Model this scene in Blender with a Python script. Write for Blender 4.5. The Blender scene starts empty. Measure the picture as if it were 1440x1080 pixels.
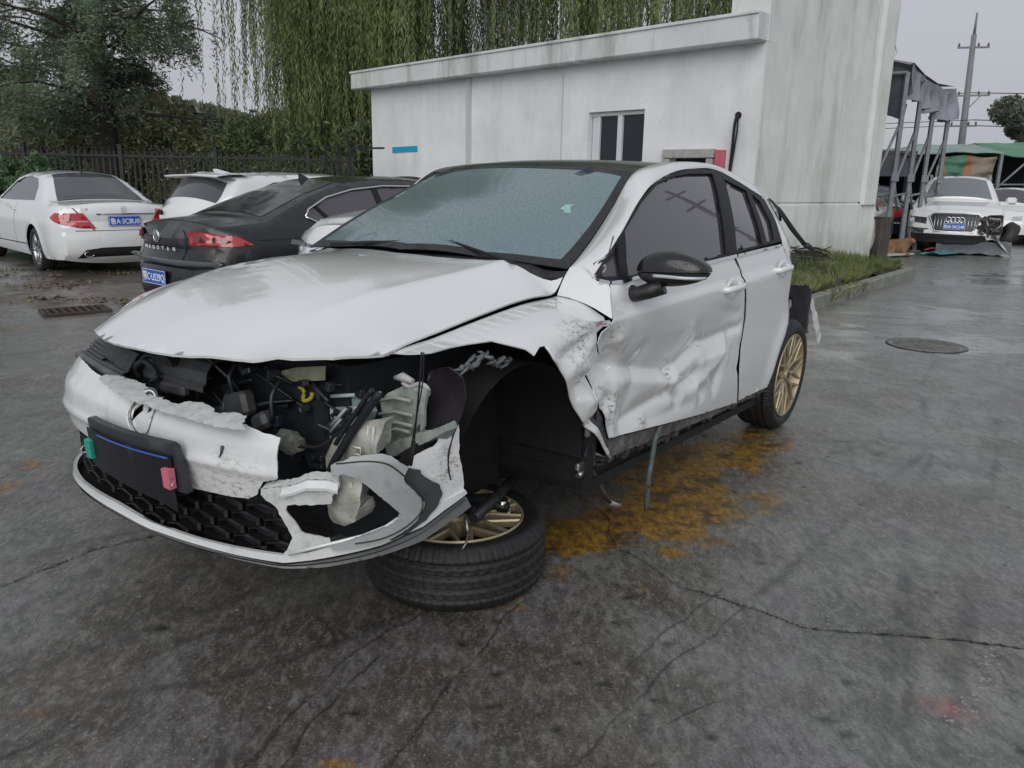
import bpy, math, random
import numpy as np
from mathutils import Vector, Matrix
from mathutils.geometry import delaunay_2d_cdt
R = math.radians
rng = random.Random(7)
NR = np.random.RandomState(11)
scene = bpy.context.scene
col = scene.collection

# ---------------------------------------------------------------- camera
cam_data = bpy.data.cameras.new('camera')
cam = bpy.data.objects.new('camera', cam_data); col.objects.link(cam)
cam_data.sensor_width = 36; cam_data.lens = 28.0
cam_data.clip_start = .05; cam_data.clip_end = 2000
def camera_matrix(f=1120., nd=(-80., 4400.), h=1.40):
    up = -np.array([nd[0], -nd[1], -f]); up /= np.linalg.norm(up)
    fy = np.array([0, 0, -1.]); fy = fy - up * (fy @ up); fy /= np.linalg.norm(fy)
    fx = np.cross(fy, up)
    M = Matrix([list(fx), list(fy), list(up)]).to_4x4()
    M.translation = (0, 0, h)
    return M
cam.matrix_world = camera_matrix()
scene.camera = cam

# ---------------------------------------------------------------- overcast daylight
SUN_EL, SUN_AZ = R(33), R(190)
world = bpy.data.worlds.new('World'); scene.world = world
world.use_nodes = True
wn, wl = world.node_tree.nodes, world.node_tree.links
wn.clear()
w_out = wn.new('ShaderNodeOutputWorld'); w_bg = wn.new('ShaderNodeBackground')
w_sky = wn.new('ShaderNodeTexSky'); w_sky.sky_type = 'NISHITA'; w_sky.sun_disc = False
w_sky.sun_elevation = SUN_EL; w_sky.sun_rotation = SUN_AZ
w_sky.air_density = 1.0; w_sky.dust_density = 3.0
w_bg.inputs[1].default_value = .10
w_hs = wn.new('ShaderNodeHueSaturation'); w_hs.inputs['Saturation'].default_value = .25
w_tc = wn.new('ShaderNodeTexCoord'); w_noise = wn.new('ShaderNodeTexNoise')
w_noise.inputs['Scale'].default_value = 1.6; w_noise.inputs['Detail'].default_value = 5
w_noise.inputs['Roughness'].default_value = .55
w_map = wn.new('ShaderNodeMapping'); w_map.inputs['Scale'].default_value = (1, 1, 3)
w_cr = wn.new('ShaderNodeValToRGB')
w_cr.color_ramp.elements[0].position = .30; w_cr.color_ramp.elements[0].color = (4.1, 4.35, 4.75, 1)
w_cr.color_ramp.elements[1].position = .75; w_cr.color_ramp.elements[1].color = (4.9, 5.15, 5.55, 1)
w_mix = wn.new('ShaderNodeMixRGB'); w_mix.inputs[0].default_value = .88
wl.new(w_tc.outputs['Generated'], w_map.inputs[0]); wl.new(w_map.outputs[0], w_noise.inputs['Vector'])
wl.new(w_noise.outputs['Fac'], w_cr.inputs[0]); wl.new(w_sky.outputs[0], w_hs.inputs['Color'])
wl.new(w_hs.outputs[0], w_mix.inputs[1]); wl.new(w_cr.outputs[0], w_mix.inputs[2])
wl.new(w_mix.outputs[0], w_bg.inputs[0]); wl.new(w_bg.outputs[0], w_out.inputs[0])

sun_data = bpy.data.lights.new('sun', 'SUN'); sun = bpy.data.objects.new('sun', sun_data); col.objects.link(sun)
sun_data.energy = 1.5; sun_data.angle = R(60); sun_data.color = (1, .98, .95)
sun.rotation_euler = (R(90) - SUN_EL, 0, R(180) - SUN_AZ)
vs = scene.view_settings
vs.view_transform = 'Standard'; vs.look = 'None'; vs.gamma = 1; vs.use_curve_mapping = False
vs.exposure = .06
scene.cycles.use_denoising = True
scene.cycles.max_bounces = 6; scene.cycles.diffuse_bounces = 3; scene.cycles.glossy_bounces = 3

# ---------------------------------------------------------------- object helpers
def tag(o, label=None, cat=None, group=None, kind=None):
    if label: o['label'] = label
    if cat: o['category'] = cat
    if group: o['group'] = group
    if kind: o['kind'] = kind
    return o
def empty(name, loc=(0, 0, 0), rz=0, label=None, cat=None, group=None, M=None):
    o = bpy.data.objects.new(name, None); col.objects.link(o)
    o.empty_display_size = .1
    if M is not None: o.matrix_world = M
    else: o.location = loc; o.rotation_euler = (0, 0, rz)
    return tag(o, label, cat, group)
def link_mesh(name, me, m, parent=None):
    o = bpy.data.objects.new(name, me); col.objects.link(o)
    if parent is not None: o.parent = parent
    if m is not None and not me.materials:
        for k in (m if isinstance(m, (list, tuple)) else [m]): me.materials.append(k)
    return o
def share(name, src, parent, M=None):
    o = bpy.data.objects.new(name, src.data); col.objects.link(o); o.parent = parent
    if M is not None: o.matrix_local = M
    return o
def copy_tree(o, parent=None):
    c = o.copy(); col.objects.link(c); c.parent = parent
    for ch in list(o.children): copy_tree(ch, c)
    return c

class MB:
    """collects geometry, links it as one mesh"""
    def __init__(s): s.v = []; s.f = []; s.mi = []; s.cur = 0; s.smooth = []; s.sm = False
    def add(s, vs_, fs, smooth=None):
        n = len(s.v); s.v.extend([tuple(map(float, p)) for p in vs_])
        for f in fs: s.f.append(tuple(int(i) + n for i in f)); s.mi.append(s.cur); s.smooth.append(s.sm if smooth is None else smooth)
        return s
    def box(s, c, d, M=None, taper=None):
        x, y, z = d[0] / 2, d[1] / 2, d[2] / 2
        P = [Vector((sx * x, sy * y, sz * z)) for sz in (-1, 1) for sy in (-1, 1) for sx in (-1, 1)]
        if taper:
            for p in P[4:]: p.x *= taper; p.y *= taper
        if M is not None: P = [M @ p for p in P]
        P = [p + Vector(c) for p in P]
        return s.add(P, [(0, 2, 3, 1), (4, 5, 7, 6), (0, 1, 5, 4), (1, 3, 7, 5), (3, 2, 6, 7), (2, 0, 4, 6)], False)
    def bevbox(s, c, d, b, M=None):
        x, y, z = d[0] / 2, d[1] / 2, d[2] / 2
        P = []; 
        for sx in (-1, 1):
            for sy in (-1, 1):
                for sz in (-1, 1):
                    P += [Vector((sx * (x - b), sy * (y - b), sz * z)), Vector((sx * (x - b), sy * y, sz * (z - b))), Vector((sx * x, sy * (y - b), sz * (z - b)))]
        import bmesh
        bm = bmesh.new()
        for p in P: bm.verts.new((M @ p if M is not None else p) + Vector(c))
        bmesh.ops.convex_hull(bm, input=bm.verts)
        bm.verts.index_update()
        s.add([v.co[:] for v in bm.verts], [[v.index for v in f.verts] for f in bm.faces], False); bm.free(); return s
    def tube(s, pts, r, n=8, cap=True, smooth=True, flat=None):
        pts = [Vector(p) for p in pts]
        rs = r if isinstance(r, (list, tuple)) else [r] * len(pts)
        V = []; F_ = []
        up = None
        for i, p in enumerate(pts):
            t = (pts[min(i + 1, len(pts) - 1)] - pts[max(i - 1, 0)])
            if t.length < 1e-9: t = Vector((0, 0, 1))
            t.normalize()
            if up is None:
                up = Vector((0, 0, 1)) if abs(t.z) < .9 else Vector((1, 0, 0))
            a = t.cross(up)
            if a.length < 1e-4: a = t.cross(Vector((0, 1, .3)))
            a.normalize(); b = t.cross(a).normalized(); up = -b if False else up
            for k in range(n):
                q = 2 * math.pi * k / n
                ca, sa = math.cos(q), math.sin(q)
                if flat: sa *= flat
                V.append(p + a * rs[i] * ca + b * rs[i] * sa)
        for i in range(len(pts) - 1):
            for k in range(n):
                F_.append((i * n + k, i * n + (k + 1) % n, (i + 1) * n + (k + 1) % n, (i + 1) * n + k))
        s.add(V, F_, smooth)
        if cap:
            m = len(s.v) - len(V)
            s.f.append(tuple(m + k for k in range(n))[::-1]); s.mi.append(s.cur); s.smooth.append(False)
            e = m + (len(pts) - 1) * n
            s.f.append(tuple(e + k for k in range(n))); s.mi.append(s.cur); s.smooth.append(False)
        return s
    def cyl(s, a, b, r, r2=None, n=16, smooth=True):
        return s.tube([a, b], [r, r if r2 is None else r2], n, True, smooth)
    def grid(s, P, smooth=True, flip=False, closed=False):
        P = np.asarray(P, float); a, b = P.shape[:2]
        F_ = []
        for i in range(a - 1):
            for j in range(b if closed else b - 1):
                q = (i * b + j, i * b + (j + 1) % b, (i + 1) * b + (j + 1) % b, (i + 1) * b + j)
                F_.append(q[::-1] if flip else q)
        return s.add(P.reshape(-1, 3), F_, smooth)
    def lathe(s, prof, n=32, M=None, smooth=True, closed=False):
        # profile (r, h) turned round the local z axis
        P = []
        for r_, h in prof:
            P.append([Vector((r_ * math.cos(2 * math.pi * k / n), r_ * math.sin(2 * math.pi * k / n), h)) for k in range(n)])
        if closed: P.append(P[0])
        if M is not None: P = [[M @ p for p in row] for row in P]
        return s.grid([[tuple(p) for p in row] for row in P], smooth, closed=True)
    def prism(s, poly, z0, z1, M=None):
        n = len(poly)
        V = [Vector((p[0], p[1], z0)) for p in poly] + [Vector((p[0], p[1], z1)) for p in poly]
        if M is not None: V = [M @ p for p in V]
        F_ = [tuple(range(n))[::-1], tuple(range(n, 2 * n))] + [(i, (i + 1) % n, n + (i + 1) % n, n + i) for i in range(n)]
        return s.add(V, F_, False)
    def mesh(s, name):
        me = bpy.data.meshes.new(name); me.from_pydata(s.v, [], s.f)
        me.polygons.foreach_set('use_smooth', s.smooth)
        me.polygons.foreach_set('material_index', s.mi)
        me.update(); return me
    def build(s, name, m, parent=None, label=None, sharp=None, bevel=None):
        o = link_mesh(name, s.mesh(name), m, parent)
        if sharp is not None: o.data.set_sharp_from_angle(angle=R(sharp))
        if bevel:
            b = o.modifiers.new('bevel', 'BEVEL'); b.width = bevel; b.segments = 2; b.limit_method = 'ANGLE'; b.harden_normals = False
        if label: o['label'] = label
        return o

def smooth_line(pts, k=6):
    """Catmull-Rom through 3D points"""
    P = [np.array(p, float) for p in pts]; P = [2 * P[0] - P[1]] + P + [2 * P[-1] - P[-2]]
    out = []
    for i in range(1, len(P) - 2):
        for j in range(k):
            t = j / k
            a, b, c, d = P[i - 1], P[i], P[i + 1], P[i + 2]
            out.append(.5 * ((2 * b) + (-a + c) * t + (2 * a - 5 * b + 4 * c - d) * t * t + (-a + 3 * b - 3 * c + d) * t ** 3))
    out.append(P[-2]); return out

def inside(poly, X, Y):
    r = np.zeros(X.shape, bool); n = len(poly); j = n - 1
    for i in range(n):
        xi, yi = poly[i]; xj, yj = poly[j]
        c = ((yi > Y) != (yj > Y)) & (X < (xj - xi) * (Y - yi) / (yj - yi + 1e-12) + xi)
        r ^= c; j = i
    return r
def resample(poly, step):
    out = []; n = len(poly)
    for i in range(n):
        a = np.array(poly[i], float); b = np.array(poly[(i + 1) % n], float)
        m = max(1, int(np.ceil(np.linalg.norm(b - a) / step)))
        for k in range(m): out.append(tuple(a + (b - a) * k / m))
    return out
def panel(name, poly, fn, m, parent, step=.03, holes=(), thick=.004, jit=0, seed=1, label=None, flip=False):
    """sheet cut to an outline in a surface's own 2D coordinates; fn(u, v) -> (n,3) points; gets a real thickness"""
    g = random.Random(seed)
    rings = []
    for k, p in enumerate([poly] + list(holes)):
        q = resample(p, step)
        if jit and k == 0: q = [(a + g.uniform(-jit, jit), b + g.uniform(-jit, jit)) for a, b in q]
        rings.append(q)
    A = np.array(rings[0]); lo, hi = A.min(0), A.max(0)
    gx, gy = np.meshgrid(np.arange(lo[0] + step / 2, hi[0], step), np.arange(lo[1] + step / 2, hi[1], step * .87))
    gx = gx + (np.arange(gx.shape[0]) % 2)[:, None] * step / 2
    gx, gy = gx.ravel(), gy.ravel()
    ok = inside(rings[0], gx, gy)
    for h in rings[1:]: ok &= ~inside(h, gx, gy)
    allb = np.concatenate([np.array(r_) for r_ in rings])
    pts = np.stack([gx[ok], gy[ok]], 1)
    if len(pts):
        keep = np.ones(len(pts), bool)
        for i0 in range(0, len(pts), 2000):
            d = np.hypot(pts[i0:i0 + 2000, None, 0] - allb[None, :, 0], pts[i0:i0 + 2000, None, 1] - allb[None, :, 1]).min(1)
            keep[i0:i0 + 2000] = d > step * .45
        pts = pts[keep]
    verts = []; edges = []
    for r_ in rings:
        n0 = len(verts); verts += [Vector(p) for p in r_]
        edges += [(n0 + i, n0 + (i + 1) % len(r_)) for i in range(len(r_))]
    verts += [Vector((float(p[0]), float(p[1]))) for p in pts]
    vo, eo, fo, _, _, _ = delaunay_2d_cdt(verts, edges, [], 0, 1e-7)
    V2 = np.array([(v[0], v[1]) for v in vo]); F_ = []
    cen = np.array([V2[list(f)].mean(0) for f in fo])
    k = inside(rings[0], cen[:, 0], cen[:, 1])
    for h in rings[1:]: k &= ~inside(h, cen[:, 0], cen[:, 1])
    F_ = [tuple(f) for f, q in zip(fo, k) if q]
    P = np.asarray(fn(V2[:, 0], V2[:, 1]), float)
    return shell(name, P, F_, m, parent, thick, label, flip)
def shell(name, P, F_, m, parent, thick=.004, label=None, flip=False):
    if flip: F_ = [f[::-1] for f in F_]
    n = len(P)
    N = np.zeros_like(P); T = np.array([f[:3] for f in F_])
    fn_ = np.cross(P[T[:, 1]] - P[T[:, 0]], P[T[:, 2]] - P[T[:, 0]])
    for c in range(3): np.add.at(N, T[:, c], fn_)
    N /= (np.linalg.norm(N, axis=1)[:, None] + 1e-12)
    B = P - N * thick
    cnt = {}
    for f in F_:
        for i in range(len(f)):
            a, b = f[i], f[(i + 1) % len(f)]
            cnt[(a, b)] = cnt.get((a, b), 0) + 1
    be = [e for e in cnt if (e[1], e[0]) not in cnt]
    V = [tuple(p) for p in P] + [tuple(p) for p in B]; FF = list(F_) + [tuple(i + n for i in f[::-1]) for f in F_]
    sm = [True] * len(FF)
    for a, b in be:
        q = len(V); V += [tuple(P[a]), tuple(P[b]), tuple(B[b]), tuple(B[a])]
        FF.append((q + 1, q, q + 3, q + 2)); sm.append(False)
    me = bpy.data.meshes.new(name); me.from_pydata(V, [], FF)
    me.polygons.foreach_set('use_smooth', sm); me.update()
    o = link_mesh(name, me, m, parent)
    if label: o['label'] = label
    return o

# value noise in numpy, for relief
_perm = NR.permutation(4096)
def vnoise(x, y, seed=0):
    xi = np.floor(x).astype(int); yi = np.floor(y).astype(int)
    fx = x - xi; fy = y - yi; fx = fx * fx * (3 - 2 * fx); fy = fy * fy * (3 - 2 * fy)
    h = lambda a, b: _perm[(_perm[(a + seed * 131) & 4095] + b) & 4095] / 4095.0
    return ((h(xi, yi) * (1 - fx) + h(xi + 1, yi) * fx) * (1 - fy) + (h(xi, yi + 1) * (1 - fx) + h(xi + 1, yi + 1) * fx) * fy)
def fbm(x, y, oct=4, seed=0):
    s = 0; a = .5; 
    for k in range(oct): s = s + a * vnoise(x, y, seed + k); x = x * 2.03; y = y * 2.03; a *= .5
    return s / (1 - .5 ** oct)

# ---------------------------------------------------------------- materials
MATS = {}
def mat(name, color, rough=.5, metal=0, coat=0, spec=.5, noise=None, bump=None, drops=0, dirt=None, emit=None, spots=None, coord='Object', trans=0, alpha=1):
    """principled material; noise=(scale, amount), bump=(scale, strength), drops=rain drop relief, dirt=(scale, colour, amount)"""
    if name in MATS: return MATS[name]
    m = bpy.data.materials.new(name); m.use_nodes = True; MATS[name] = m
    nt = m.node_tree; N, L = nt.nodes, nt.links
    b = N['Principled BSDF']
    b.inputs['Base Color'].default_value = (*color, 1); b.inputs['Roughness'].default_value = rough
    b.inputs['Metallic'].default_value = metal; b.inputs['Coat Weight'].default_value = coat
    b.inputs['Coat Roughness'].default_value = .04; b.inputs['Coat IOR'].default_value = 1.7; b.inputs['Specular IOR Level'].default_value = spec
    b.inputs['Transmission Weight'].default_value = trans; b.inputs['Alpha'].default_value = alpha
    tc = N.new('ShaderNodeTexCoord'); src = tc.outputs[coord]
    cur = None
    if noise or dirt:
        rgb = N.new('ShaderNodeRGB'); rgb.outputs[0].default_value = (*color, 1); cur = rgb.outputs[0]
    if noise:
        t = N.new('ShaderNodeTexNoise'); t.inputs['Scale'].default_value = noise[0]; t.inputs['Detail'].default_value = 6; t.inputs['Roughness'].default_value = .6
        L.new(src, t.inputs['Vector'])
        mr = N.new('ShaderNodeMapRange'); mr.inputs[1].default_value = .3; mr.inputs[2].default_value = .7
        mr.inputs[3].default_value = 1 - noise[1]; mr.inputs[4].default_value = 1 + noise[1]
        L.new(t.outputs['Fac'], mr.inputs[0])
        mx = N.new('ShaderNodeVectorMath'); mx.operation = 'SCALE'; L.new(cur, mx.inputs[0]); L.new(mr.outputs[0], mx.inputs['Scale']); cur = mx.outputs[0]
    if dirt:
        t = N.new('ShaderNodeTexNoise'); t.inputs['Scale'].default_value = dirt[0]; t.inputs['Detail'].default_value = 8; t.inputs['Roughness'].default_value = .7
        L.new(src, t.inputs['Vector'])
        cr = N.new('ShaderNodeMapRange'); cr.inputs[1].default_value = .52; cr.inputs[2].default_value = .75; cr.inputs[4].default_value = dirt[2]
        L.new(t.outputs['Fac'], cr.inputs[0])
        mx = N.new('ShaderNodeMixRGB'); mx.inputs[2].default_value = (*dirt[1], 1); L.new(cr.outputs[0], mx.inputs[0]); L.new(cur, mx.inputs[1]); cur = mx.outputs[0]
    if spots:      # scuff, dirt and shading marks at given places: (x, y, z, radius)
        acc = None
        for sx, sy, sz, sr in spots[0]:
            v = N.new('ShaderNodeVectorMath'); v.operation = 'DISTANCE'; v.inputs[1].default_value = (sx, sy, sz); L.new(src, v.inputs[0])
            r_ = N.new('ShaderNodeMapRange'); r_.inputs[1].default_value = sr; r_.inputs[2].default_value = sr * .3; L.new(v.outputs['Value'], r_.inputs[0])
            if acc is None: acc = r_.outputs[0]
            else:
                q = N.new('ShaderNodeMath'); q.operation = 'MAXIMUM'; L.new(acc, q.inputs[0]); L.new(r_.outputs[0], q.inputs[1]); acc = q.outputs[0]
        t = N.new('ShaderNodeTexNoise'); t.inputs['Scale'].default_value = 38; t.inputs['Detail'].default_value = 8; t.inputs['Roughness'].default_value = .75
        mp = N.new('ShaderNodeMapping'); mp.inputs['Scale'].default_value = (1, 1, 2.2); L.new(src, mp.inputs[0]); L.new(mp.outputs[0], t.inputs['Vector'])
        r2 = N.new('ShaderNodeMapRange'); r2.inputs[1].default_value = .50; r2.inputs[2].default_value = .60; L.new(t.outputs['Fac'], r2.inputs[0])
        q = N.new('ShaderNodeMath'); q.operation = 'MULTIPLY'; L.new(acc, q.inputs[0]); L.new(r2.outputs[0], q.inputs[1])
        q2 = N.new('ShaderNodeMath'); q2.operation = 'MULTIPLY'; q2.inputs[1].default_value = .85; L.new(q.outputs[0], q2.inputs[0])
        mx = N.new('ShaderNodeMixRGB'); mx.inputs[2].default_value = (*spots[1], 1); L.new(q2.outputs[0], mx.inputs[0])
        if cur is None: mx.inputs[1].default_value = (*color, 1)
        else: L.new(cur, mx.inputs[1])
        cur = mx.outputs[0]
    if cur is not None: L.new(cur, b.inputs['Base Color'])
    nrm = None
    if bump:
        t = N.new('ShaderNodeTexNoise'); t.inputs['Scale'].default_value = bump[0]; t.inputs['Detail'].default_value = 4
        L.new(src, t.inputs['Vector'])
        bp = N.new('ShaderNodeBump'); bp.inputs['Strength'].default_value = bump[1]; bp.inputs['Distance'].default_value = .01
        L.new(t.outputs['Fac'], bp.inputs['Height']); nrm = bp.outputs[0]
    if drops:
        v = N.new('ShaderNodeTexVoronoi'); v.inputs['Scale'].default_value = 170; v.inputs['Randomness'].default_value = 1
        L.new(src, v.inputs['Vector'])
        mr = N.new('ShaderNodeMapRange'); mr.inputs[1].default_value = .15; mr.inputs[2].default_value = .42; mr.inputs[3].default_value = 1; mr.inputs[4].default_value = 0
        mr.interpolation_type = 'SMOOTHSTEP'
        L.new(v.outputs['Distance'], mr.inputs[0])
        t2 = N.new('ShaderNodeTexNoise'); t2.inputs['Scale'].default_value = 9; L.new(src, t2.inputs['Vector'])
        mr2 = N.new('ShaderNodeMapRange'); mr2.inputs[1].default_value = .42; mr2.inputs[2].default_value = .6; L.new(t2.outputs['Fac'], mr2.inputs[0])
        mm = N.new('ShaderNodeMath'); mm.operation = 'MULTIPLY'; L.new(mr.outputs[0], mm.inputs[0]); L.new(mr2.outputs[0], mm.inputs[1])
        bp = N.new('ShaderNodeBump'); bp.inputs['Strength'].default_value = .5 if drops < 2 else .35; bp.inputs['Distance'].default_value = .003
        L.new((mm if drops < 2 else mr).outputs[0], bp.inputs['Height'])
        if nrm is not None: L.new(nrm, bp.inputs['Normal'])
        nrm = bp.outputs[0]
    if nrm is not None:
        L.new(nrm, b.inputs['Normal'])
        if coat: L.new(nrm, b.inputs['Coat Normal'])
    if emit: b.inputs['Emission Color'].default_value = (*emit, 1); b.inputs['Emission Strength'].default_value = 1
    return m
white_paint = mat('white car paint', (.74, .75, .76), .22, coat=1)
white_scuffed = mat('scuffed white paint', (.72, .73, .735), .22, coat=1, noise=(4, .03),
    spots=([(-.20, .87, .79, .13), (-.43, .87, .80, .06), (-.42, .86, .55, .09), (-.50, .84, .50, .10), (-.95, .85, .575, .05), (-1.25, .86, .66, .04), (-.46, .88, .62, .05), (-.35, .87, .60, .05), (-1.30, .86, .70, .03), (-.75, .86, .40, .05)], (.10, .10, .09)))
primer_grey = mat('grey scraped paint', (.105, .105, .10), .6, noise=(14, .5), dirt=(20, (.30, .31, .30), .7), bump=(34, .9))
black_paint = mat('black car paint', (.010, .010, .012), .22, coat=.25, drops=1)
black_plastic = mat('black plastic', (.016, .016, .018), .42, noise=(20, .3), bump=(60, .1))
matt_black = mat('matt black plastic', (.009, .009, .010), .75, noise=(14, .4))
grey_plastic = mat('dark grey plastic', (.05, .052, .055), .5, noise=(18, .3))
rubber = mat('tyre rubber', (.014, .014, .015), .55, noise=(25, .35), dirt=(12, (.07, .06, .05), .35), bump=(90, .15))
gold = mat('bronze gold rim', (.42, .35, .235), .38, metal=.5, noise=(20, .12), dirt=(20, (.07, .055, .04), .4))
chrome = mat('chrome', (.72, .73, .74), .12, metal=1)
alloy = mat('silver alloy', (.45, .46, .47), .3, metal=.9, dirt=(18, (.06, .05, .05), .5))
glass = mat('tinted glass', (.060, .054, .068), .015, spec=.8, coat=.3)
screen_glass = mat('wet windscreen glass', (.115, .185, .205), .20, spec=.7, coat=.75, drops=2, noise=(190, .42))
red_lens = mat('red lamp lens', (.42, .012, .02), .12, coat=1, noise=(30, .2))
clear_lens = mat('clear lamp lens', (.45, .47, .5), .1, coat=1, spec=.8)
blue_plate = mat('blue number plate', (.012, .085, .42), .35, coat=.3)
plate_white = mat('plate lettering', (.8, .82, .85), .4)
steel_grey = mat('galvanised steel', (.16, .18, .19), .45, metal=.3, noise=(12, .2), dirt=(14, (.09, .06, .04), .5))
# ---------------------------------------------------------------- body surfaces of the crashed hatchback
# car frame: x forward, y to its left, z up, origin on the ground under the front axle
def sstep(a, b, t):
    t = np.clip((t - a) / (b - a), 0, 1)
    return t * t * (3 - 2 * t)

def pchip(xs, ys):
    xs = np.asarray(xs, float); ys = np.asarray(ys, float)
    h = np.diff(xs); d = np.diff(ys) / h
    m = np.zeros(len(xs)); m[0] = d[0]; m[-1] = d[-1]
    for i in range(1, len(xs) - 1):
        if d[i - 1] * d[i] > 0:
            w1 = 2 * h[i] + h[i - 1]; w2 = h[i] + 2 * h[i - 1]
            m[i] = (w1 + w2) / (w1 / d[i - 1] + w2 / d[i])
    def f(x):
        x = np.clip(np.asarray(x, float), xs[0], xs[-1])
        i = np.clip(np.searchsorted(xs, x, side='right') - 1, 0, len(xs) - 2)
        t = (x - xs[i]) / h[i]
        return ((2*t**3 - 3*t**2 + 1) * ys[i] + (t**3 - 2*t**2 + t) * h[i] * m[i]
                + (-2*t**3 + 3*t**2) * ys[i + 1] + (t**3 - t**2) * h[i] * m[i + 1])
    return f

SIDE_Z = pchip([.10, .18, .24, .32, .46, .65, .825, .845, .865, .90, .95, .985, 1.02, 1.10, 1.20, 1.30, 1.38, 1.43, 1.47],
               [.78, .82, .850, .864, .880, .888, .893, .892, .878, .872, .862, .850, .832, .797, .752, .705, .662, .625, .56])
def rise(x, z):
    r = .055 * np.maximum(0, -x - .35)
    return r * sstep(.55, .80, z) * (1 - sstep(1.05, 1.45, z))
HOOD_GAP = pchip([-.60, -.385, -.36, -.2, 0, .187, .302, .45, .51, .7], [.915, .912, .908, .900, .876, .848, .830, .815, .797, .75])
PILLAR_TOP = pchip([-.60, -.40, -.32, -.2, 0, .25, .5, .7], [1.0, .985, .945, .915, .890, .862, .812, .75])
def side_clean(x, z, crush=1.0, shoulder=0):
    x = np.asarray(x, float); z = np.asarray(z, float)
    y = SIDE_Z(z - rise(x, z))
    y = y - .035 * np.clip((-x - 1.7) / .8, 0, 1.4) * sstep(1.05, 1.35, z)
    y = y - .05 * np.clip(x - .1, 0, 9) - .55 * np.clip(x - .42, 0, 9) ** 2
    q = np.clip(-x - 2.33, 0, 9)                       # the rear quarter is pushed in
    y = y - np.where(q < .22, 1.2 * q * q, 1.2 * .22 ** 2 + .528 * (q - .22)) * (1 - .55 * sstep(1.0, 1.3, z)) * crush
    # fender shoulder rolls over to the bonnet gap; a softer roll serves the door edge and pillar foot
    if shoulder:
        zh = HOOD_GAP(x); k = sstep(-.393, -.386, x)
    else:
        zh = PILLAR_TOP(x); k = sstep(-.50, -.36, x) * .92
    t = np.clip((z - (zh - .15)) / .148, 0, 1)
    roll = .655 + (y - .655) * np.sqrt(np.maximum(1 - t ** 2.4, 0))
    y = y + (np.minimum(roll, y) - y) * k
    # wheel arch flares
    for cx in (0.0, -2.63):
        r = np.hypot(x - cx, z - .33)
        y = y + .016 * np.exp(-((r - .38) / .06) ** 2) * sstep(.2, .4, z)
    return y

def ridge(x, z, ax, az, bx, bz, w, d, sharp=1.0):
    # fold along a segment: depth d, half width w
    vx, vz = bx - ax, bz - az; L = vx * vx + vz * vz
    t = np.clip(((x - ax) * vx + (z - az) * vz) / L, 0, 1)
    q = np.hypot(x - ax - vx * t, z - az - vz * t) / w
    return d * (.6 * np.maximum(0, 1 - q / 2.3) + .4 * np.exp(-np.power(q, 1.3)))

def side_damage(x, z):
    g = lambda cx, cz, sx, sz, a: a * np.exp(-((x - cx) / sx) ** 2 - ((z - cz) / sz) ** 2)
    d = 0
    dm = sstep(.86, .74, z)
    d = d - DENTS(x, z, g) * dm * np.where(x < -.50, .78, 1.0)
    return d

def DENTS(x, z, g):
    a = 0
    # soft push-ins
    for q in ((-.62, .62, .42, .17, .050), (-1.15, .60, .42, .15, .034), (-.60, .43, .28, .10, .018), (-.36, .74, .12, .10, .030), (-1.5, .70, .18, .12, .012), (-1.35, .86, .22, .03, .006), (-.40, .62, .08, .20, .02)):
        a = a + g(*q)
    # folds: ax, az, bx, bz, half width, depth (+ in, - out)
    for f in ((-.50, .665, -.95, .580, .026, .030), (-.95, .580, -1.22, .665, .022, .030), (-1.22, .665, -1.66, .700, .018, .020),
              (-.55, .600, -.95, .530, .050, -.026), (-.98, .530, -1.50, .610, .055, -.032), (-.58, .435, -.95, .490, .030, .030),
              (-.95, .490, -1.06, .440, .022, .026), (-1.06, .500, -1.20, .530, .030, .034), (-1.22, .520, -1.30, .430, .025, .022),
              (-1.24, .470, -1.46, .590, .040, -.024), (-1.45, .430, -1.56, .660, .024, .022), (-1.58, .620, -1.72, .480, .020, .014),
              (-1.30, .835, -1.62, .770, .024, .016), (-1.60, .800, -1.68, .660, .030, -.010), (-.50, .740, -1.10, .760, .050, -.010),
              (-.70, .700, -.62, .560, .030, .010), (-1.10, .720, -1.02, .600, .030, -.012), (-1.30, .56, -1.40, .46, .02, .012),
              (-.46, .560, -.60, .500, .024, .014), (-.80, .40, -1.2, .40, .02, .012),
              (-.30, .815, -.08, .750, .030, .026), (-.24, .700, -.46, .770, .040, -.034), (-.20, .640, -.47, .670, .026, .036),
              (-.28, .570, -.47, .520, .036, -.024), (-.30, .475, -.48, .530, .020, .024), (-.36, .800, -.46, .700, .018, .018),
              (-.14, .72, -.30, .78, .02, -.014), (-.42, .64, -.36, .50, .02, .014)):
        a = a + ridge(x, z, *f)
    return a

def side(x, z):
    return side_clean(x, z) + side_damage(np.asarray(x, float), np.asarray(z, float))
def wing(x, z):
    return side_clean(x, z, 1.0, 1) + side_damage(np.asarray(x, float), np.asarray(z, float))

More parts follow.
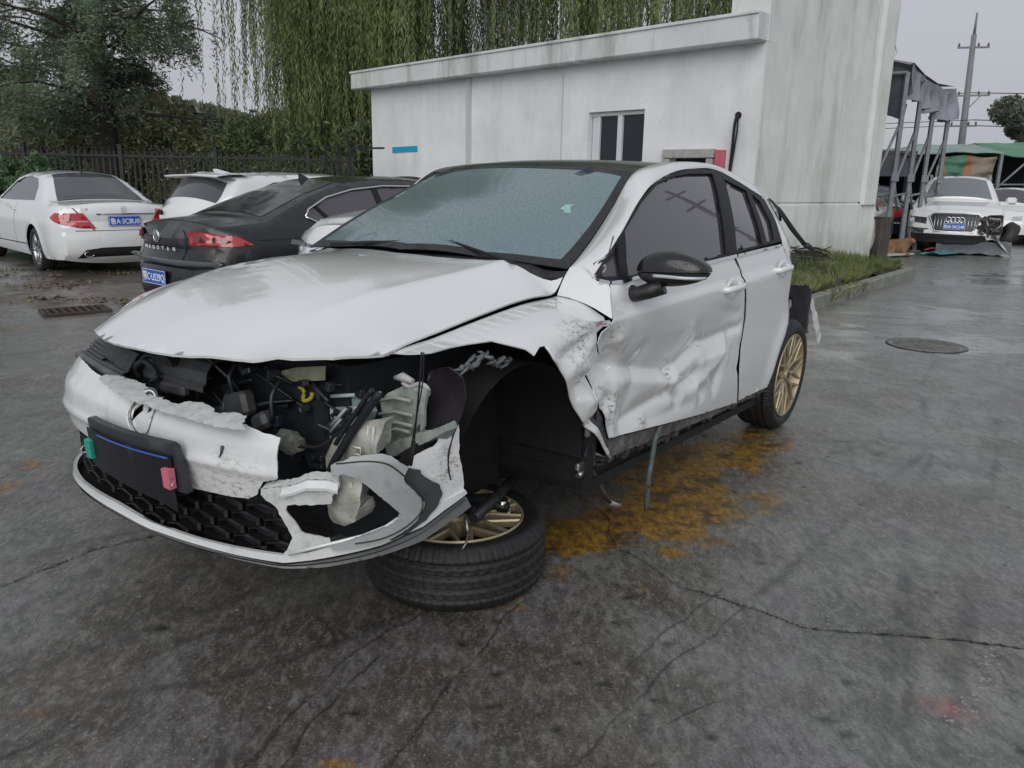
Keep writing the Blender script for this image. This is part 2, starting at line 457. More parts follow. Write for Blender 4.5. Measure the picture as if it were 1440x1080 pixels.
# front bumper: plan curve by arc length s (s = 0 on the centre line, + to the car's left)
_PX = np.array([.875, .868, .845, .800, .720, .620, .50, .38, .20, 0.0])
_PY = np.array([0.0, .20, .40, .56, .70, .79, .845, .875, .885, .885])
def _dense():
    k = np.r_[0, np.cumsum(np.hypot(np.diff(_PX), np.diff(_PY)))]
    fx, fy = pchip(k, _PX), pchip(k, _PY)
    t = np.linspace(0, k[-1], 200); x, y = fx(t), fy(t)
    s = np.r_[0, np.cumsum(np.hypot(np.diff(x), np.diff(y)))]
    return s, x, y
_S, _X, _Y = _dense()
BUMP_Z = pchip([.05, .12, .18, .22, .26, .40, .50, .57, .63, .67, .72, .80],
               [-.10, -.06, -.01, .000, -.012, -.006, .0, -.004, -.035, -.065, -.12, -.2])
def bumper(s, z, off=0.0):
    s = np.asarray(s, float); z = np.asarray(z, float)
    a = np.abs(s); sg = np.where(s < 0, -1.0, 1.0)
    x = np.interp(a, _S, _X); y = np.interp(a, _S, _Y)
    e = .02
    tx = (np.interp(a + e, _S, _X) - np.interp(np.maximum(a - e, 0), _S, _X))
    ty = (np.interp(a + e, _S, _Y) - np.interp(np.maximum(a - e, 0), _S, _Y))
    tx = np.where(a < e, 0, tx)
    n = np.hypot(tx, ty) + 1e-9
    nx, ny = ty / n, -tx / n
    k = 1 - .6 * sstep(.75, 1.05, a)
    o = BUMP_Z(z) * k + off
    return np.stack([x + nx * o, sg * (y + ny * o), z + 0 * x], -1)
# outlines of the hatchback's panels, metres in the car frame
D = {
 'fender_low': [[0.469,0.809],[0.443,0.81],[0.39,0.811],[0.251,0.822],[0.177,0.826],[0.148,0.816],[0.096,0.799],[0.079,0.78],[0.036,0.8],[0.004,0.801],[-0.014,0.759],[-0.051,0.73],[-0.111,0.662],[-0.187,0.57],[-0.249,0.51],[-0.337,0.452],[-0.472,0.349],[-0.501,0.307]],
 'fender_rear': [[-0.483,0.352],[-0.407,0.425],[-0.353,0.475],[-0.303,0.583],[-0.332,0.615],[-0.355,0.644],[-0.338,0.718],[-0.309,0.769],[-0.314,0.808],[-0.36,0.826],[-0.388,0.855],[-0.422,0.919],[-0.446,0.965]],
 'door_front': [[-0.392,0.854],[-0.375,0.834],[-0.338,0.806],[-0.329,0.767],[-0.364,0.714],[-0.383,0.64],[-0.373,0.554],[-0.441,0.503],[-0.486,0.389],[-0.702,0.373],[-0.973,0.352],[-1.374,0.318],[-1.813,0.29],[-1.735,0.43],[-1.705,0.571],[-1.716,0.735],[-1.669,0.862],[-1.628,0.967],[-1.565,1.027],[-1.28,1.011],[-0.582,0.981],[-0.446,0.963],[-0.425,0.919]],
 'rear_door': [[-1.594,1.033],[-1.655,0.959],[-1.697,0.864],[-1.747,0.732],[-1.735,0.567],[-1.767,0.425],[-1.838,0.296],[-2.06,0.296],[-2.346,0.301],[-2.256,0.376],[-2.236,0.466],[-2.284,0.587],[-2.362,0.638]],
 'rear_belt': [[-1.594,1.033],[-1.891,1.049],[-2.24,1.067]],
 'sill': [[-0.478,0.379],[-0.707,0.359],[-0.98,0.338],[-1.383,0.302],[-1.833,0.274],[-2.362,0.286],[-2.358,0.261],[-1.832,0.263],[-1.558,0.26],[-1.157,0.277],[-0.84,0.289],[-0.673,0.298],[-0.515,0.301]],
 'frame_front': [[-0.426,0.978],[-0.451,1.042],[-0.594,1.146],[-0.83,1.259],[-1.023,1.334],[-1.284,1.393],[-1.54,1.423],[-1.89,1.436],[-1.893,1.423],[-1.575,1.043],[-1.285,1.02],[-0.585,0.986],[-0.449,0.97]],
 'quarter_tri': [[-0.448,0.988],[-0.456,1.027],[-0.551,1.122],[-0.489,0.992]],
 'glass_front': [[-0.544,0.99],[-0.628,1.149],[-0.846,1.256],[-1.054,1.333],[-1.26,1.374],[-1.456,1.396],[-1.756,1.412],[-1.492,1.045],[-1.237,1.027]],
 'frame_rear': [[-1.893,1.423],[-1.927,1.431],[-2.208,1.37],[-2.428,1.31],[-2.398,1.217],[-2.278,1.092],[-1.611,1.045],[-1.575,1.043]],
 'glass_rear': [[-1.895,1.392],[-2.166,1.347],[-1.989,1.082],[-1.629,1.058]],
 'glass_quarter': [[-2.229,1.334],[-2.31,1.293],[-2.282,1.194],[-2.182,1.1],[-2.063,1.091]],
 'trim_front': [[-0.446,0.963],[-0.58,0.976],[-1.278,1.008],[-1.599,1.026],[-1.6,1.042],[-1.286,1.023],[-0.586,0.988],[-0.452,0.975]],
 'trim_rear': [[-1.617,1.042],[-1.898,1.059],[-2.25,1.078],[-2.237,1.064],[-1.887,1.042],[-1.608,1.026]],
 'trim_tri': [[-0.418,0.969],[-0.442,0.965],[-0.448,0.975],[-0.431,0.981]],
 'badge': [[-0.264,0.852],[-0.348,0.851],[-0.354,0.843],[-0.351,0.831],[-0.255,0.837]],
 'dlo_top': [[-0.487,1.093],[-0.594,1.146],[-0.706,1.203],[-0.83,1.259],[-1.023,1.334],[-1.284,1.393],[-1.54,1.423],[-1.89,1.436],[-2.208,1.37],[-2.428,1.31],[-2.398,1.217],[-2.278,1.092]],
 'strip_plum': [[-0.322,0.58],[-0.373,0.564],[-0.435,0.504],[-0.497,0.375],[-0.501,0.322],[-0.365,0.472]],
 'handle_f': [-1.502,0.893,0.893],
 'handle_r': [-2.212,0.891,0.951],
 'mirror_base': [-0.584,0.863,0.958],
 'bump_main': [[-1.2,0.66],[-0.45,0.66],[-0.342,0.65],[-0.236,0.645],[-0.131,0.637],[-0.065,0.635],[-0.036,0.635],[-0.005,0.623],[0.017,0.638],[0.056,0.632],[0.113,0.635],[0.214,0.635],[0.33,0.632],[0.419,0.631],[0.453,0.625],[0.481,0.618],[0.522,0.612],[0.552,0.61],[0.573,0.606],[0.572,0.586],[0.571,0.554],[0.575,0.526],[0.581,0.503],[0.551,0.491],[0.525,0.484],[0.505,0.456],[0.497,0.441],[0.463,0.422],[0.405,0.417],[0.323,0.413],[0.24,0.407],[0.168,0.406],[0.03,0.418],[-0.18,0.425],[-0.317,0.438],[-0.5,0.45],[-0.75,0.42],[-1.2,0.4]],
 'bump_hole': [[-0.03,0.611],[-0.009,0.626],[0.01,0.615],[-0.007,0.593]],
 'logo': [[0.027,0.593]],
 'mesh': [[-1.1,0.42],[-0.75,0.425],[-0.5,0.455],[-0.43,0.398],[-0.258,0.393],[-0.03,0.39],[0.118,0.379],[0.195,0.384],[0.285,0.391],[0.371,0.396],[0.434,0.402],[0.479,0.423],[0.498,0.424],[0.519,0.419],[0.541,0.405],[0.559,0.372],[0.592,0.317],[0.555,0.266],[0.432,0.261],[0.24,0.247],[0.007,0.241],[-0.219,0.245],[-0.45,0.272],[-0.75,0.272],[-1.1,0.275]],
 'lip': [[-1.15,0.27],[-0.75,0.265],[-0.42,0.265],[-0.159,0.269],[0.049,0.259],[0.276,0.266],[0.46,0.276],[0.574,0.28],[0.654,0.297],[0.711,0.319],[0.798,0.346],[0.865,0.361],[0.899,0.384],[0.928,0.365],[0.968,0.377],[1.025,0.414],[1.105,0.435],[1.114,0.422],[1.037,0.39],[0.968,0.354],[0.92,0.341],[0.85,0.317],[0.738,0.293],[0.661,0.275],[0.58,0.258],[0.459,0.255],[0.277,0.249],[0.056,0.24],[-0.153,0.243],[-0.42,0.245],[-0.75,0.245],[-1.15,0.25]],
 'lip_low': [[0.575,0.247],[0.657,0.263],[0.736,0.279],[0.853,0.303],[0.925,0.327],[0.975,0.339],[1.046,0.376],[1.124,0.405],[1.147,0.369],[1.06,0.341],[0.976,0.305],[0.853,0.28],[0.696,0.251],[0.577,0.238],[0.454,0.237],[0.27,0.233],[0.045,0.222],[-0.167,0.226],[-0.42,0.232],[-0.42,0.24],[-0.171,0.234],[0.042,0.232],[0.266,0.241],[0.451,0.246]],
 'arch_c': [[0.722,0.552],[0.729,0.559],[0.749,0.565],[0.77,0.576],[0.809,0.581],[0.847,0.583],[0.869,0.576],[0.891,0.557],[0.914,0.541],[0.9,0.517],[0.904,0.5],[0.934,0.468],[0.964,0.43],[0.961,0.416],[0.939,0.382],[0.915,0.366],[0.863,0.342],[0.798,0.328],[0.725,0.313],[0.714,0.323],[0.798,0.355],[0.862,0.377],[0.891,0.394],[0.898,0.409],[0.861,0.449],[0.825,0.485],[0.798,0.513],[0.773,0.526],[0.75,0.531],[0.738,0.526],[0.722,0.533]],
 'remnant': [[0.526,0.465],[0.563,0.476],[0.599,0.483],[0.626,0.492],[0.659,0.508],[0.713,0.509],[0.738,0.504],[0.742,0.488],[0.723,0.464],[0.719,0.441],[0.599,0.43],[0.594,0.413],[0.638,0.354],[0.713,0.342],[0.712,0.323],[0.623,0.294],[0.581,0.28],[0.611,0.334],[0.581,0.391],[0.564,0.421],[0.539,0.436],[0.521,0.448]],
 'corner': [[1.089,0.631],[1.061,0.629],[1.019,0.599],[1.004,0.582],[0.979,0.575],[0.941,0.561],[0.93,0.541],[0.912,0.523],[0.908,0.496],[0.939,0.467],[0.973,0.424],[0.969,0.41],[0.944,0.377],[0.922,0.358],[0.939,0.355],[0.968,0.373],[1.025,0.41],[1.105,0.431],[1.101,0.466],[1.097,0.488],[1.083,0.547]],
 'patch': [[0.921,0.533],[0.952,0.522],[0.96,0.507],[0.979,0.492],[1.013,0.471],[1.023,0.442],[1.007,0.41],[0.972,0.375],[0.925,0.348],[0.872,0.33],[0.875,0.342],[0.915,0.358],[0.945,0.384],[0.971,0.417],[0.969,0.428],[0.936,0.468],[0.903,0.501],[0.907,0.522]],
 'plate': [[-0.198,0.537],[0.26,0.548],[0.275,0.465],[-0.176,0.428]],
 'under_left': [[0.549,0.406],[0.727,0.419],[0.937,0.407],[0.724,0.289]],
 'clip': [[-0.148,0.464],[0.25,0.455]],
 'hood_front': [[0.472,0.665,0.811],[0.506,0.66,0.799],[0.633,0.6,0.801],[0.664,0.54,0.795],[0.687,0.5,0.792],[0.699,0.45,0.788],[0.729,0.42,0.806],[0.742,0.4,0.811],[0.747,0.37,0.811],[0.76,0.33,0.799],[0.773,0.29,0.787],[0.797,0.2,0.772],[0.806,0.12,0.764],[0.813,0.02,0.761],[0.806,-0.12,0.756],[0.797,-0.22,0.752],[0.774,-0.32,0.748],[0.75,-0.4,0.752]],
 'hood_sil': [[0.603,-0.55,0.8],[0.562,-0.5,0.858],[0.496,-0.45,0.908],[0.414,-0.4,0.951],[0.346,-0.35,0.978],[0.246,-0.3,1.004],[0.036,-0.3,1.022]],
 'hood_back': [[-0.448,0.655,1.018]],
 'hood_back2': [[-0.429,0.504,1.015],[-0.358,0.203,1.015],[-0.346,-0.187,1.015],[-0.181,-0.431,1.015]],
 'flange_a': [[0.845,-0.255,0.668],[0.816,-0.273,0.668],[0.801,-0.214,0.668],[0.802,-0.127,0.668],[0.802,-0.071,0.668],[0.817,-0.017,0.668],[0.858,0.035,0.668],[0.85,0.093,0.668],[0.854,0.198,0.668],[0.843,0.198,0.668],[0.823,0.205,0.668],[0.814,0.239,0.668],[0.822,0.311,0.668],[0.838,0.341,0.668],[0.841,0.371,0.668],[0.816,0.395,0.668],[0.815,0.451,0.668],[0.853,0.484,0.668],[0.878,0.528,0.668],[0.9,0.446,0.668],[0.902,0.329,0.668],[0.907,0.237,0.668],[0.901,0.103,0.668],[0.902,0.004,0.668],[0.874,-0.127,0.668]],
 'band': [[0.7,-0.616,0.666],[0.7,-0.578,0.689],[0.7,-0.464,0.721],[0.7,-0.406,0.712],[0.7,-0.266,0.702],[0.7,-0.302,0.62],[0.7,-0.419,0.614],[0.7,-0.5,0.632],[0.7,-0.615,0.643]],
 'band_slit': [[0.705,-0.604,0.645],[0.705,-0.49,0.634],[0.705,-0.293,0.623],[0.705,-0.295,0.608],[0.705,-0.493,0.616],[0.705,-0.602,0.628]],
 'lockbox': [[0.66,-0.213,0.702],[0.66,0.097,0.752],[0.66,0.137,0.708],[0.66,0.016,0.653],[0.66,-0.221,0.625]],
 'lockbox2': [[0.68,-0.195,0.637],[0.68,0.054,0.66],[0.68,0.029,0.622],[0.68,-0.084,0.61],[0.68,-0.098,0.633],[0.68,-0.196,0.627]],
 'headlamp_hump': [[0.72,-0.118,0.723],[0.72,-0.064,0.744],[0.72,-0.029,0.747],[0.72,-0.016,0.724]],
 'support': [[0.52,0.374,0.632],[0.52,0.573,0.679],[0.52,0.599,0.673],[0.52,0.622,0.638],[0.52,0.533,0.492],[0.52,0.431,0.447],[0.52,0.363,0.455]],
 'support_post': [[0.535,0.347,0.634],[0.535,0.373,0.625],[0.535,0.388,0.61],[0.535,0.393,0.541],[0.535,0.384,0.44]],
 'plate_white': [[0.545,0.484,0.63],[0.545,0.591,0.653],[0.545,0.611,0.62],[0.545,0.531,0.551],[0.545,0.5,0.469],[0.545,0.453,0.463],[0.545,0.464,0.544],[0.545,0.486,0.574]],
 'tank_top': [[0.62,0.703,0.636],[0.62,0.724,0.656],[0.62,0.771,0.669],[0.62,0.792,0.665],[0.62,0.779,0.624],[0.62,0.772,0.574],[0.62,0.669,0.537],[0.62,0.607,0.511],[0.62,0.611,0.553],[0.62,0.648,0.597]],
 'tank_low': [[0.66,0.64,0.518],[0.66,0.698,0.512],[0.66,0.736,0.51],[0.66,0.749,0.51],[0.66,0.754,0.475],[0.66,0.754,0.439],[0.66,0.733,0.389],[0.66,0.689,0.363],[0.66,0.635,0.354],[0.66,0.615,0.387],[0.66,0.628,0.444],[0.66,0.634,0.49]],
 'tank_mid': [[0.6,0.553,0.515],[0.6,0.592,0.586],[0.6,0.663,0.61],[0.6,0.648,0.536],[0.6,0.591,0.503],[0.6,0.573,0.473],[0.6,0.549,0.468]],
 'apron': [[0.46,0.604,0.653],[0.46,0.64,0.688],[0.46,0.709,0.727],[0.46,0.739,0.723],[0.46,0.76,0.701],[0.46,0.753,0.661],[0.46,0.756,0.618],[0.46,0.736,0.581],[0.46,0.636,0.5],[0.46,0.621,0.583]],
 'apron_edge': [[0.48,0.757,0.726],[0.48,0.801,0.727],[0.48,0.79,0.671],[0.48,0.79,0.621],[0.48,0.78,0.602],[0.48,0.771,0.668],[0.48,0.773,0.706]],
 'rail': [[0.5,0.661,0.54],[0.5,0.772,0.597],[0.5,0.881,0.646],[0.5,0.889,0.632],[0.5,0.819,0.586],[0.5,0.672,0.507]],
 'hose': [[0.66,0.803,0.75],[0.66,0.765,0.706],[0.66,0.729,0.661],[0.66,0.691,0.615],[0.66,0.658,0.568],[0.66,0.629,0.526],[0.66,0.608,0.484]],
 'hose2': [[0.64,0.771,0.726],[0.64,0.718,0.688],[0.64,0.664,0.649],[0.64,0.62,0.632]],
 'conn': [[0.66,0.62,0.644],[0.66,0.642,0.652],[0.66,0.667,0.633],[0.66,0.653,0.615],[0.66,0.63,0.618]],
 'cable': [[0.67,0.445,0.519],[0.67,0.507,0.547],[0.67,0.569,0.558],[0.67,0.613,0.581],[0.67,0.653,0.613],[0.67,0.677,0.628]],
 'yhook': [[0.5,0.387,0.681],[0.5,0.403,0.679],[0.5,0.409,0.665],[0.5,0.402,0.646],[0.5,0.421,0.647],[0.5,0.44,0.659],[0.5,0.444,0.675]],
 'ylabel': [[0.45,0.294,0.712],[0.45,0.404,0.746],[0.45,0.529,0.769],[0.45,0.526,0.728],[0.45,0.391,0.702]],
 'coil': [[0.66,0.4,0.56],[0.66,0.429,0.587],[0.66,0.46,0.582],[0.66,0.496,0.563],[0.66,0.513,0.537],[0.66,0.451,0.507],[0.66,0.408,0.523]],
 'hook': [[0.42,0.691,0.726],[0.42,0.718,0.718],[0.42,0.753,0.732],[0.42,0.777,0.729],[0.42,0.788,0.717],[0.42,0.783,0.704]],
 'wire1': [[0.6,0.887,0.858],[0.6,0.883,0.794],[0.6,0.873,0.699],[0.6,0.858,0.559]],
 'wire2': [[0.61,0.903,0.861],[0.61,0.9,0.78],[0.61,0.875,0.664],[0.61,0.854,0.555]],
 'crumple': [[0.355,0.8,0.821],[0.301,0.8,0.825],[0.234,0.8,0.819],[0.164,0.8,0.806],[0.108,0.8,0.791],[0.117,0.8,0.747],[0.196,0.8,0.754],[0.259,0.8,0.778],[0.315,0.8,0.771],[0.347,0.8,0.788]],
 'liner_front': [[0.4,0.716,0.737],[0.4,0.753,0.763],[0.4,0.831,0.795],[0.4,0.909,0.82],[0.4,0.954,0.794],[0.4,0.955,0.636],[0.4,0.835,0.629],[0.4,0.741,0.599],[0.4,0.718,0.632]],
 'pillar_a': [[-0.551,0.62,1.008],[-0.549,0.62,1.03],[-0.59,0.62,1.039],[-0.688,0.62,1.119],[-0.8,0.62,1.219],[-0.959,0.62,1.373],[-1.018,0.62,1.402]],
 'strap': [[-0.461,0.78,0.271],[-0.51,0.78,0.221],[-0.58,0.78,0.144],[-0.653,0.78,0.069],[-0.731,0.78,0.027]],
 'bracket': [[-0.385,0.8,0.461],[-0.439,0.8,0.439],[-0.476,0.8,0.392],[-0.475,0.8,0.314],[-0.436,0.8,0.281],[-0.389,0.8,0.334],[-0.403,0.8,0.386]],
 'bracket2': [[-0.546,0.82,0.336],[-0.592,0.82,0.247],[-0.477,0.82,0.273],[-0.424,0.82,0.275]],
 'drop_hose': [[-0.909,0.86,0.348],[-0.872,0.86,0.295],[-0.854,0.86,0.206],[-0.838,0.86,0.142],[-0.837,0.86,0.07],[-0.842,0.86,0.003]],
 'spoiler': [[-2.729,0.62,1.317],[-2.858,0.62,1.246],[-3.093,0.62,1.131],[-3.458,0.62,1.013],[-3.23,0.62,0.999],[-3.058,0.62,1.109],[-2.878,0.62,1.225]],
 'rearliner': [[-3.058,0.7,0.796],[-3.239,0.7,0.794],[-3.405,0.7,0.738],[-3.503,0.7,0.659],[-3.58,0.7,0.555],[-3.671,0.7,0.462],[-3.745,0.7,0.414],[-3.63,0.7,0.436],[-3.468,0.7,0.502],[-3.353,0.7,0.465],[-3.164,0.7,0.513],[-3.069,0.7,0.569],[-3.121,0.7,0.628],[-3.144,0.7,0.686]],
 'rearskin': [[-3.314,0.72,0.75],[-3.441,0.72,0.718],[-3.597,0.72,0.59],[-3.743,0.72,0.457],[-3.785,0.72,0.402],[-3.766,0.72,0.322],[-3.686,0.72,0.382],[-3.595,0.72,0.472],[-3.512,0.72,0.588]],
 'rearwire': [[-3.322,0.6,0.968],[-3.351,0.6,0.85]],
 'wiper': [[-0.175,-0.447,1.02],[-0.239,-0.238,1.02]],
 'sticker': [[-0.75,0.45,1.178]],
}
# ================================================================ ground: one sheet, fine near the camera, with cracks, tyre marks and stains
def axis(segs):
    out = [segs[0][0]]
    for a, b, s0, s1 in segs:
        x = a; L_ = b - a
        while x < b - 1e-6:
            t = (x - a) / L_; x = min(b, x + s0 + (s1 - s0) * t); out.append(x)
    return np.unique(np.round(out, 4))
xa = axis([(-900, -60, 60, 20), (-60, -14, 6, 1), (-14, -5, .5, .06), (-5, -2.6, .05, .022), (-2.6, 3.2, .0115, .0115), (3.2, 9, .018, .07), (9, 20, .12, .8), (20, 60, 1, 8), (60, 900, 20, 60)])
ya = axis([(-300, -6, 30, 1), (-6, 1.0, .6, .1), (1.0, 4.2, .0105, .0115), (4.2, 9, .014, .05), (9, 16, .06, .14), (16, 30, .2, .8), (30, 80, 1, 8), (80, 1500, 15, 80)])
GX, GY = np.meshgrid(xa, ya)
PU = None
def seg_field(lines, warp=.03, wseed=0, signed=False):
    """distance to the nearest polyline in metres, only evaluated close to it"""
    D_ = np.full(GX.shape, 9.0); Sg = np.ones(GX.shape)
    wx = (fbm(GX * 5, GY * 5, 4, wseed) - .5) * warp * 2; wy = (fbm(GX * 5 + 40, GY * 5, 4, wseed) - .5) * warp * 2
    X_ = GX + wx; Y_ = GY + wy
    for L_ in lines:
        for (ax, ay), (bx, by) in zip(L_[:-1], L_[1:]):
            m = (GX > min(ax, bx) - .4) & (GX < max(ax, bx) + .4) & (GY > min(ay, by) - .4) & (GY < max(ay, by) + .4)
            if not m.any(): continue
            vx, vy = bx - ax, by - ay; t = np.clip(((X_[m] - ax) * vx + (Y_[m] - ay) * vy) / (vx * vx + vy * vy + 1e-9), 0, 1)
            d = np.hypot(X_[m] - ax - vx * t, Y_[m] - ay - vy * t); old = D_[m]; k = d < old
            sg = np.sign((X_[m] - ax) * vy - (Y_[m] - ay) * vx); o2 = Sg[m]; o2[k] = sg[k]; Sg[m] = o2; D_[m] = np.minimum(old, d)
    return (D_, Sg) if signed else D_
CRACKS = [[[0.64,2.59],[0.73,2.54],[0.8,2.48],[0.88,2.43],[0.98,2.36],[1.04,2.34],[1.22,2.32],[1.35,2.31],[1.48,2.29],[1.64,2.25],[1.82,2.19]],[[-1.78,2.52],[-1.69,2.67],[-1.61,2.82],[-1.44,2.94],[-1.35,3.06]],[[0.05,2.47],[-0.0,2.37],[-0.05,2.25],[-0.1,2.13],[-0.15,2.06],[-0.19,1.96],[-0.23,1.86],[-0.26,1.78],[-0.29,1.67],[-0.32,1.59]],[[-0.29,2.38],[-0.39,2.26],[-0.5,2.1],[-0.55,1.98],[-0.6,1.85],[-0.62,1.74],[-0.65,1.63]],[[-0.34,2.22],[-0.42,2.09],[-0.48,1.92],[-0.52,1.84],[-0.54,1.7],[-0.56,1.63]],[[0.81,2.47],[0.61,2.23],[0.47,2.11],[0.35,1.94],[0.26,1.8],[0.19,1.68]],[[0.43,2.87],[0.43,3.07],[0.4,3.25],[0.28,3.49]],[[0.12,2.86],[0.29,2.9],[0.43,2.89],[0.63,2.6]],[[0.57,1.93],[0.48,1.87],[0.35,1.75]],[[-4.89,7.48],[-4.57,7.63],[-4.35,7.99]],[[-5.86,9.02],[-5.4,8.8],[-4.75,8.61],[-4.58,8.74]],[[4.94,10.07],[5.42,9.95],[5.81,9.54],[6.03,9.35]],[[5.2,10.42],[5.79,10.84],[6.5,10.72],[6.82,10.63]],[[4.73,8.71],[4.93,8.29],[5.14,7.91]],[[2.32,5.89],[3.35,7.74],[3.83,7.42],[4.64,7.1]],[[-1.25,1.68],[-1.18,1.74],[-1.09,1.8]],[[0.36,2.11],[0.53,2.33],[0.75,2.57]]]
CRACKS_WIDE = [[[4.81,10.37],[5.2,10.23],[5.72,10.17],[5.92,9.89]],[[5.66,9.75],[6.18,9.58],[6.58,9.41]],[[7.09,12.92],[7.74,12.11]]]
TRACKS = [[[1.92,3.57],[1.62,3.02],[1.37,2.5],[1.16,2.12],[1.02,1.85],[0.94,1.69]],[[1.84,3.48],[1.37,2.45],[1.17,2.05],[1.0,1.69]],[[2.32,3.59],[1.85,2.9],[1.47,2.28],[1.24,1.92],[1.1,1.7]],[[5.03,7.9],[3.97,6.26],[2.97,4.66],[2.32,3.59]],[[2.19,3.5],[1.75,2.77],[1.44,2.28]],[[4.05,6.14],[2.82,4.8],[2.02,3.87],[1.4,3.15],[1.01,2.69],[0.8,2.48]],[[3.1,5.33],[2.45,4.36],[1.99,3.67]],[[4.39,7.84],[3.05,5.73],[2.55,4.64]],[[3.23,5.12],[2.71,4.77],[2.17,4.37],[1.69,4.07],[1.35,3.84]],[[3.69,5.57],[2.69,4.65],[1.97,4.09]],[[2.34,4.93],[2.14,4.34]],[[1.97,3.65],[2.11,3.56],[2.28,3.5]],[[1.79,3.41],[1.97,3.36],[2.12,3.35]],[[1.68,3.33],[1.86,3.2],[1.98,3.07]],[[1.54,4.18],[1.74,3.91],[1.91,3.71]],[[4.72,7.87],[4.22,6.82],[3.66,5.77]],[[1.7,4.32],[2.15,4.32],[2.73,4.27]],[[-1.09,2.66],[-1.31,2.47],[-1.46,2.31],[-1.55,2.16]],[[-0.76,2.62],[-0.99,2.41],[-1.22,2.19],[-1.44,1.99]],[[-0.36,2.35],[-0.61,2.13],[-0.88,1.99],[-1.15,1.9],[-1.34,1.82]],[[-0.54,2.53],[-0.78,2.33],[-1.02,2.2]],[[-2.31,3.37],[-2.17,3.51],[-2.03,3.71]],[[-2.12,3.06],[-2.02,3.3],[-1.74,3.4]],[[-0.71,1.65],[-0.65,1.78],[-0.56,1.93]],[[-1.89,2.69],[-1.73,2.85],[-1.49,2.99]]]
STAIN_P = [[[0.13,3.06],[0.29,3.21],[0.49,3.5],[0.69,3.91],[0.95,4.21],[1.16,4.26],[1.38,4.32],[1.54,4.24],[1.38,3.94],[1.14,3.68],[1.12,3.41],[0.89,3.16],[0.64,2.88],[0.48,2.9],[0.37,2.81],[0.32,2.65],[0.21,2.55],[0.13,2.63],[0.09,2.83]]]
STAIN_S = [[[-1.24,1.85]],[[-0.42,1.66]],[[-2.37,3.69]],[[-2.31,3.41]],[[0.0,2.45]],[[-4.65,7.31]],[[0.2,2.71]],[[1.2,3.45]],[[1.08,3.93]]]
ORANGE = [[[1.23,1.97]],[[1.25,1.92]]]
TEAL = [[[0.9,1.75]]]
WHITE_L = [[[-3.71,5.6],[-3.47,5.71],[-3.26,5.82],[-3.08,5.89]],[[-3.96,5.99],[-3.77,6.13],[-3.7,6.27]],[[1.54,2.26],[1.44,2.12],[1.34,2.0],[1.22,1.89]],[[8.46,16.91],[8.77,16.34]],[[6.07,15.0],[7.08,15.18]]]
WET_P = [[[2.61,6.68],[3.06,7.71],[4.09,8.42],[4.31,7.83],[4.9,7.52],[4.13,6.27],[3.57,6.76],[2.87,6.56]],[[3.92,9.11],[5.07,9.79],[6.03,9.35],[5.41,8.34],[4.65,8.48],[3.85,8.39]],[[6.32,12.52],[9.25,14.55],[7.85,12.29],[5.98,11.61]]]
MUD_P = [[[-6.82,10.54],[-6.74,11.4],[-5.91,12.0],[-5.05,10.81],[-4.4,9.2],[-4.58,8.74],[-5.06,8.47],[-5.46,8.63],[-5.86,9.02]]]
PITS = [[[0.13,1.82]],[[0.5,2.23]],[[0.41,2.51]],[[-0.04,1.91]],[[1.0,2.05]],[[0.97,2.8]],[[0.9,1.82]],[[0.86,1.88]],[[-0.03,2.06]],[[0.28,2.02]],[[-0.14,2.21]],[[1.34,1.77]],[[0.54,1.8]],[[0.21,2.12]],[[-0.41,1.87]],[[-1.1,2.28]],[[1.5,3.95]],[[1.86,4.52]]]
BL = lambda L_, k=5: [[tuple(p[:2]) for p in smooth_line([(a, b_, 0) for a, b_ in l], k)] if len(l) > 2 else l for l in L_]
d_main, s_main = seg_field(CRACKS[:2] , .016, 1, True)
d_min, s_min = seg_field(CRACKS[2:], .030, 7, True)
d_wide = seg_field(CRACKS_WIDE, .06, 4)
crack = np.clip(1.2 - d_main / (.007 + .001 * np.maximum(0, GY - 2)), 0, 1)
use = d_main < d_min
c_sd = np.where(use, d_main * s_main, d_min * s_min); c_str = np.where(use, 1.0, .55) * np.clip(1.6 - np.minimum(d_main, d_min) / .022, 0, 1)
c_str = np.where(GY > 4.5, c_str * .9, c_str)
dt = seg_field(BL(TRACKS), .02, 2)
track = np.clip(1 - dt / .060, 0, 1)
def soft_poly(P, w):
    P = P if isinstance(P[0][0], (int, float)) else P[0]
    base = inside(P, GX, GY).astype(float)
    cen = np.array(P).mean(0); m = seg_field([list(map(tuple, P)) + [tuple(P[0])]], .0, 3)
    sd = np.where(base > .5, m, -m)
    return np.clip(.5 + (sd + (fbm(GX * 4, GY * 4, 4, 21) - .5) * w * 3.0) / w, 0, 1)
stain = soft_poly(STAIN_P[0], .22)
for k, p in enumerate(STAIN_S): stain = np.maximum(stain, .8 * np.exp(-(((GX - p[0][0]) / (.022 + .022 * p[0][1])) ** 2 + ((GY - p[0][1]) / (.015 + .02 * p[0][1])) ** 2)) * (.4 + fbm(GX * 12, GY * 12, 3, 6)) * .9)
wet = 0 * GX
for P in WET_P: wet = np.maximum(wet, soft_poly(P, .5))
wet = np.clip(wet, 0, 1)
mud = soft_poly(MUD_P[0], .5)
paint = np.zeros(GX.shape)
dw = seg_field(BL(WHITE_L), .05, 14)
paint = np.clip(1.2 - dw / .05, 0, 1)
oil = soft_poly([(-2.0, 1.2), (-1.7, 2.3), (-.6, 3.2), (.4, 2.8), (.75, 2.1), (.62, 1.2)], .9)
orange = .32 * sum(np.exp(-(((GX - p[0][0]) / .06) ** 2 + ((GY - p[0][1]) / .04) ** 2)) for p in ORANGE)
teal = sum(np.exp(-(((GX - p[0][0]) / .022) ** 2 + ((GY - p[0][1]) / .014) ** 2)) for p in TEAL)
pits = np.zeros(GX.shape)
gq = random.Random(4)
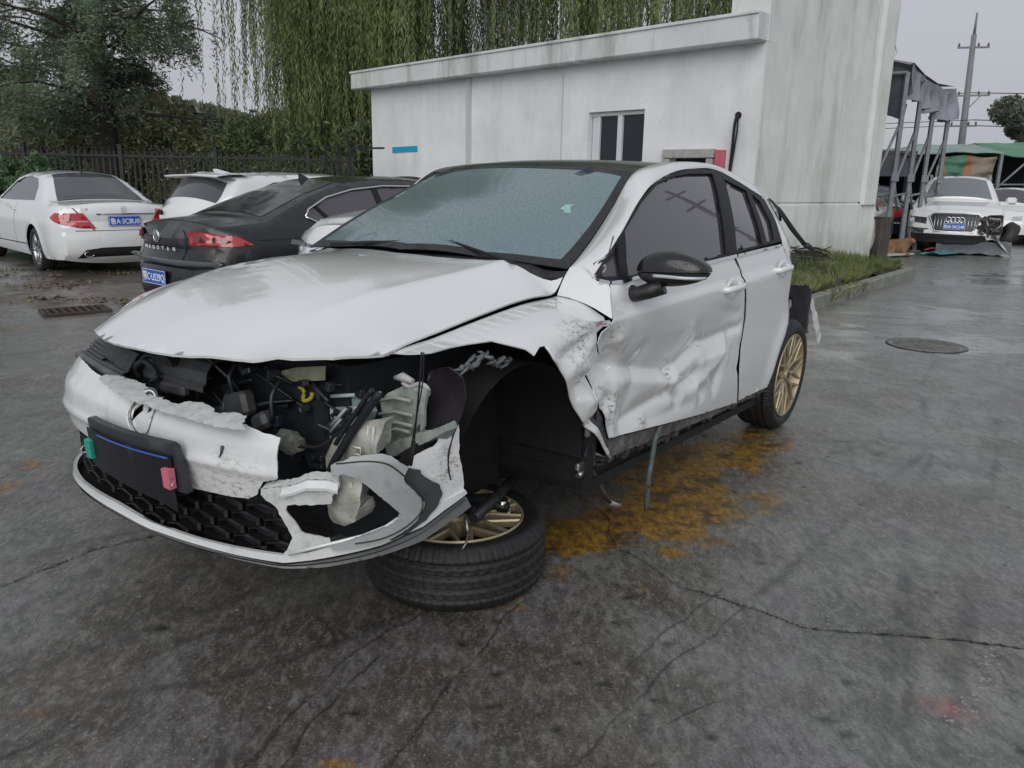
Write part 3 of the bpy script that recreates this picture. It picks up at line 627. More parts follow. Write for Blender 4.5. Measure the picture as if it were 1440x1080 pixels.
pl_ = [(p[0][0], p[0][1], .018) for p in PITS] + [(gq.uniform(-2.4, 3.2), gq.uniform(1.3, 5.5), gq.uniform(.004, .012)) for k in range(160)]
for x, y, r_ in pl_:
    i0, i1 = np.searchsorted(xa, (x - .08, x + .08)); j0, j1 = np.searchsorted(ya, (y - .08, y + .08)); sl = (slice(j0, j1), slice(i0, i1))
    pits[sl] = np.maximum(pits[sl], np.exp(-(((GX[sl] - x) / (r_ * 1.6)) ** 2 + ((GY[sl] - y) / r_) ** 2) * (1 + 1.5 * vnoise(GX[sl] * 60, GY[sl] * 60, 3))))
near = sstep(16, 9, GY) * sstep(-9, -6, GX) * sstep(13, 9, GX) * sstep(.4, 1.2, GY)
GZ = near * ((fbm(GX * .7, GY * .7, 3, 40) - .5) * .022 + (fbm(GX * 16, GY * 16, 3, 41) - .5) * .004 - crack * .010 - pits * .007 + mud * (fbm(GX * 6, GY * 6, 4, 44) - .45) * .06)
b_v = np.stack([GX, GY, GZ], -1).reshape(-1, 3)
ny_, nx_ = GX.shape
idx = np.arange(ny_ * nx_).reshape(ny_, nx_)
fq = np.stack([idx[:-1, :-1], idx[:-1, 1:], idx[1:, 1:], idx[1:, :-1]], -1).reshape(-1, 4)
me = bpy.data.meshes.new('ground')
me.vertices.add(len(b_v)); me.vertices.foreach_set('co', b_v.astype(np.float32).ravel())
me.loops.add(fq.size); me.loops.foreach_set('vertex_index', fq.astype(np.int32).ravel())
me.polygons.add(len(fq)); me.polygons.foreach_set('loop_start', np.arange(0, fq.size, 4, dtype=np.int32)); me.polygons.foreach_set('loop_total', np.full(len(fq), 4, np.int32))
me.polygons.foreach_set('use_smooth', np.ones(len(fq), bool)); me.update()
def vattr(name, a, b_, c):
    at = me.color_attributes.new(name, 'FLOAT_COLOR', 'POINT')
    q = np.stack([a.ravel(), b_.ravel(), c.ravel(), np.ones(a.size)], -1).astype(np.float32); at.data.foreach_set('color', q.ravel())
vattr('marks', np.clip(pits * .9, 0, 1), track, stain); vattr('marks2', wet, mud, paint); vattr('lines', np.clip(c_sd, -.06, .06), c_str, np.clip(1.25 - d_wide / .05, 0, 1))
vattr('marks3', np.clip(orange, 0, 1), np.clip(teal, 0, 1), oil)

def ground_material():
    m = bpy.data.materials.new('wet worn concrete'); m.use_nodes = True; nt = m.node_tree; N, L = nt.nodes, nt.links; b = N['Principled BSDF']
    tc = N.new('ShaderNodeTexCoord').outputs['Object']
    def noise(sc, det=6, ro=.6, scale=None, dist=0):
        t = N.new('ShaderNodeTexNoise'); t.inputs['Scale'].default_value = sc; t.inputs['Detail'].default_value = det; t.inputs['Roughness'].default_value = ro; t.inputs['Distortion'].default_value = dist
        if scale:
            mp = N.new('ShaderNodeMapping'); mp.inputs['Scale'].default_value = scale; mp.inputs['Rotation'].default_value = (0, 0, R(32)); L.new(tc, mp.inputs[0]); L.new(mp.outputs[0], t.inputs['Vector'])
        else: L.new(tc, t.inputs['Vector'])
        return t.outputs['Fac']
    def rng_(s, a, b_, c=0., d=1.):
        r_ = N.new('ShaderNodeMapRange'); r_.inputs[1].default_value = a; r_.inputs[2].default_value = b_; r_.inputs[3].default_value = c; r_.inputs[4].default_value = d; L.new(s, r_.inputs[0]); return r_.outputs[0]
    def mth(op, a, b_):
        q = N.new('ShaderNodeMath'); q.operation = op; q.use_clamp = False
        for i, v in enumerate((a, b_)):
            if isinstance(v, (int, float)): q.inputs[i].default_value = v
            else: L.new(v, q.inputs[i])
        return q.outputs[0]
    def mix(f, a, b_, mode='MIX'):
        q = N.new('ShaderNodeMixRGB'); q.blend_type = mode
        for i, v in enumerate((f, a, b_)):
            if isinstance(v, (int, float)): q.inputs[i].default_value = v
            elif isinstance(v, tuple): q.inputs[i].default_value = (*v, 1)
            else: L.new(v, q.inputs[i])
        return q.outputs[0]
    def att(n):
        a = N.new('ShaderNodeAttribute'); a.attribute_name = n; s = N.new('ShaderNodeSeparateColor'); L.new(a.outputs['Color'], s.inputs[0]); return s.outputs
    A, B_, C_ = att('marks'), att('marks2'), att('marks3')
    la = N.new('ShaderNodeAttribute'); la.attribute_name = 'lines'; LN = N.new('ShaderNodeSeparateXYZ'); L.new(la.outputs['Vector'], LN.inputs[0]); LN = LN.outputs
    big = noise(.55, 4, .6, None, .6); mid = noise(3.2, 8, .68); fine = noise(26, 8, .75, (1.4, .7, 1)); grit = noise(95, 5, .8); mid2 = noise(11, 8, .72, (1.5, .6, 1), .4); streak = noise(2.2, 8, .7, (7, .55, 1), .3)
    c = mix(rng_(big, .35, .65), (.180, .180, .162), (.255, .255, .235))
    c = mix(rng_(noise(.9, 3, .5, None, 1.0), .50, .62, 0, .75), c, (.135, .110, .085))            # brownish ground-in oil
    c = mix(rng_(noise(1.3, 3, .5), .52, .66, 0, .70), c, (.135, .155, .112))                       # greenish algae film
    c = mix(mth('MULTIPLY', rng_(mid, .42, .60), .70), c, (.070, .070, .062))
    c = mix(mth('MULTIPLY', rng_(streak, .50, .68), .50), c, (.055, .055, .054))
    c = mix(mth('MULTIPLY', C_[2], rng_(noise(1.7, 6, .65), .25, .55, .35, .95)), c, mix(rng_(mid, .4, .6), (.044, .030, .020), (.105, .076, .052)))
    c = mix(rng_(noise(1.9, 4, .6, None, .8), .52, .60, 0, .60), c, (.165, .150, .168))
    c = mix(mth('MULTIPLY', rng_(mid2, .48, .60), .55), c, (.060, .060, .055))
    c = mix(mth('MULTIPLY', rng_(mid2, .46, .36), .40), c, (.26, .26, .245))
    c = mix(mth('MULTIPLY', rng_(fine, .50, .62), .50), c, (.27, .268, .255))
    c = mix(mth('MULTIPLY', rng_(fine, .47, .38), .55), c, (.045, .045, .043))
    c = mix(mth('MULTIPLY', rng_(grit, .56, .66), .6), c, (.42, .41, .39))
    c = mix(mth('MULTIPLY', rng_(grit, .46, .36), .5), c, (.020, .020, .020))
    # stains, tracks, cracks, old paint
    st = rng_(mth('ADD', A[2], mth('MULTIPLY', mth('SUBTRACT', noise(9, 10, .78), .5), 2.2)), .30, .82); col_st = mix(rng_(fine, .40, .62), (.17, .078, .010), (.42, .245, .024))
    col_st = mix(rng_(noise(5, 6, .7), .5, .62), col_st, (.055, .034, .018))
    col_st = mix(rng_(noise(13, 8, .75), .50, .60, 0, .8), col_st, (.050, .036, .020))
    c = mix(mth('MULTIPLY', st, .93), c, col_st)
    tk = rng_(mth('ADD', A[1], mth('MULTIPLY', mth('SUBTRACT', noise(32, 8, .8), .5), 2.2)), .50, .95); tk = mth('MULTIPLY', tk, rng_(noise(1.2, 3, .5), .42, .60, .15, 1.0)); tk = mth('MULTIPLY', tk, rng_(grit, .40, .58, .25, 1.0)); tk = mth('MULTIPLY', tk, rng_(mid2, .38, .52, .35, 1.0))
    c = mix(mth('MULTIPLY', tk, .95), c, (.026, .026, .027))
    c = mix(mth('MULTIPLY', B_[1], .8), c, mix(rng_(mid, .4, .6), (.070, .048, .034), (.13, .10, .075)))
    c = mix(mth('MULTIPLY', mth('MULTIPLY', B_[2], rng_(noise(60, 6, .8), .56, .60)), .8), c, (.50, .50, .48))
    c = mix(mth('MULTIPLY', C_[0], rng_(fine, .42, .60, 0, .9)), c, (.55, .07, .03)); c = mix(mth('MULTIPLY', C_[1], rng_(fine, .40, .55, 0, .8)), c, (.10, .28, .25))
    c = mix(A[0], c, (.010, .010, .010))
    jag = mth('ADD', LN[0], mth('MULTIPLY', mth('SUBTRACT', noise(28, 6, .8), .5), .030)); jag = mth('ABSOLUTE', jag, 0)
    wd = mth('ADD', .0012, mth('MULTIPLY', noise(5, 3, .6), .0062))
    ck = mth('MULTIPLY', rng_(mth('SUBTRACT', wd, jag), -.0022, .0005), LN[1]); ck = mth('MULTIPLY', ck, rng_(noise(4.2, 4, .6), .36, .46, .25, 1.0))
    ck = mth('MAXIMUM', ck, mth('MULTIPLY', rng_(mth('ADD', LN[2], mth('MULTIPLY', mth('SUBTRACT', mid, .5), 1.4)), .55, .75), .8))
    c = mix(mth('MINIMUM', ck, 1.0), c, (.006, .006, .006))
    L.new(c, b.inputs['Base Color'])
    r_ = rng_(noise(1.1, 6, .65, None, .8), .38, .62, .20, .44)
    r_ = mth('ADD', r_, rng_(fine, .3, .7, -.06, .12))
    r_ = mth('SUBTRACT', r_, mth('MULTIPLY', B_[0], .26)); r_ = mth('MAXIMUM', r_, .07)
    L.new(r_, b.inputs['Roughness']); b.inputs['Specular IOR Level'].default_value = .42
    h = mth('ADD', mth('MULTIPLY', grit, .45), mth('MULTIPLY', fine, .9)); h = mth('ADD', h, mth('MULTIPLY', mid2, 1.2)); h = mth('ADD', h, mth('MULTIPLY', streak, .8)); h = mth('MULTIPLY', h, mth('SUBTRACT', 1.0, mth('MULTIPLY', B_[0], .75)))
    bp = N.new('ShaderNodeBump'); bp.inputs['Strength'].default_value = .6; bp.inputs['Distance'].default_value = .010; L.new(h, bp.inputs['Height']); L.new(bp.outputs[0], b.inputs['Normal'])
    # thin film of rain water: smoother coat over the rough concrete, broken by dry high spots
    wm = rng_(noise(1.6, 5, .6, None, .5), .36, .60, .25, .95); wm = mth('ADD', wm, mth('MULTIPLY', B_[0], .6)); wm = mth('MINIMUM', mth('SUBTRACT', wm, mth('MULTIPLY', B_[1], .2)), 1.0)
    L.new(wm, b.inputs['Coat Weight']); b.inputs['Coat IOR'].default_value = 1.45
    L.new(mth('SUBTRACT', .20, mth('MULTIPLY', B_[0], .14)), b.inputs['Coat Roughness'])
    bp2 = N.new('ShaderNodeBump'); bp2.inputs['Strength'].default_value = .35; bp2.inputs['Distance'].default_value = .008; L.new(mth('MULTIPLY', h, 1.0), bp2.inputs['Height']); L.new(bp2.outputs[0], b.inputs['Coat Normal'])
    return m
ground = link_mesh('ground', me, ground_material()); tag(ground, kind='structure')
# ================================================================ crashed hatchback
def euler_pose(yaw, pit, rol, t):
    return Matrix.Translation(t) @ Matrix.Rotation(yaw, 4, 'Z') @ Matrix.Rotation(pit, 4, 'Y') @ Matrix.Rotation(rol, 4, 'X')
CAR_M = euler_pose(-2.193, -.035, 0, (-.616, 2.928, .104))
car = empty('crashed_hatchback', M=CAR_M, label='wrecked white five-door hatchback with a torn-off front corner and crumpled door, black mirror cap', cat='car')

def tps(P, reg=1e-4):
    P = np.array(P, float); X = P[:, :2]; n = len(P)
    U = lambda r2: np.where(r2 < 1e-12, 0, r2 * np.log(r2 + 1e-12))
    K = U(((X[:, None] - X[None]) ** 2).sum(-1)) + reg * np.eye(n)
    Q = np.c_[np.ones(n), X]
    A = np.block([[K, Q], [Q.T, np.zeros((3, 3))]])
    w = np.linalg.solve(A, np.r_[P[:, 2], 0, 0, 0])
    def f(x, y):
        x = np.asarray(x, float); y = np.asarray(y, float); sh = x.shape; x = x.ravel(); y = y.ravel()
        r2 = (x[:, None] - X[None, :, 0]) ** 2 + (y[:, None] - X[None, :, 1]) ** 2
        return (U(r2) @ w[:n] + w[n] + w[n + 1] * x + w[n + 2] * y).reshape(sh)
    return f
def on_side(off=0.0, f=None):
    f = f or side
    return lambda x, z: np.stack([x, f(x, z) + off, z], -1)
def on_right(off=0.0):
    return lambda x, z: np.stack([x, -side_clean(x, z, 0) - off, z - .06 * sstep(.7, 1.0, z) - .09 * sstep(1.0, 1.2, z) - .07 * sstep(-.35, .15, x) * sstep(.60, .80, z)], -1)
def bumped(off=0.0, wob=0.0, sd=0):
    return lambda s, z: bumper(s, z, off + wob * (fbm(s * 14 + 3, z * 14 + 9, 3, sd) - .5))

# ---- left side
fl = D['fender_low']; fr = D['fender_rear']
gapx = list(np.linspace(-.385, .505, 60))
gap = [(x, float(HOOD_GAP(x)) - .002) for x in gapx]
fender = [(.505, .80)] + fl + [p for p in fr[1:] if p[1] < .853] + [(-.387, .853)] + gap
def near(P, k=.012):       # neighbouring outlines keep a gap
    return P
o = panel('front_wing', fender[:-1], on_side(0, wing), white_scuffed, car, step=.009, flip=True, label='crumpled left front wing')
panel('front_door', D['door_front'][:-1], on_side(.001), white_scuffed, car, step=.0125, flip=True, label='crushed left front door')
rd = D['rear_door']; rb = D['rear_belt']
arc = [(-2.63 + .375 * math.cos(a), .325 + .36 * math.sin(a)) for a in np.linspace(R(-8), R(70), 14)]
rear_door = rd[:7] + [(-2.24, .300)] + [p for p in arc if p[0] > -2.62 and p[0] < -2.262][:9] + [(-2.395, .63), (-2.40, .80), (-2.36, .94), (-2.285, 1.066)] + rb[::-1]
panel('rear_door', rear_door, on_side(.001), white_paint, car, step=.025, flip=True)
arc2 = [(-2.63 + .375 * math.cos(a), .325 + .37 * math.sin(a)) for a in np.linspace(R(54), R(172), 22)]
quarter = [(-2.292, 1.075)] + [(-2.367, .943), (-2.407, .80), (-2.402, .64)] + arc2 + [(-3.08, .36), (-3.16, .60), (-3.2, .85), (-3.18, 1.0), (-3.10, 1.16), (-3.0, 1.265),
           (-2.75, 1.300), (-2.44, 1.325), (-2.405, 1.22), (-2.345, 1.14)]
panel('rear_quarter', quarter, on_side(0), white_paint, car, step=.03, flip=True)
panel('sill', D['sill'], on_side(-.022), primer_grey, car, step=.02, flip=True, jit=.004, label='scraped muddy sill')
panel('sill_skirt', [(-.50, .31), (-2.36, .275), (-2.36, .20), (-1.4, .17), (-.50, .20)], on_side(-.06), matt_black, car, step=.03, flip=True, jit=.006)
panel('door_pillar_edge', D['strip_plum'], on_side(-.012), grey_plastic, car, step=.02, flip=True)
# rolled lip of the wheel opening
lip = MB(); pts = [(x, float(wing(x, z)) - .004, z) for x, z in resample(fl[9:] , .02)[:-14]]
lip.tube([p for p in pts if p[0] < .06 and p[2] > .31], .005, 6); lip.build('arch_lip', white_scuffed, car)
# window frames and glass
def outset(P, d):
    P = np.array(P, float); n = len(P); a = sum(P[i, 0] * P[(i + 1) % n, 1] - P[(i + 1) % n, 0] * P[i, 1] for i in range(n)); out = []
    for i in range(n):
        t = P[(i + 1) % n] - P[i - 1]; t /= np.linalg.norm(t) + 1e-9
        out.append(tuple(P[i] + np.array([t[1], -t[0]]) * d * (1 if a > 0 else -1)))
    return out
gl = on_side(-.004, side_clean); fr_m = mat('window frame black', (.009, .009, .011), .55, spec=.3, noise=(10, .2))
panel('window_frame', D['frame_front'], on_side(.002, side_clean), fr_m, car, step=.03, holes=[D['quarter_tri'], D['glass_front']], flip=True, thick=.010)
panel('window_frame', D['frame_rear'], on_side(.002, side_clean), fr_m, car, step=.03, holes=[D['glass_rear'], D['glass_quarter']], flip=True, thick=.010)
panel('side_window', outset(D['quarter_tri'], .012), on_side(-.014, side_clean), glass, car, step=.03, flip=True)
panel('side_window', outset(D['glass_front'], .012), on_side(-.014, side_clean), glass, car, step=.03, flip=True)
panel('side_window', outset(D['glass_rear'], .012), on_side(-.014, side_clean), glass, car, step=.03, flip=True)
panel('side_window', outset(D['glass_quarter'], .012), on_side(-.014, side_clean), glass, car, step=.03, flip=True)
for k in ('trim_front', 'trim_rear', 'trim_tri'):
    panel('window_trim', D[k], on_side(.008, side_clean), chrome, car, step=.03, flip=True, thick=.008)
panel('wing_badge', D['badge'], on_side(.012), chrome, car, step=.02, flip=True)
panel('side_reflector', [(-.272, .845), (-.325, .844), (-.325, .839), (-.272, .841)], on_side(.014), red_lens, car, step=.02, flip=True)

# ---- roof rail / A pillar, one continuous pressing
def strip(name, A, Bc, m, parent, bulge=.02, nu=8, up=(0, .5, .9), thick=.004, flip=False, sm=8, power=1.0):
    A = np.array(smooth_line(A, sm)); Bc = np.array(smooth_line(Bc, sm))
    n = max(len(A), len(Bc))
    def rs(C):
        k = np.r_[0, np.cumsum(np.linalg.norm(np.diff(C, axis=0), axis=1))]; k /= k[-1]
        t = np.linspace(0, 1, n); return np.stack([np.interp(t, k, C[:, i]) for i in range(3)], 1)
    if len(A) != len(Bc): A, Bc = rs(A), rs(Bc)
    up = np.array(up, float)
    if up.ndim == 1: up = np.tile(up, (n, 1))
    up /= np.linalg.norm(up, axis=1)[:, None]
    P = []
    for j in range(nu + 1):
        t = j / nu; P.append(A * (1 - t) + Bc * t + up * (bulge * (4 * t * (1 - t)) ** power))
    P = np.array(P); F_ = []
    for j in range(nu):
        for i in range(n - 1): F_.append((j * n + i, j * n + i + 1, (j + 1) * n + i + 1, (j + 1) * n + i))
    return shell(name, P.reshape(-1, 3), F_, m, parent, thick, flip=flip)
dlo = [(-.425, .985), (-.452, 1.035), (-.594, 1.146), (-.83, 1.259), (-1.023, 1.334), (-1.284, 1.393), (-1.54, 1.423)] + [tuple(p) for p in D['dlo_top'][7:9]] + [(-2.44, 1.325), (-2.75, 1.300), (-3.0, 1.265)]
railA = [(x, float(side_clean(x, z)) + (.006 if x > -.6 else -.002), z) for x, z in dlo]
railB = [(-.45, .662, 1.010), (-.53, .650, 1.045), (-.67, .630, 1.12), (-.86, .600, 1.235), (-1.06, .572, 1.372), (-1.26, .560, 1.418), (-1.54, .560, 1.446), (-1.90, .558, 1.450),
         (-2.22, .550, 1.436), (-2.42, .545, 1.415), (-2.65, .54, 1.385), (-3.0, .53, 1.315)]
strip('roof_rail', railA, railB, white_paint, car, bulge=.020, nu=8, power=.8)
mir = lambda C, d=0: [(a, -b, c - d) for a, b, c in C]
strip('roof_rail', [(a, -b_ + .01, c_ - .06 - .09 * float(sstep(1.0, 1.2, c_))) for a, b_, c_ in railA], mir(railB), white_paint, car, bulge=.002, nu=8, up=(0, -.5, .9), flip=True, power=.8)

# cowl corner closing the step between wing, door edge and pillar foot
L_ = [np.array([-.378, (float(wing(-.378, z)) if z < .905 else y) + .0012, z + .0012]) for z, y in ((.853, 0), (.868, 0), (.882, 0), (.894, 0), (.902, 0), (.908, .70), (.911, .657))]
ts = np.linspace(0, 1, 7); a0, b0 = np.array(railA[0]), np.array(railB[0]); up_ = np.array([0, .5, .9]) / np.linalg.norm([0, .5, .9])
U_ = [a0 * (1 - t) + b0 * t + up_ * .020 * (4 * t * (1 - t)) ** .8 for t in ts]
P = []
for l, u_, t in zip(L_, U_, ts):
    row = []
    for q in np.linspace(0, 1, 9):
        p = l * (1 - q) + u_ * q; e_ = np.array([np.interp(q, [0, .5, .86, 1], v_) for v_ in zip(*[(x_, float(side(x_, z_)) + .001, z_) for x_, z_ in ((-.379, .852), (-.419, .919), (-.446, .963), (-.426, .984))])]) - (L_[0] * (1 - q) + a0 * q)
        p = p + np.array([.004 * t, 0, .005 * t]) * 4 * q * (1 - q) + e_ * (1 - t) ** 1.3; row.append(p)
    P.append(row)
P = np.array(P); F_ = [(i * 9 + j, i * 9 + j + 1, (i + 1) * 9 + j + 1, (i + 1) * 9 + j) for i in range(6) for j in range(8)]
shell('pillar_foot', P.reshape(-1, 3), F_, white_paint, car, .004)
# ---- bonnet
hp = [(-.445, .655, .995), (-.39, .56, .990), (-.30, .56, .978), (-.20, .56, .960)] + [(x, .655, float(HOOD_GAP(x)) + .004) for x in (-.38, -.33, -.2, 0, .15, .3, .42)] + [(-.40, -.665, 1.0)] + [(x, -.665, float(HOOD_GAP(x)) + .02) for x in (-.2, 0, .25, .45)]
hp += [p for p in D['hood_front'] if p[1] not in (.42, .4, .37, .45, .33)] + [(.66, -.60, .735), (.60, -.665, .735)]
hp += [(-.24, 0, 1.022), (-.27, .3, 1.018), (-.30, -.35, 1.015), (0, 0, 1.003), (.25, 0, .965), (.45, 0, .915), (.62, .05, .86), (0, .38, .975), (.25, .38, .935), (.45, .38, .885), (.62, .36, .825),
       (0, -.38, .985), (.25, -.38, .950), (.45, -.38, .905), (.60, -.45, .83)]
hood_z0 = tps(hp, 1.5e-3)
def hood_z(x, y):
    z = hood_z0(x, y)
    for sy in (-1, 1):      # pressed-in feature lines
        yc = .47 - .10 * (x + .3) - .12 * np.clip(x, 0, 1) ** 2
        z = z + .010 * np.exp(-np.abs((np.abs(y) * (1 if sy > 0 else 1) - yc) / .040) ** 1.3) * sstep(.72, .2, x) * .5
    return z - .012 * np.exp(-((y - .34) / .10) ** 2) * sstep(.55, .74, x)
hood_poly = [(x, y) for x, y, z in D['hood_front']] + [(.72, -.48), (.66, -.585), (.58, -.64), (.45, -.66), (.2, -.665), (-.1, -.668), (-.34, -.668), (-.30, -.45), (-.235, -.2), (-.215, 0), (-.225, .2), (-.28, .42), (-.34, .56),
            (-.425, .650), (-.40, .650), (-.375, .650), (-.28, .650), (-.1, .648), (.1, .649), (.3, .65)]
panel('bonnet', hood_poly, lambda x, y: np.stack([x, y, hood_z(x, y)], -1), white_paint, car, step=.028, thick=.008, flip=True)

# ---- windscreen
wp = [(-.37, -.68, 1.0), (-.57, -.66, 1.11), (-.91, -.61, 1.275), (-1.08, -.58, 1.36), (-.45, .655, 1.005), (-.53, .65, 1.045), (-.67, .63, 1.12), (-.86, .60, 1.235), (-1.06, .572, 1.375),
      (-.22, 0, 1.015), (-.27, -.35, 1.01), (-.30, .35, 1.015), (-.62, 0, 1.215), (-.62, .35, 1.18), (-.62, -.35, 1.185), (-1.13, 0, 1.405), (-1.11, .3, 1.395), (-1.11, -.3, 1.395)]
wz = tps(wp, 1e-3)
wfn = lambda off: (lambda x, y: np.stack([x, y, wz(x, y) + off], -1))
outer = [(-.445, .657), (-.53, .648), (-.67, .628), (-.86, .598), (-1.065, .570), (-1.12, .3), (-1.135, 0), (-1.12, -.3), (-1.085, -.57), (-.91, -.605), (-.57, -.655), (-.37, -.675), (-.30, -.35), (-.255, 0), (-.32, .35)]
inner = [(-.475, .605), (-.56, .600), (-.70, .585), (-.86, .562), (-1.03, .538), (-1.09, .3), (-1.10, 0), (-1.09, -.3), (-1.06, -.535), (-.90, -.575), (-.60, -.615), (-.42, -.635), (-.335, -.35), (-.295, 0), (-.355, .35)]
panel('windscreen', inner, wfn(0), screen_glass, car, step=.06, flip=True)
panel('windscreen_border', outer, wfn(.001), black_plastic, car, step=.05, holes=[inner], flip=True)
cw = [(-.33, -.66), (-.26, -.35), (-.205, 0), (-.26, .35), (-.405, .65), (-.45, .652), (-.325, .35), (-.262, 0), (-.305, -.35), (-.38, -.67)]
panel('cowl_panel', cw, lambda x, y: np.stack([x, y, np.minimum(hood_z(x, y), wz(x, y)) - .004], -1), black_plastic, car, step=.05, flip=True)
st = MB()   # small torn sticker behind the screen
stp = [(-.735, .425), (-.775, .425), (-.785, .44), (-.80, .452), (-.775, .452), (-.755, .462), (-.74, .475), (-.725, .462), (-.728, .448), (-.738, .440)]
panel('windscreen_sticker', [(x, y) for x, y in stp], wfn(.003), mat('pale sticker', (.30, .48, .47), .5, noise=(120, .4)), car, step=.02, flip=True)
w = MB(); w.tube(smooth_line([(-.25, -.40, 1.035), (-.32, -.05, 1.065), (-.36, .18, 1.078)]), .007, 6); w.tube([(-.30, .52, 1.02), (-.35, .2, 1.073), (-.335, -.1, 1.066)], .006, 6); w.build('wiper', matt_black, car)

# ---- roof
rc_ = pchip([-3.20, -3.0, -2.6, -2.2, -1.8, -1.5, -1.3, -1.15, -1.05], [1.28, 1.325, 1.40, 1.448, 1.466, 1.460, 1.440, 1.405, 1.365])
def roof_fn(x, y):
    e_ = np.interp(x, [p[0] for p in railB[::-1]], [p[2] for p in railB[::-1]])
    t = np.clip((np.abs(y) / .56), 0, 1) ** 2.6
    c = rc_(x)
    return np.stack([x, y, c * (1 - t) + np.minimum(c, e_ - .004) * t], -1)
roof_poly = [(-1.075, -.565), (-1.128, -.3), (-1.142, 0), (-1.128, .3), (-1.07, .565), (-1.54, .558), (-1.9, .556), (-2.4, .543), (-2.98, .53), (-3.05, 0), (-2.98, -.53), (-2.4, -.543), (-1.9, -.556), (-1.54, -.558)]
panel('roof', roof_poly, roof_fn, black_paint, car, step=.05, flip=False)
# spoiler, tailgate
sp = MB(); P = D['spoiler']
sp.grid([[(-2.95, y, 1.335 - .06 * (abs(y) / .55) ** 2 * .4), (-3.12, y * 1.02, 1.27), (-3.20, y * 1.0, 1.19 - .0), (-3.05, y, 1.21)] for y in np.linspace(-.55, .55, 9)], True); sp.build('rear_spoiler', black_paint, car)
tw = MB(); tw.tube([(-2.76, .60, 1.322), (-2.90, .63, 1.25), (-3.09, .66, 1.14), (-3.36, .68, 1.03)], [.006, .018, .022, .020], 6, flat=.5)
tw.tube([(-3.30, .69, 1.05), (-3.42, .70, 1.012), (-3.50, .70, 1.0)], [.034, .022, .003], 6, flat=.4)
tw.tube(smooth_line([(-3.30, .62, .99), (-3.42, .64, .965), (-3.62, .66, .955), (-3.95, .68, .93)]), .003, 5)
tw.tube([(-3.28, .64, .98), (-3.30, .64, .88)], .004, 5); tw.build('torn_spoiler_end', grey_plastic, car)
tg = MB()
rows = []
for z, x in [(1.30, -3.0), (1.20, -3.06), (1.05, -3.14), (.95, -3.18), (.75, -3.24), (.60, -3.22), (.45, -3.22), (.28, -3.10)]:
    yw = min(.60 if z > 1 else .66, .70)
    rows.append([(x + .10 * (abs(t) ** 3), t * yw, z) for t in np.linspace(-1, 1, 11)])
tg.grid(rows, True); tg.build('tailgate', white_paint, car, sharp=40)

# ---- right side (undamaged, turned away)
rs_poly = [(.50, .80), (.40, .80), (.36, .70)] + [(.38 * math.cos(a), .33 + .37 * math.sin(a)) for a in np.linspace(R(50), R(185), 16)] + [(-.42, .24), (-1.3, .22), (-2.2, .24)] + \
          [(-2.63 + .38 * math.cos(a), .33 + .37 * math.sin(a)) for a in np.linspace(R(-6), R(185), 20)] + [(-3.05, .30), (-3.2, .6), (-3.18, .95), (-3.02, 1.28), (-2.4, 1.40), (-1.9, 1.435), (-1.54, 1.423), (-1.28, 1.393),
           (-1.02, 1.334), (-.83, 1.259), (-.59, 1.146), (-.452, 1.035)] + gap
win = [(-.50, 1.03), (-.64, 1.145), (-.85, 1.235), (-1.04, 1.305), (-1.29, 1.36), (-1.54, 1.385), (-1.9, 1.39), (-2.2, 1.35), (-2.4, 1.26), (-2.36, 1.10), (-1.6, 1.05), (-1.2, 1.03)]
panel('right_body_side', rs_poly, on_right(), white_paint, car, step=.05, holes=[win])
panel('side_window', win, on_right(-.006), glass, car, step=.08)

# ---- door mirror
mr_ = empty('door_mirror'); mr_.parent = car
mc = Vector((-.60, 1.005, 1.018))
def mirror_shell(lo, hi, name, m, grow=0.0, zs=1.0):
    P = []
    for i in range(13):
        lat = lo + (hi - lo) * i / 12
        row = []
        for k in range(28):
            a = 2 * math.pi * k / 28
            cx, cy = math.cos(a), math.sin(a)
            se = lambda v, e: math.copysign(abs(v) ** e, v)
            rr = math.cos(lat) ** .75
            y = .130 * se(cy, .85) * rr; x = .062 * se(cx, .7) * rr; z = .070 * se(math.sin(lat), .95)
            z *= (1 - .35 * max(0, y / .13)) if z > 0 else (.82 - .18 * max(0, y / .13))
            row.append((mc.x + (x - .02 * (y / .13)) * (1 + grow), mc.y + y * (1 + grow), mc.z + z * (1 + grow) + .006 * y / .13))
        P.append(row)
    b = MB(); b.grid(P, True, closed=True); return b.build(name, m, mr_)
mirror_shell(R(-3), R(90), 'mirror_cap', black_paint)
mirror_shell(R(-90), R(-7), 'mirror_housing', black_plastic, -.02)
b = MB(); b.tube([(-.585, .975, .965), (-.570, .925, .940), (-.560, .885, .925), (-.562, .858, .930)], [.046, .040, .038, .040], 10, flat=.75); b.build('mirror_foot', black_plastic, mr_)
b = MB(); b.tube(smooth_line([(-.528, .96, 1.000), (-.527, 1.01, 1.001), (-.535, 1.07, 1.000), (-.563, 1.115, 1.001), (-.60, 1.124, 1.001)], 4), .0065, 6); b.build('indicator_strip', clear_lens, mr_)

# ---- door handles
for k, (hx, hy, hz) in enumerate((D['handle_f'], D['handle_r'])):
    h = empty('door_handle'); h.parent = car; h.location = (hx, float(side(hx, hz)), hz)
    b = MB(); b.tube(smooth_line([(.095, -.012, -.006), (.088, .018, -.004), (.04, .032, .002), (-.04, .034, .006), (-.085, .020, .008), (-.095, -.012, .008)], 4), .013, 8, flat=1.25); b.build('grip', white_paint, h)
    b = MB(); b.lathe([(.001, -.001), (.03, .0), (.042, .004), (.05, -.004)], 20, Matrix.Translation((-.0, .002, -.004)) @ Matrix.Rotation(R(-90), 4, 'X') @ Matrix.Diagonal((1.5, 1, 1, 1))); b.build('recess', white_paint, h)

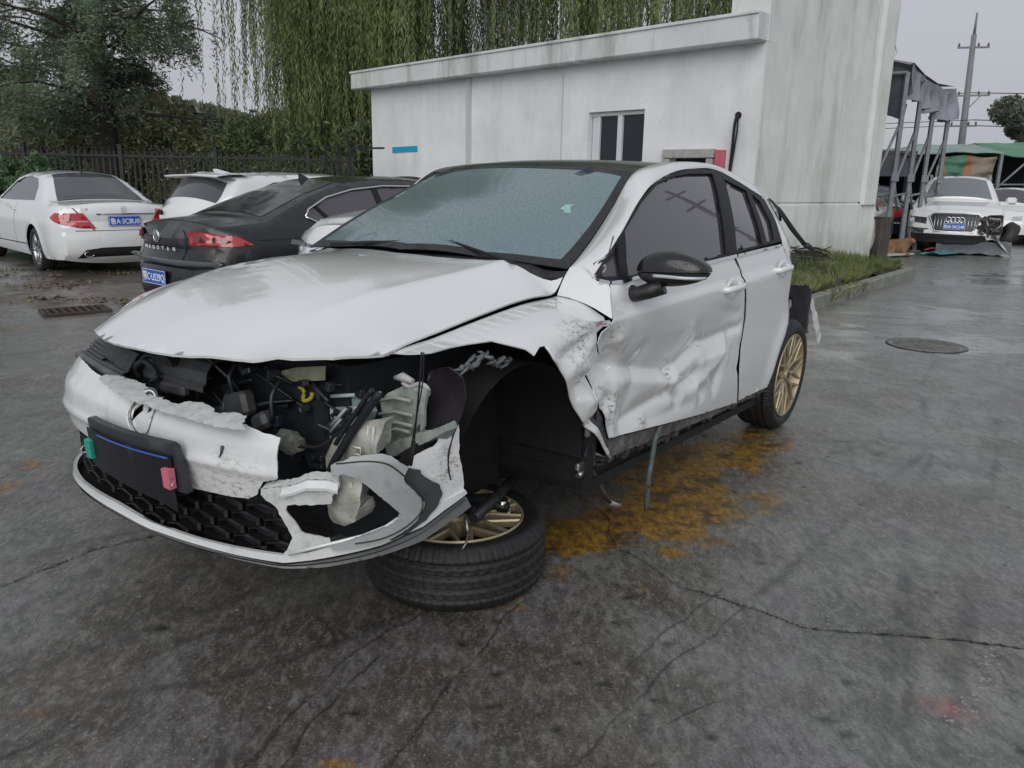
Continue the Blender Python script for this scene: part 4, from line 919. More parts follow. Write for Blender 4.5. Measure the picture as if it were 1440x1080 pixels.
# ---- wheels
def tyre_mesh(Rr=.327, rim=.242, w=.235, seg=288):
    h = w / 2
    prof = [(rim - .004, -h + .022), (rim + .004, -h + .012), (rim + .030, -h + .001), (rim + .052, -h - .002), (Rr - .022, -h + .008), (Rr - .010, -h + .020), (Rr - .004, -h + .032)]
    tread = []
    g = [-.062, -.024, .024, .062]
    zz = -h + .036
    for gc in g:
        tread += [(Rr - .001, zz, 1), (Rr, (zz + gc - .0045) / 2, 1), (Rr, gc - .0050, 1), (Rr - .010, gc - .0036, 0), (Rr - .010, gc + .0036, 0), (Rr, gc + .0050, 1)]; zz = gc + .008
    tread += [(Rr, (zz + h - .036) / 2, 1), (Rr - .001, h - .036, 1)]
    full = [(a, b_, 0) for a, b_ in prof] + tread + [(a, -b_, 0) for a, b_ in prof[::-1]]
    P = []
    for i, (r_, y, t) in enumerate(full):
        row = []
        for k in range(seg):
            a = 2 * math.pi * k / seg; rr = r_
            sh = abs(y) > .066
            if t or (sh and r_ > Rr - .024):
                ph = (k + (int(abs(y) * 130) if not sh else 0)) % 6
                if ph == 0: rr -= .0055 if (t or sh) else 0
                if sh and ph == 3 and r_ > Rr - .012: rr -= .002
            row.append((rr * math.cos(a), y, rr * math.sin(a)))
        P.append(row)
    b = MB(); b.grid(P, True, closed=True); me = b.mesh('tyre'); return me
def rim_mesh(Rl=.247, w=.235):
    h = w / 2
    prof = [(Rl, h - .008), (Rl - .004, h - .002), (Rl - .010, h - .004), (Rl - .013, h - .018), (Rl - .018, h - .04), (Rl - .035, h - .10), (Rl - .030, -h + .05), (Rl - .012, -h + .02), (Rl - .002, -h + .01), (Rl + .002, -h + .012)]
    b = MB(); P = [[(r_ * math.cos(2 * math.pi * k / 72), y, r_ * math.sin(2 * math.pi * k / 72)) for k in range(72)] for r_, y in prof]
    b.grid(P, True, closed=True, flip=True); me = b.mesh('rim'); me.set_sharp_from_angle(angle=R(35)); return me
def spoke_mesh(Rl=.247, w=.235):
    h = w / 2; b = MB()
    def bar(p, q, w0, w1, d0, d1):
        p, q = Vector(p), Vector(q); t = (q - p).normalized(); s_ = t.cross(Vector((0, 1, 0))).normalized()
        V = []
        for c, ww, dd in ((p, w0, d0), (q, w1, d1)):
            V += [c + s_ * ww, c + s_ * ww * .55 + Vector((0, .006, 0)), c - s_ * ww * .55 + Vector((0, .006, 0)), c - s_ * ww, c - s_ * ww * .8 - Vector((0, dd, 0)), c + s_ * ww * .8 - Vector((0, dd, 0))]
        b.add(V, [(i, (i + 1) % 6, 6 + (i + 1) % 6, 6 + i) for i in range(6)] + [(0, 1, 2, 3, 4, 5), (11, 10, 9, 8, 7, 6)], False)
    y0 = h - .030; y1 = h - .016; y2 = h - .010
    m_ = (.125, y1, 0)
    bar((.045, y0, .0), m_, .011, .009, .03, .026)
    for s_ in (-1, 1):
        a = s_ * R(13); bar((.118, y1, s_ * .002), ((Rl - .010) * math.cos(a), y2, (Rl - .010) * math.sin(a)), .0078, .0065, .024, .022)
    return b.mesh('spoke')
def hub_mesh(w=.235):
    h = w / 2; b = MB()
    M = Matrix.Rotation(R(-90), 4, 'X')
    prof = [(.060, h - .075), (.066, h - .050), (.064, h - .034), (.050, h - .026), (.034, h - .028), (.032, h - .014), (.028, h - .011), (.001, h - .011)]
    b.grid([[(r_ * math.cos(2 * math.pi * k / 40), y, r_ * math.sin(2 * math.pi * k / 40)) for k in range(40)] for r_, y in prof], True, closed=True, flip=True)
    for k in range(5):
        a = 2 * math.pi * k / 5 + .3; c = Vector((.048 * math.cos(a), h - .034, .048 * math.sin(a)))
        b.cyl(c, c + Vector((0, .012, 0)), .009, n=6, smooth=False)
    me = b.mesh('hub'); me.set_sharp_from_angle(angle=R(35)); return me
TY, RM, SP, HB = tyre_mesh(), rim_mesh(), spoke_mesh(), hub_mesh()
def gold_wheel(root):
    link_mesh('tyre', TY, rubber, root); link_mesh('rim', RM, gold, root); link_mesh('hub', HB, gold, root)
    for k in range(10):
        s_ = link_mesh('spoke', SP, gold, root); s_.rotation_euler = (0, 2 * math.pi * k / 10, 0)
    b = MB(); b.cyl((0, .117 - .0105, 0), (0, .117 - .009, 0), .022, n=24); b.build('centre_cap', chrome if False else grey_plastic, root)
rw = empty('rear_wheel'); rw.parent = car; rw.location = (-2.63, .760, .314); rw.rotation_euler = (R(-2), 0, R(0)); gold_wheel(rw)
b = MB(); b.lathe([(.05, .02), (.165, .02), (.165, -.005), (.05, -.005)], 40, Matrix.Translation((-2.63, .70, .314)) @ Matrix.Rotation(R(-90), 4, 'X')); b.build('brake_disc', alloy, car)
rw2 = empty('rear_wheel'); rw2.parent = car; rw2.location = (-2.63, -.76, .314); rw2.rotation_euler = (0, 0, R(180)); link_mesh('tyre', TY, rubber, rw2); link_mesh('rim', RM, gold, rw2)
fw = empty('front_wheel'); fw.parent = car; fw.location = (0, -.76, .26); fw.rotation_euler = (0, 0, R(180)); link_mesh('tyre', TY, rubber, fw); link_mesh('rim', RM, gold, fw)

# ---- black floor and inner walls, added to keep light from leaking through
b = MB()
def arch(cx, z0, sgn, y0, y1, r_):
    P = []
    for a in np.linspace(R(-5), R(185), 25):
        P.append([(cx + r_ * math.cos(a), sgn * y, z0 + r_ * math.sin(a)) for y in (y0, (y0 + y1) / 2, y1)])
    return P
for cx_, z_, sg_, ya_, yb_ in ((0, .36, 1, .40, .80), (-2.63, .34, 1, .45, .74), (0, .36, -1, .40, .80)): b = MB(); b.grid(arch(cx_, z_, sg_, ya_, yb_, .373), True); b.build('wheel_arch_liner', matt_black, car)
b = MB(); b.add([(.375, .42, .08), (-.38, .42, .12), (-.38, .42, .80), (.375, .42, .80)], [(0, 1, 2, 3)]); b.build('inner_wing', matt_black, car)
b = MB(); b.add([(-2.25, .46, .15), (-3.0, .46, .15), (-3.0, .46, .75), (-2.25, .46, .75)], [(0, 1, 2, 3)]); b.build('inner_wing', matt_black, car)
b = MB(); b.add([(-.40, .40, .15), (-.40, .84, .20), (-.40, .84, .55), (-.40, .62, .95), (-.40, .40, .95)], [(0, 1, 2, 3, 4)])
b.build('inner_wing', matt_black, car)
b = MB()
b.box((-1.45, 0, .20), (2.1, 1.60, .04)); b.box((-2.8, 0, .25), (.7, 1.0, .08)); b.box((0.05, 0, .22), (.95, .80, .08))
b.box((-2.0, 0, .62), (1.6, 1.45, .55)); b.box((-.95, 0, .75), (.5, 1.5, .40)); b.box((-.42, 0, .62), (.06, 1.25, .70)); b.build('floor_pan', matt_black, car)
b = MB(); b.box((-1.7, 0, 1.12), (.12, 1.1, .40)); b.box((-.75, 0, 1.0), (.3, 1.2, .08)); b.build('seat_row', matt_black, car)
# ================================================================ wrecked front end
bmp = empty('front_bumper'); bmp.parent = car
inner_black = mat('dark engine bay', (.010, .013, .018), .6, noise=(9, .5))
pale_plastic = mat('blue grey support plastic', (.23, .29, .31), .45, noise=(14, .15), dirt=(22, (.05, .05, .05), .5))
tank_m = mat('milky tank plastic', (.36, .37, .33), .4, noise=(16, .2), dirt=(18, (.16, .14, .10), .7), bump=(30, .5))
apron_m = mat('primered inner wing', (.30, .33, .30), .5, noise=(10, .2), dirt=(16, (.08, .08, .07), .7), bump=(18, .4))
torn_m = mat('torn bumper edge', (.56, .58, .57), .5, noise=(20, .18), dirt=(28, (.16, .16, .15), .5), bump=(60, .12))
bumper_white = mat('bumper paint', (.70, .71, .72), .3, coat=.8, dirt=(9, (.16, .15, .14), .35), noise=(6, .04), spots=([(.78, .42, .45, .15), (.72, .52, .46, .12), (.80, .26, .44, .10), (.71, .56, .58, .05), (.80, .40, .60, .03), (.45, .87, .52, .08)], (.20, .19, .15)))  # spots: lower-band dirt with its shading put into the colour, plus scuffs
trimline = mat('dark groove', (.03, .03, .03), .6)
def zp(f):  # groove below the bumper's top edge
    return f
hole_logo = [(.027 + .030 * math.cos(a), .592 + .034 * math.sin(a)) for a in np.linspace(0, 2 * math.pi, 18)[:-1]]
def main_fn(s, z):
    o = .0045 * np.exp(-((z - .617) / .006) ** 2) * -1 - .012 * sstep(.505, .495, z) * sstep(.40, .46, z) * 0
    r = np.hypot((s - .027) / .060, (z - .588) / .066)
    o = o - .010 * sstep(1.0, .92, r)                      # round recess where the emblem was
    o = o + .004 * (fbm(s * 9, z * 9, 3, 5) - .5) * sstep(.25, .5, s)
    P = bumper(s, z, o)
    P[:, 0] -= .16 * np.clip(.505 - z, 0, .12)           # lower band tucks in under the crease
    P[:, 0] += .010 * np.exp(-np.abs((z - .508) / .012) ** 1.5)
    return P
D['bump_main'][5:9] = [[-.06, .636], [-.03, .638], [.02, .640], [.05, .636]]
panel('bumper_skin', D['bump_main'], main_fn, bumper_white, bmp, step=.012, jit=.0012, holes=[[(-.022, .556), (-.020, .592), (.004, .618), (.024, .596)], [(.030, .626), (.052, .622), (.060, .600), (.046, .592), (.040, .610)]], flip=False, label='scuffed white upper bumper skin')
b = MB(); b.tube([tuple(bumper(.027 + .060 * math.cos(a), .588 + .064 * math.sin(a), .001)) for a in np.linspace(0, 2 * math.pi, 40)], .0036, 6); b.build('emblem_ring', bumper_white, bmp)
b = MB(); b.tube([tuple(bumper(.027 + .0655 * math.cos(a), .588 + .070 * math.sin(a), .000)) for a in np.linspace(0, 2 * math.pi, 44)], .0020, 5); b.tube([tuple(bumper(.027 + .0545 * math.cos(a), .588 + .058 * math.sin(a), -.006)) for a in np.linspace(0, 2 * math.pi, 44)], .0024, 5); b.build('emblem_groove', mat('groove grey', (.16, .16, .16), .6), bmp)
panel('emblem_backing', [(-.06, .57), (.06, .57), (.06, .635), (-.06, .635)], bumped(-.035), inner_black, bmp, step=.03)
b = MB(); P = D['flange_a']; 
fz = [(p[0], p[1]) for p in P]
panel('torn_flange', fz, lambda x, y: np.stack([x - .01, y, .638 + .16 * (.90 - x) + .004 * (fbm(x * 70, y * 50, 3) - .5)], -1), torn_m, bmp, step=.014, jit=.004, thick=.003, flip=False)
# honeycomb lower grille
panel('grille_backing', D['mesh'], bumped(-.060), inner_black, bmp, step=.04)
b = MB(); W, Hh = .120, .044
msh = [(p[0], p[1]) for p in D['mesh']]
for r_ in range(-1, 8):
    for c in range(-14, 12):
        cx = c * W + (r_ % 2) * W / 2 + .01; cy = .245 + r_ * Hh * .78
        if not inside(msh, np.array([cx]), np.array([cy]))[0]: continue
        ring = [(cx + W * .50 * math.cos(a) * 1.0, cy + Hh * .53 * math.sin(a)) for a in [math.pi / 6 + k * math.pi / 3 for k in range(6)]]
        ring2 = [(cx + (x - cx) * .84, cy + (y - cy) * .80) for x, y in ring]
        P3 = [bumper(*p, -.034) for p in ring] + [bumper(*p, -.028) for p in ring2] + [bumper(*p, -.058) for p in ring2]
        b.add(P3, [(i, (i + 1) % 6, 6 + (i + 1) % 6, 6 + i) for i in range(6)] + [(6 + i, 6 + (i + 1) % 6, 12 + (i + 1) % 6, 12 + i) for i in range(6)], False)
b.build('honeycomb_grille', mat('grille plastic', (.012, .012, .013), .42, noise=(30, .4)), bmp)
panel('bumper_remnant', D['remnant'], bumped(.004, .004, 3), torn_m, bmp, step=.012, jit=.0022, thick=.005, label='snapped grey bumper strut')
b = MB(); top = [D['remnant'][i] for i in range(0, 8)]
b.grid([[tuple(bumper(s, z + .001, .004)) for s, z in resample(top, .01)[:-18]], [tuple(bumper(s, z + .010 + .004 * rng.random(), -.022)) for s, z in resample(top, .01)[:-18]]], False)
b.build('torn_ledge', torn_m, bmp)
panel('lip_spoiler', D['lip'], bumped(0.004), bumper_white, bmp, step=.012, thick=.012, label='white lower lip strip')
panel('lip_blade', D['lip_low'], bumped(-.010), mat('grey lip blade', (.16, .165, .17), .4, noise=(20, .15)), bmp, step=.010, thick=.008)
b = MB(); L1 = [(s, z) for s, z in [(-1.1, .242), (-.42, .236), (-.16, .234), (.05, .232), (.27, .240), (.45, .248), (.58, .252), (.70, .270), (.85, .300), (.97, .335), (1.05, .375), (1.12, .405)]]
L1 = [tuple(p[:2]) for p in smooth_line([(a, b_, 0) for a, b_ in L1], 5)]
b.grid([[tuple(bumper(s, z - .002, -.002)) for s, z in L1], [tuple(bumper(s, z - .010, -.012)) for s, z in L1], [tuple(bumper(s, z - .020, -.030)) for s, z in L1], [tuple(bumper(s, z - .022, -.12)) for s, z in L1]], True)
b.build('lip_underside', matt_black, bmp)
def arch_fn(s, z):
    return bumper(s, z, .018 + .014 * np.sin(np.clip((s - .72) / .25, 0, 1) * 3.1) - .010 * sstep(.56, .585, z))
panel('air_duct_surround', D['arch_c'], arch_fn, mat('satin grey trim', (.34, .36, .36), .42, noise=(8, .1), dirt=(26, (.10, .10, .09), .45)), bmp, step=.010, thick=.018, jit=.001, label='grey C-shaped air duct surround')
panel('bumper_corner', D['corner'], bumped(.0, .014, 2), bumper_white, bmp, step=.012, thick=.005, jit=.0016, label='torn white bumper corner by the wheel opening')
b = MB(); gl_ = [(.735, .558), (.80, .566), (.85, .560), (.885, .535), (.935, .478), (.958, .425), (.93, .385), (.86, .352), (.78, .336)]
gl_ = [tuple(p[:2]) for p in smooth_line([(a, c, 0) for a, c in gl_], 4)]
b.tube([tuple(np.asarray(arch_fn(np.array([s]), np.array([z])))[0] + .001) for s, z in gl_], .0022, 5); b.build('duct_groove', trimline, bmp)
b = MB(); lo_ = [(.60, .290), (.70, .325), (.80, .352), (.86, .374), (.892, .394)]
b.tube([tuple(bumper(s, z, .012)) for s, z in lo_], .005, 6); b.build('duct_inner_lip', bumper_white, bmp)  # white lip tube put in as the highlight along the lower edge
b = MB(); ld = [(.590, .478), (.63, .492), (.66, .506), (.71, .508), (.738, .500)]
b.grid([[tuple(bumper(s, z, .008)) for s, z in ld], [tuple(bumper(s, z - .016, .022)) for s, z in ld], [tuple(bumper(s, z - .024, .020)) for s, z in ld], [tuple(bumper(s, z - .028, .006)) for s, z in ld]], False); b.build('bent_ledge', bumper_white, bmp)
panel('corner_patch', D['patch'], bumped(.012), grey_plastic, bmp, step=.012, thick=.006, jit=.002)
# inner face visible behind the corner
panel('corner_inner', [(p[0] - .01, p[1]) for p in D['corner']], bumped(-.05), matt_black, bmp, step=.03)

# blank plate on its holder, held by two binder clips
pl = empty('number_plate'); pl.parent = car
def plate_fn(off, tilt=0.0):
    c = bumper(.035, .49, .05)
    return lambda u, v: np.stack([c[0] + off - .028 * (u / .26) ** 2 * 1.0 + (v * .10), c[1] + u, c[2] + v], -1)
rr = lambda x0, x1, y0, y1, r_: [(x0 + r_, y0), (x1 - r_, y0), (x1, y0 + r_), (x1, y1 - r_), (x1 - r_, y1), (x0 + r_, y1), (x0, y1 - r_), (x0, y0 + r_)]
panel('plate_holder', [(-.235, .050), (-.22, .058), (.215, .066), (.232, .058), (.245, -.02), (.255, -.075), (-.20, -.075), (-.228, -.02)], plate_fn(.0), mat('plate holder plastic', (.035, .040, .045), .45), pl, step=.05, thick=.022)
panel('plate_sheet', [(-.225, .028), (.225, .034), (.222, -.135), (.15, -.115), (-.222, -.085)], plate_fn(.010), mat('black plate cover', (.010, .010, .014), .45, noise=(8, .3)), pl, step=.05, thick=.003)
b = MB(); c0 = bumper(.035, .49, .05); b.tube([(c0[0] + .016 - .028 * (u / .26) ** 2 + .0045, c0[1] + u, c0[2] + .030 - .0016) for u in np.linspace(-.12, .222, 14)], .0032, 6); b.build('blue_edge', mat('blue plate edge', (.03, .08, .35), .3), pl)
for u, v, m_, nm in ((-.205, -.035, mat('green clip', (.03, .32, .24), .4), 'green binder clip'), (.212, -.032, mat('pink clip', (.62, .16, .22), .4), 'pink binder clip')):
    k = empty('binder_clip'); k.parent = pl; k['label'] = nm
    c = Vector((c0[0] + .016 - .028 * (u / .26) ** 2 + v * .10, c0[1] + u, c0[2] + v))
    b = MB(); b.add([c + Vector(p) for p in [(.004, -.017, -.030), (.004, .017, -.030), (.010, .017, .026), (.010, -.017, .026), (-.014, -.017, -.028), (-.014, .017, -.028), (-.010, .017, .030), (-.010, -.017, .030)]],
        [(0, 1, 2, 3), (5, 4, 7, 6), (3, 2, 6, 7), (0, 3, 7, 4), (1, 5, 6, 2), (0, 4, 5, 1)], False); b.build('clip_body', m_, k)
    sy = 1 if u > 0 else -1
    b = MB(); b.tube([c + Vector((.006, sy * .015, -.014)), c + Vector((.012, sy * .030, -.018)), c + Vector((.010, sy * .036, -.008)), c + Vector((.004, sy * .034, .002)), c + Vector((.002, sy * .015, .004))], .0012, 5); b.build('wire_handle', chrome, k)
b = MB(); cc = bumper(.40, .565, .004); b.tube([cc, cc + np.array([.002, -.004, -.02]), cc + np.array([.001, -.015, -.035])], [.005, .003, .002], 6); b.build('scratch_chip', grey_plastic, bmp)

# slatted trim band with mesh, right of the missing grille
tb = empty('upper_grille'); tb.parent = car
def curvx(y, x0): return x0 - .26 * np.maximum(0, np.abs(y) - .25) ** 1.6
for k in range(5):
    b = MB()
    ys = np.linspace(-.61, -.44 - .0 * k, 10) if k else np.linspace(-.63, -.26, 14)
    P = [[(float(curvx(y, .745 - k * .010)) + dx, y, .652 + k * .0095 + dz - .05 * (y + .45)) for y in ys] for dx, dz in ((.0, 0), (.008, .002), (.006, .007), (-.03, .008))]
    b.grid(P, True); b.build('slat', grey_plastic, tb)
b = MB(); ys = np.linspace(-.635, -.26, 18)
b.grid([[(float(curvx(y, .765)) + dx, y, .640 + dz - .06 * (y + .45)) for y in ys] for dx, dz in ((-.02, -.012), (.010, -.008), (.012, .012), (-.01, .016))], True); b.build('trim_bar', mat('mid grey plastic', (.085, .09, .095), .45, noise=(18, .3)), tb)
panel('mesh_panel', [(-.50, .672), (-.49, .728), (-.24, .712), (-.26, .652)], lambda y, z: np.stack([curvx(y, .735) - .5 * (z - .66), y, z - .03 * (y + .3)], -1), mat('fine mesh', (.045, .05, .058), .45, bump=(260, 1.0), noise=(200, .8)), tb, step=.03, flip=False)
panel('dark_backing', [(-.63, .62), (-.63, .71), (-.15, .72), (-.10, .60)], lambda y, z: np.stack([curvx(y, .70) - .5 * (z - .60), y, z], -1), inner_black, tb, step=.05)
# slam panel and latch between the grille and the broken headlamp
b = MB()
b.grid([[(.70 + dx, y, zz) for y in np.linspace(-.21, .12, 6)] for dx, zz in ((-.10, .735), (-.02, .725), (.0, .70), (.005, .668), (.015, .660), (.016, .642), (.0, .640))], False)
b.build('slam_panel', grey_plastic, car)
b = MB(); b.bevbox((.715, -.03, .632), (.03, .13, .034), .008); b.build('latch_housing', grey_plastic, car)
b = MB(); b.grid([[(.72 - .05 * t, -.085 + .055 * math.cos(a), .700 + .030 * max(0, math.sin(a))) for a in np.linspace(0, math.pi, 9)] for t in (0, .5, 1)], True)
b.add([(.72, -.085 + .055 * math.cos(a), .700 + .030 * max(0, math.sin(a))) for a in np.linspace(0, math.pi, 9)], [tuple(range(9))[::-1]], False); b.build('bonnet_bump_stop', matt_black, car)
b = MB(); b.tube(smooth_line([(.72, -.215, .64), (.74, -.20, .675), (.735, -.165, .70), (.73, -.12, .685), (.735, -.09, .66), (.73, -.13, .64)], 5), .010, 7)
b.tube(smooth_line([(.70, -.24, .69), (.71, -.17, .715), (.70, -.08, .70)], 5), .008, 6); b.build('loose_hose', inner_black, car)

# engine bay lumps seen through the gap
eb = empty('engine_bay'); eb.parent = car
b = MB(); g = random.Random(5)
b.box((.28, 0, .50), (.50, 1.10, .52)); b.box((.54, .12, .50), (.05, .72, .42)); b.build('engine_block', inner_black, eb)
b = MB()
for k in range(64):
    y = g.uniform(-.05, .62); z = g.uniform(.46, .72); x = .60 + g.uniform(-.03, .06) - .25 * max(0, y - .35)
    M = Matrix.Rotation(g.uniform(-.4, .4), 4, 'X') @ Matrix.Rotation(g.uniform(-.5, .5), 4, 'Z')
    if g.random() < .5: b.bevbox((x, y, z), (g.uniform(.015, .04), g.uniform(.02, .07), g.uniform(.010, .04)), .003, M)
    else:
        q = Vector((x, y, z)); d = Vector((g.uniform(-.03, .05), g.uniform(-.12, .12), g.uniform(-.07, .07)))
        b.tube(smooth_line([q - d, q + Vector((.02, 0, .015)), q + d], 4), g.uniform(.003, .008), 6)
b.build('engine_parts', mat('dark engine parts', (.014, .017, .022), .4, noise=(12, .7)), eb)['kind'] = 'stuff'
b = MB(); b.bevbox((.66, .22, .615), (.05, .11, .075), .012, Matrix.Rotation(.3, 4, 'X')); b.bevbox((.66, .33, .585), (.05, .07, .05), .012, Matrix.Rotation(.5, 4, 'X')); b.build('broken_duct', grey_plastic, eb)
def slabx(name, P, m, par, depth=.03, jit=0, step=.03, relief=0.0, bulge=0.0, label=None):
    x0 = P[0][0]; poly = [(p[1], p[2]) for p in P]
    A = np.array(poly); c = A.mean(0); w_ = np.ptp(A, axis=0) / 2
    def f(y, z):
        q = np.clip(1 - ((y - c[0]) / (w_[0] * 1.15)) ** 2, 0, 1) * np.clip(1 - ((z - c[1]) / (w_[1] * 1.2)) ** 2, 0, 1)
        return np.stack([x0 + bulge * np.sqrt(q) + relief * (fbm(y * 22, z * 22, 3, 4) - .5), y, z], -1)
    return panel(name, poly, f, m, par, step=step, thick=depth, jit=jit, label=label)
slabx('radiator_support', D['support'], pale_plastic, eb, .03, relief=.01)
b = MB(); b.tube(D['support_post'], .008, 6); b.tube([(.535, .373, .640), (.535, .58, .684)], .006, 6); b.tube([(.54, .41, .535), (.54, .56, .575)], .005, 6)
for z in (.60, .53): b.box((.537, .415, z), (.004, .022, .010))
b.build('support_rib', mat('pale rib', (.36, .42, .43), .4), eb)
b = MB(); b.box((.523, .41, .612), (.006, .024, .008)); b.box((.523, .41, .542), (.006, .028, .008)); b.build('support_slot', inner_black, eb)
slabx('mounting_plate', D['plate_white'], mat('grey white bracket', (.50, .51, .50), .5, noise=(30, .25)), eb, .012, relief=.006)
b = MB(); b.tube([(.56, .525, .628), (.556, .525, .628)], .011, 12); b.tube([(.56, .565, .632), (.556, .565, .632)], .008, 12); b.build('bolt_hole', inner_black, eb)
slabx('inner_wing_apron', D['apron'], apron_m, eb, .03, relief=.03, step=.015)
b = MB()
for z, (a, c) in ((.685, (.62, .745)), (.645, (.62, .752)), (.615, (.63, .752)), (.595, (.64, .74))): b.tube([(.482, a, z - .02), (.484, (a + c) / 2, z), (.482, c, z)], .006, 5)
b.build('apron_rib', apron_m, eb)
slabx('apron_edge', D['apron_edge'], apron_m, eb, .01)
slabx('chassis_rail', D['rail'], apron_m, eb, .05, jit=.002, relief=.015, step=.012)
slabx('washer_tank', D['tank_top'], tank_m, eb, .06, bulge=.03, relief=.02, step=.012)
slabx('washer_tank_neck', D['tank_mid'], tank_m, eb, .05, bulge=.03, relief=.02, step=.015)
slabx('washer_tank_sump', D['tank_low'], tank_m, eb, .07, bulge=.035, relief=.02, step=.012)
b = MB()
for y0, z0, y1, z1 in ((.70, .50, .70, .39), (.722, .50, .720, .40), (.745, .65, .735, .57), (.765, .65, .757, .58)): b.tube([(.685 if z0 < .6 else .645, y0, z0), (.685 if z0 < .6 else .645, y1, z1)], .004, 6)
b.tube([(.66, .70, .585), (.665, .735, .590), (.665, .74, .57), (.66, .70, .565)], .004, 5); b.build('tank_rib', mat('tank highlight rib', (.55, .55, .48), .35), eb)
b = MB(); H_ = smooth_line(D['hose'], 5)
b.tube(H_, [.006] + [.012] * (len(H_) - 2) + [.008], 8); b.tube([(p[0] + .01, p[1] - .018, p[2] + .006) for p in H_[:20]], .007, 7); b.tube(smooth_line(D['hose2'], 5), .008, 7)
b.bevbox(tuple(np.mean(D['conn'], axis=0)), (.03, .05, .035), .006, Matrix.Rotation(.6, 4, 'X')); b.build('wiring_loom', inner_black, eb)
b = MB(); b.tube(smooth_line(D['cable'], 5), .005, 6); b.build('cable', matt_black, eb)
b = MB(); b.tube(smooth_line([(p[0] - .0, p[1], p[2]) for p in D['hose']], 3)[:10], .004, 6)
b.tube([(.70, .665, .645), (.70, .72, .70)], .0045, 6); b.tube([(.695, .655, .625), (.70, .70, .668)], .0035, 6); b.build('grey_pipe', mat('grey pipe', (.30, .31, .34), .35), eb)
yel = mat('yellow plastic', (.42, .36, .05), .45)
b = MB(); b.tube(smooth_line([(.575, y, z) for x, y, z in D['yhook']], 4), .0065, 6); b.build('dipstick_handle', yel, eb)
slabx('bonnet_label', [(.60, y + .0, z + .0) for x, y, z in D['ylabel']], mat('faded label', (.20, .20, .14), .5, noise=(20, .2)), eb, .003)
slabx('crushed_coil', D['coil'], mat('crushed fins', (.16, .17, .14), .5, noise=(50, .4), bump=(200, 1)), eb, .03, bulge=.02, jit=.003, step=.012)
b = MB(); b.tube(smooth_line([(.46, y, z) for x, y, z in D['hook']], 4), .007, 7); b.tube([(.46, .66, .735), (.46, .69, .742), (.46, .73, .735)], [.006, .014, .008], 7); b.build('lamp_bracket', mat('pale bracket', (.42, .42, .42), .4), eb)
b = MB(); b.tube(smooth_line(D['wire1'], 5), .0028, 5); b.tube(smooth_line(D['wire2'], 5), .0018, 5); b.tube([(.60, .865, .62), (.605, .858, .555)], .0055, 6); b.build('hanging_wire', matt_black, eb)
b = MB(); g = random.Random(9)
for k in range(22):
    x = g.uniform(.11, .35); z = .800 - .3 * abs(x - .24) - g.uniform(0, .035)
    q = Vector((x, .80 + g.uniform(-.02, .02), z)); d = Vector((g.uniform(-.03, .03), g.uniform(-.01, .01), g.uniform(-.015, .015)))
    b.tube([q - d, q + Vector((0, .008, .004)), q + d], [.003, g.uniform(.004, .010), .003], 6, smooth=True)
b.build('bent_wing_flange', mat('bare bent metal', (.12, .13, .14), .5, metal=.3, noise=(40, .6)), eb)['kind'] = 'stuff'
# big loose sheet of wheel-arch lining
ln = panel('loose_arch_liner', [(.70, .745), (.75, .765), (.80, .775), (.86, .76), (.87, .70), (.86, .60), (.86, .44), (.80, .40), (.755, .50), (.745, .60), (.71, .62)],
     lambda y, z: np.stack([.40 + .05 * np.sin(z * 17 + y * 6) * .6 + .25 * (y - .75), y, z], -1), mat('liner', (.018, .014, .020), .45, noise=(6, .3), bump=(10, .6)), eb, step=.02)
b = MB()
b.tube([(.0, .30, .62), (.0, .36, .20)], .045, 14); b.tube([(.0, .28, .80), (.0, .33, .45)], .06, 16); b.tube([(.10, .20, .20), (.02, .48, .17)], .022, 8); b.bevbox((0, .40, .28), (.16, .10, .20), .02)
b.tube([(-.30, .55, .20), (.0, .60, .15)], .02, 8); b.build('bare_suspension', mat('suspension metal', (.028, .028, .030), .45, noise=(20, .5)), eb)
b = MB(); b.tube(smooth_line([(.30, .80, .30), (.31, .82, .27), (.30, .81, .23), (.31, .80, .20)], 3), .004, 5); b.build('snapped_clip', alloy, eb)
# torn bits hanging under the sill
hb = MB(); S_ = D['strap']
hb.tube([(-.44, .79, .32)] + [tuple(p) for p in S_[:4]], [.020, .018, .018, .015, .017], 7, flat=.35); hb.build('torn_strap', mat('muddy strap', (.075, .075, .07), .55, noise=(14, .4)), car)
hb = MB(); hb.tube([S_[3], S_[4], (-.77, .78, .035)], [.012, .016, .006], 7); hb.build('strap_clip', alloy, car); hb = MB(); hb.bevbox((-.40, .79, .29), (.08, .02, .03), .006); hb.tube([(-.46, .80, .33), (-.52, .81, .30), (-.60, .82, .315)], .008, 6)
hb.tube([(-.36, .80, .26), (-.40, .80, .27)], .012, 6); hb.build('strap_clip', alloy, car)
slab_m = mat('plum plastic', (.03, .026, .042), .4, noise=(14, .3))
panel('broken_bracket', [(p[0], p[2]) for p in D['bracket']], lambda x, z: np.stack([x, .805 + .02 * np.sin(x * 40), z], -1), slab_m, car, step=.02, thick=.02, flip=True)
b = MB(); b.bevbox((-.40, .81, .435), (.035, .02, .06), .006); b.bevbox((-.44, .81, .40), (.03, .02, .035), .006); b.build('wing_mount', mat('grey mount', (.20, .20, .21), .45), car)
hb = MB(); hb.tube(smooth_line(D['drop_hose'], 5), .012, 8); hb.build('hanging_hose', mat('dusty hose', (.07, .085, .085), .5, noise=(30, .4)), car)
b = MB(); g = random.Random(21)
for k in range(150):
    x = g.uniform(-2.3, -.5); q = Vector((x, .80 + g.uniform(-.01, .02), .272 + .01 * (x + 1) + g.uniform(-.02, .02)))
    b.bevbox(q, (g.uniform(.010, .05), .03, g.uniform(.008, .028)), .003, Matrix.Rotation(g.uniform(-.5, .5), 4, 'Y'))
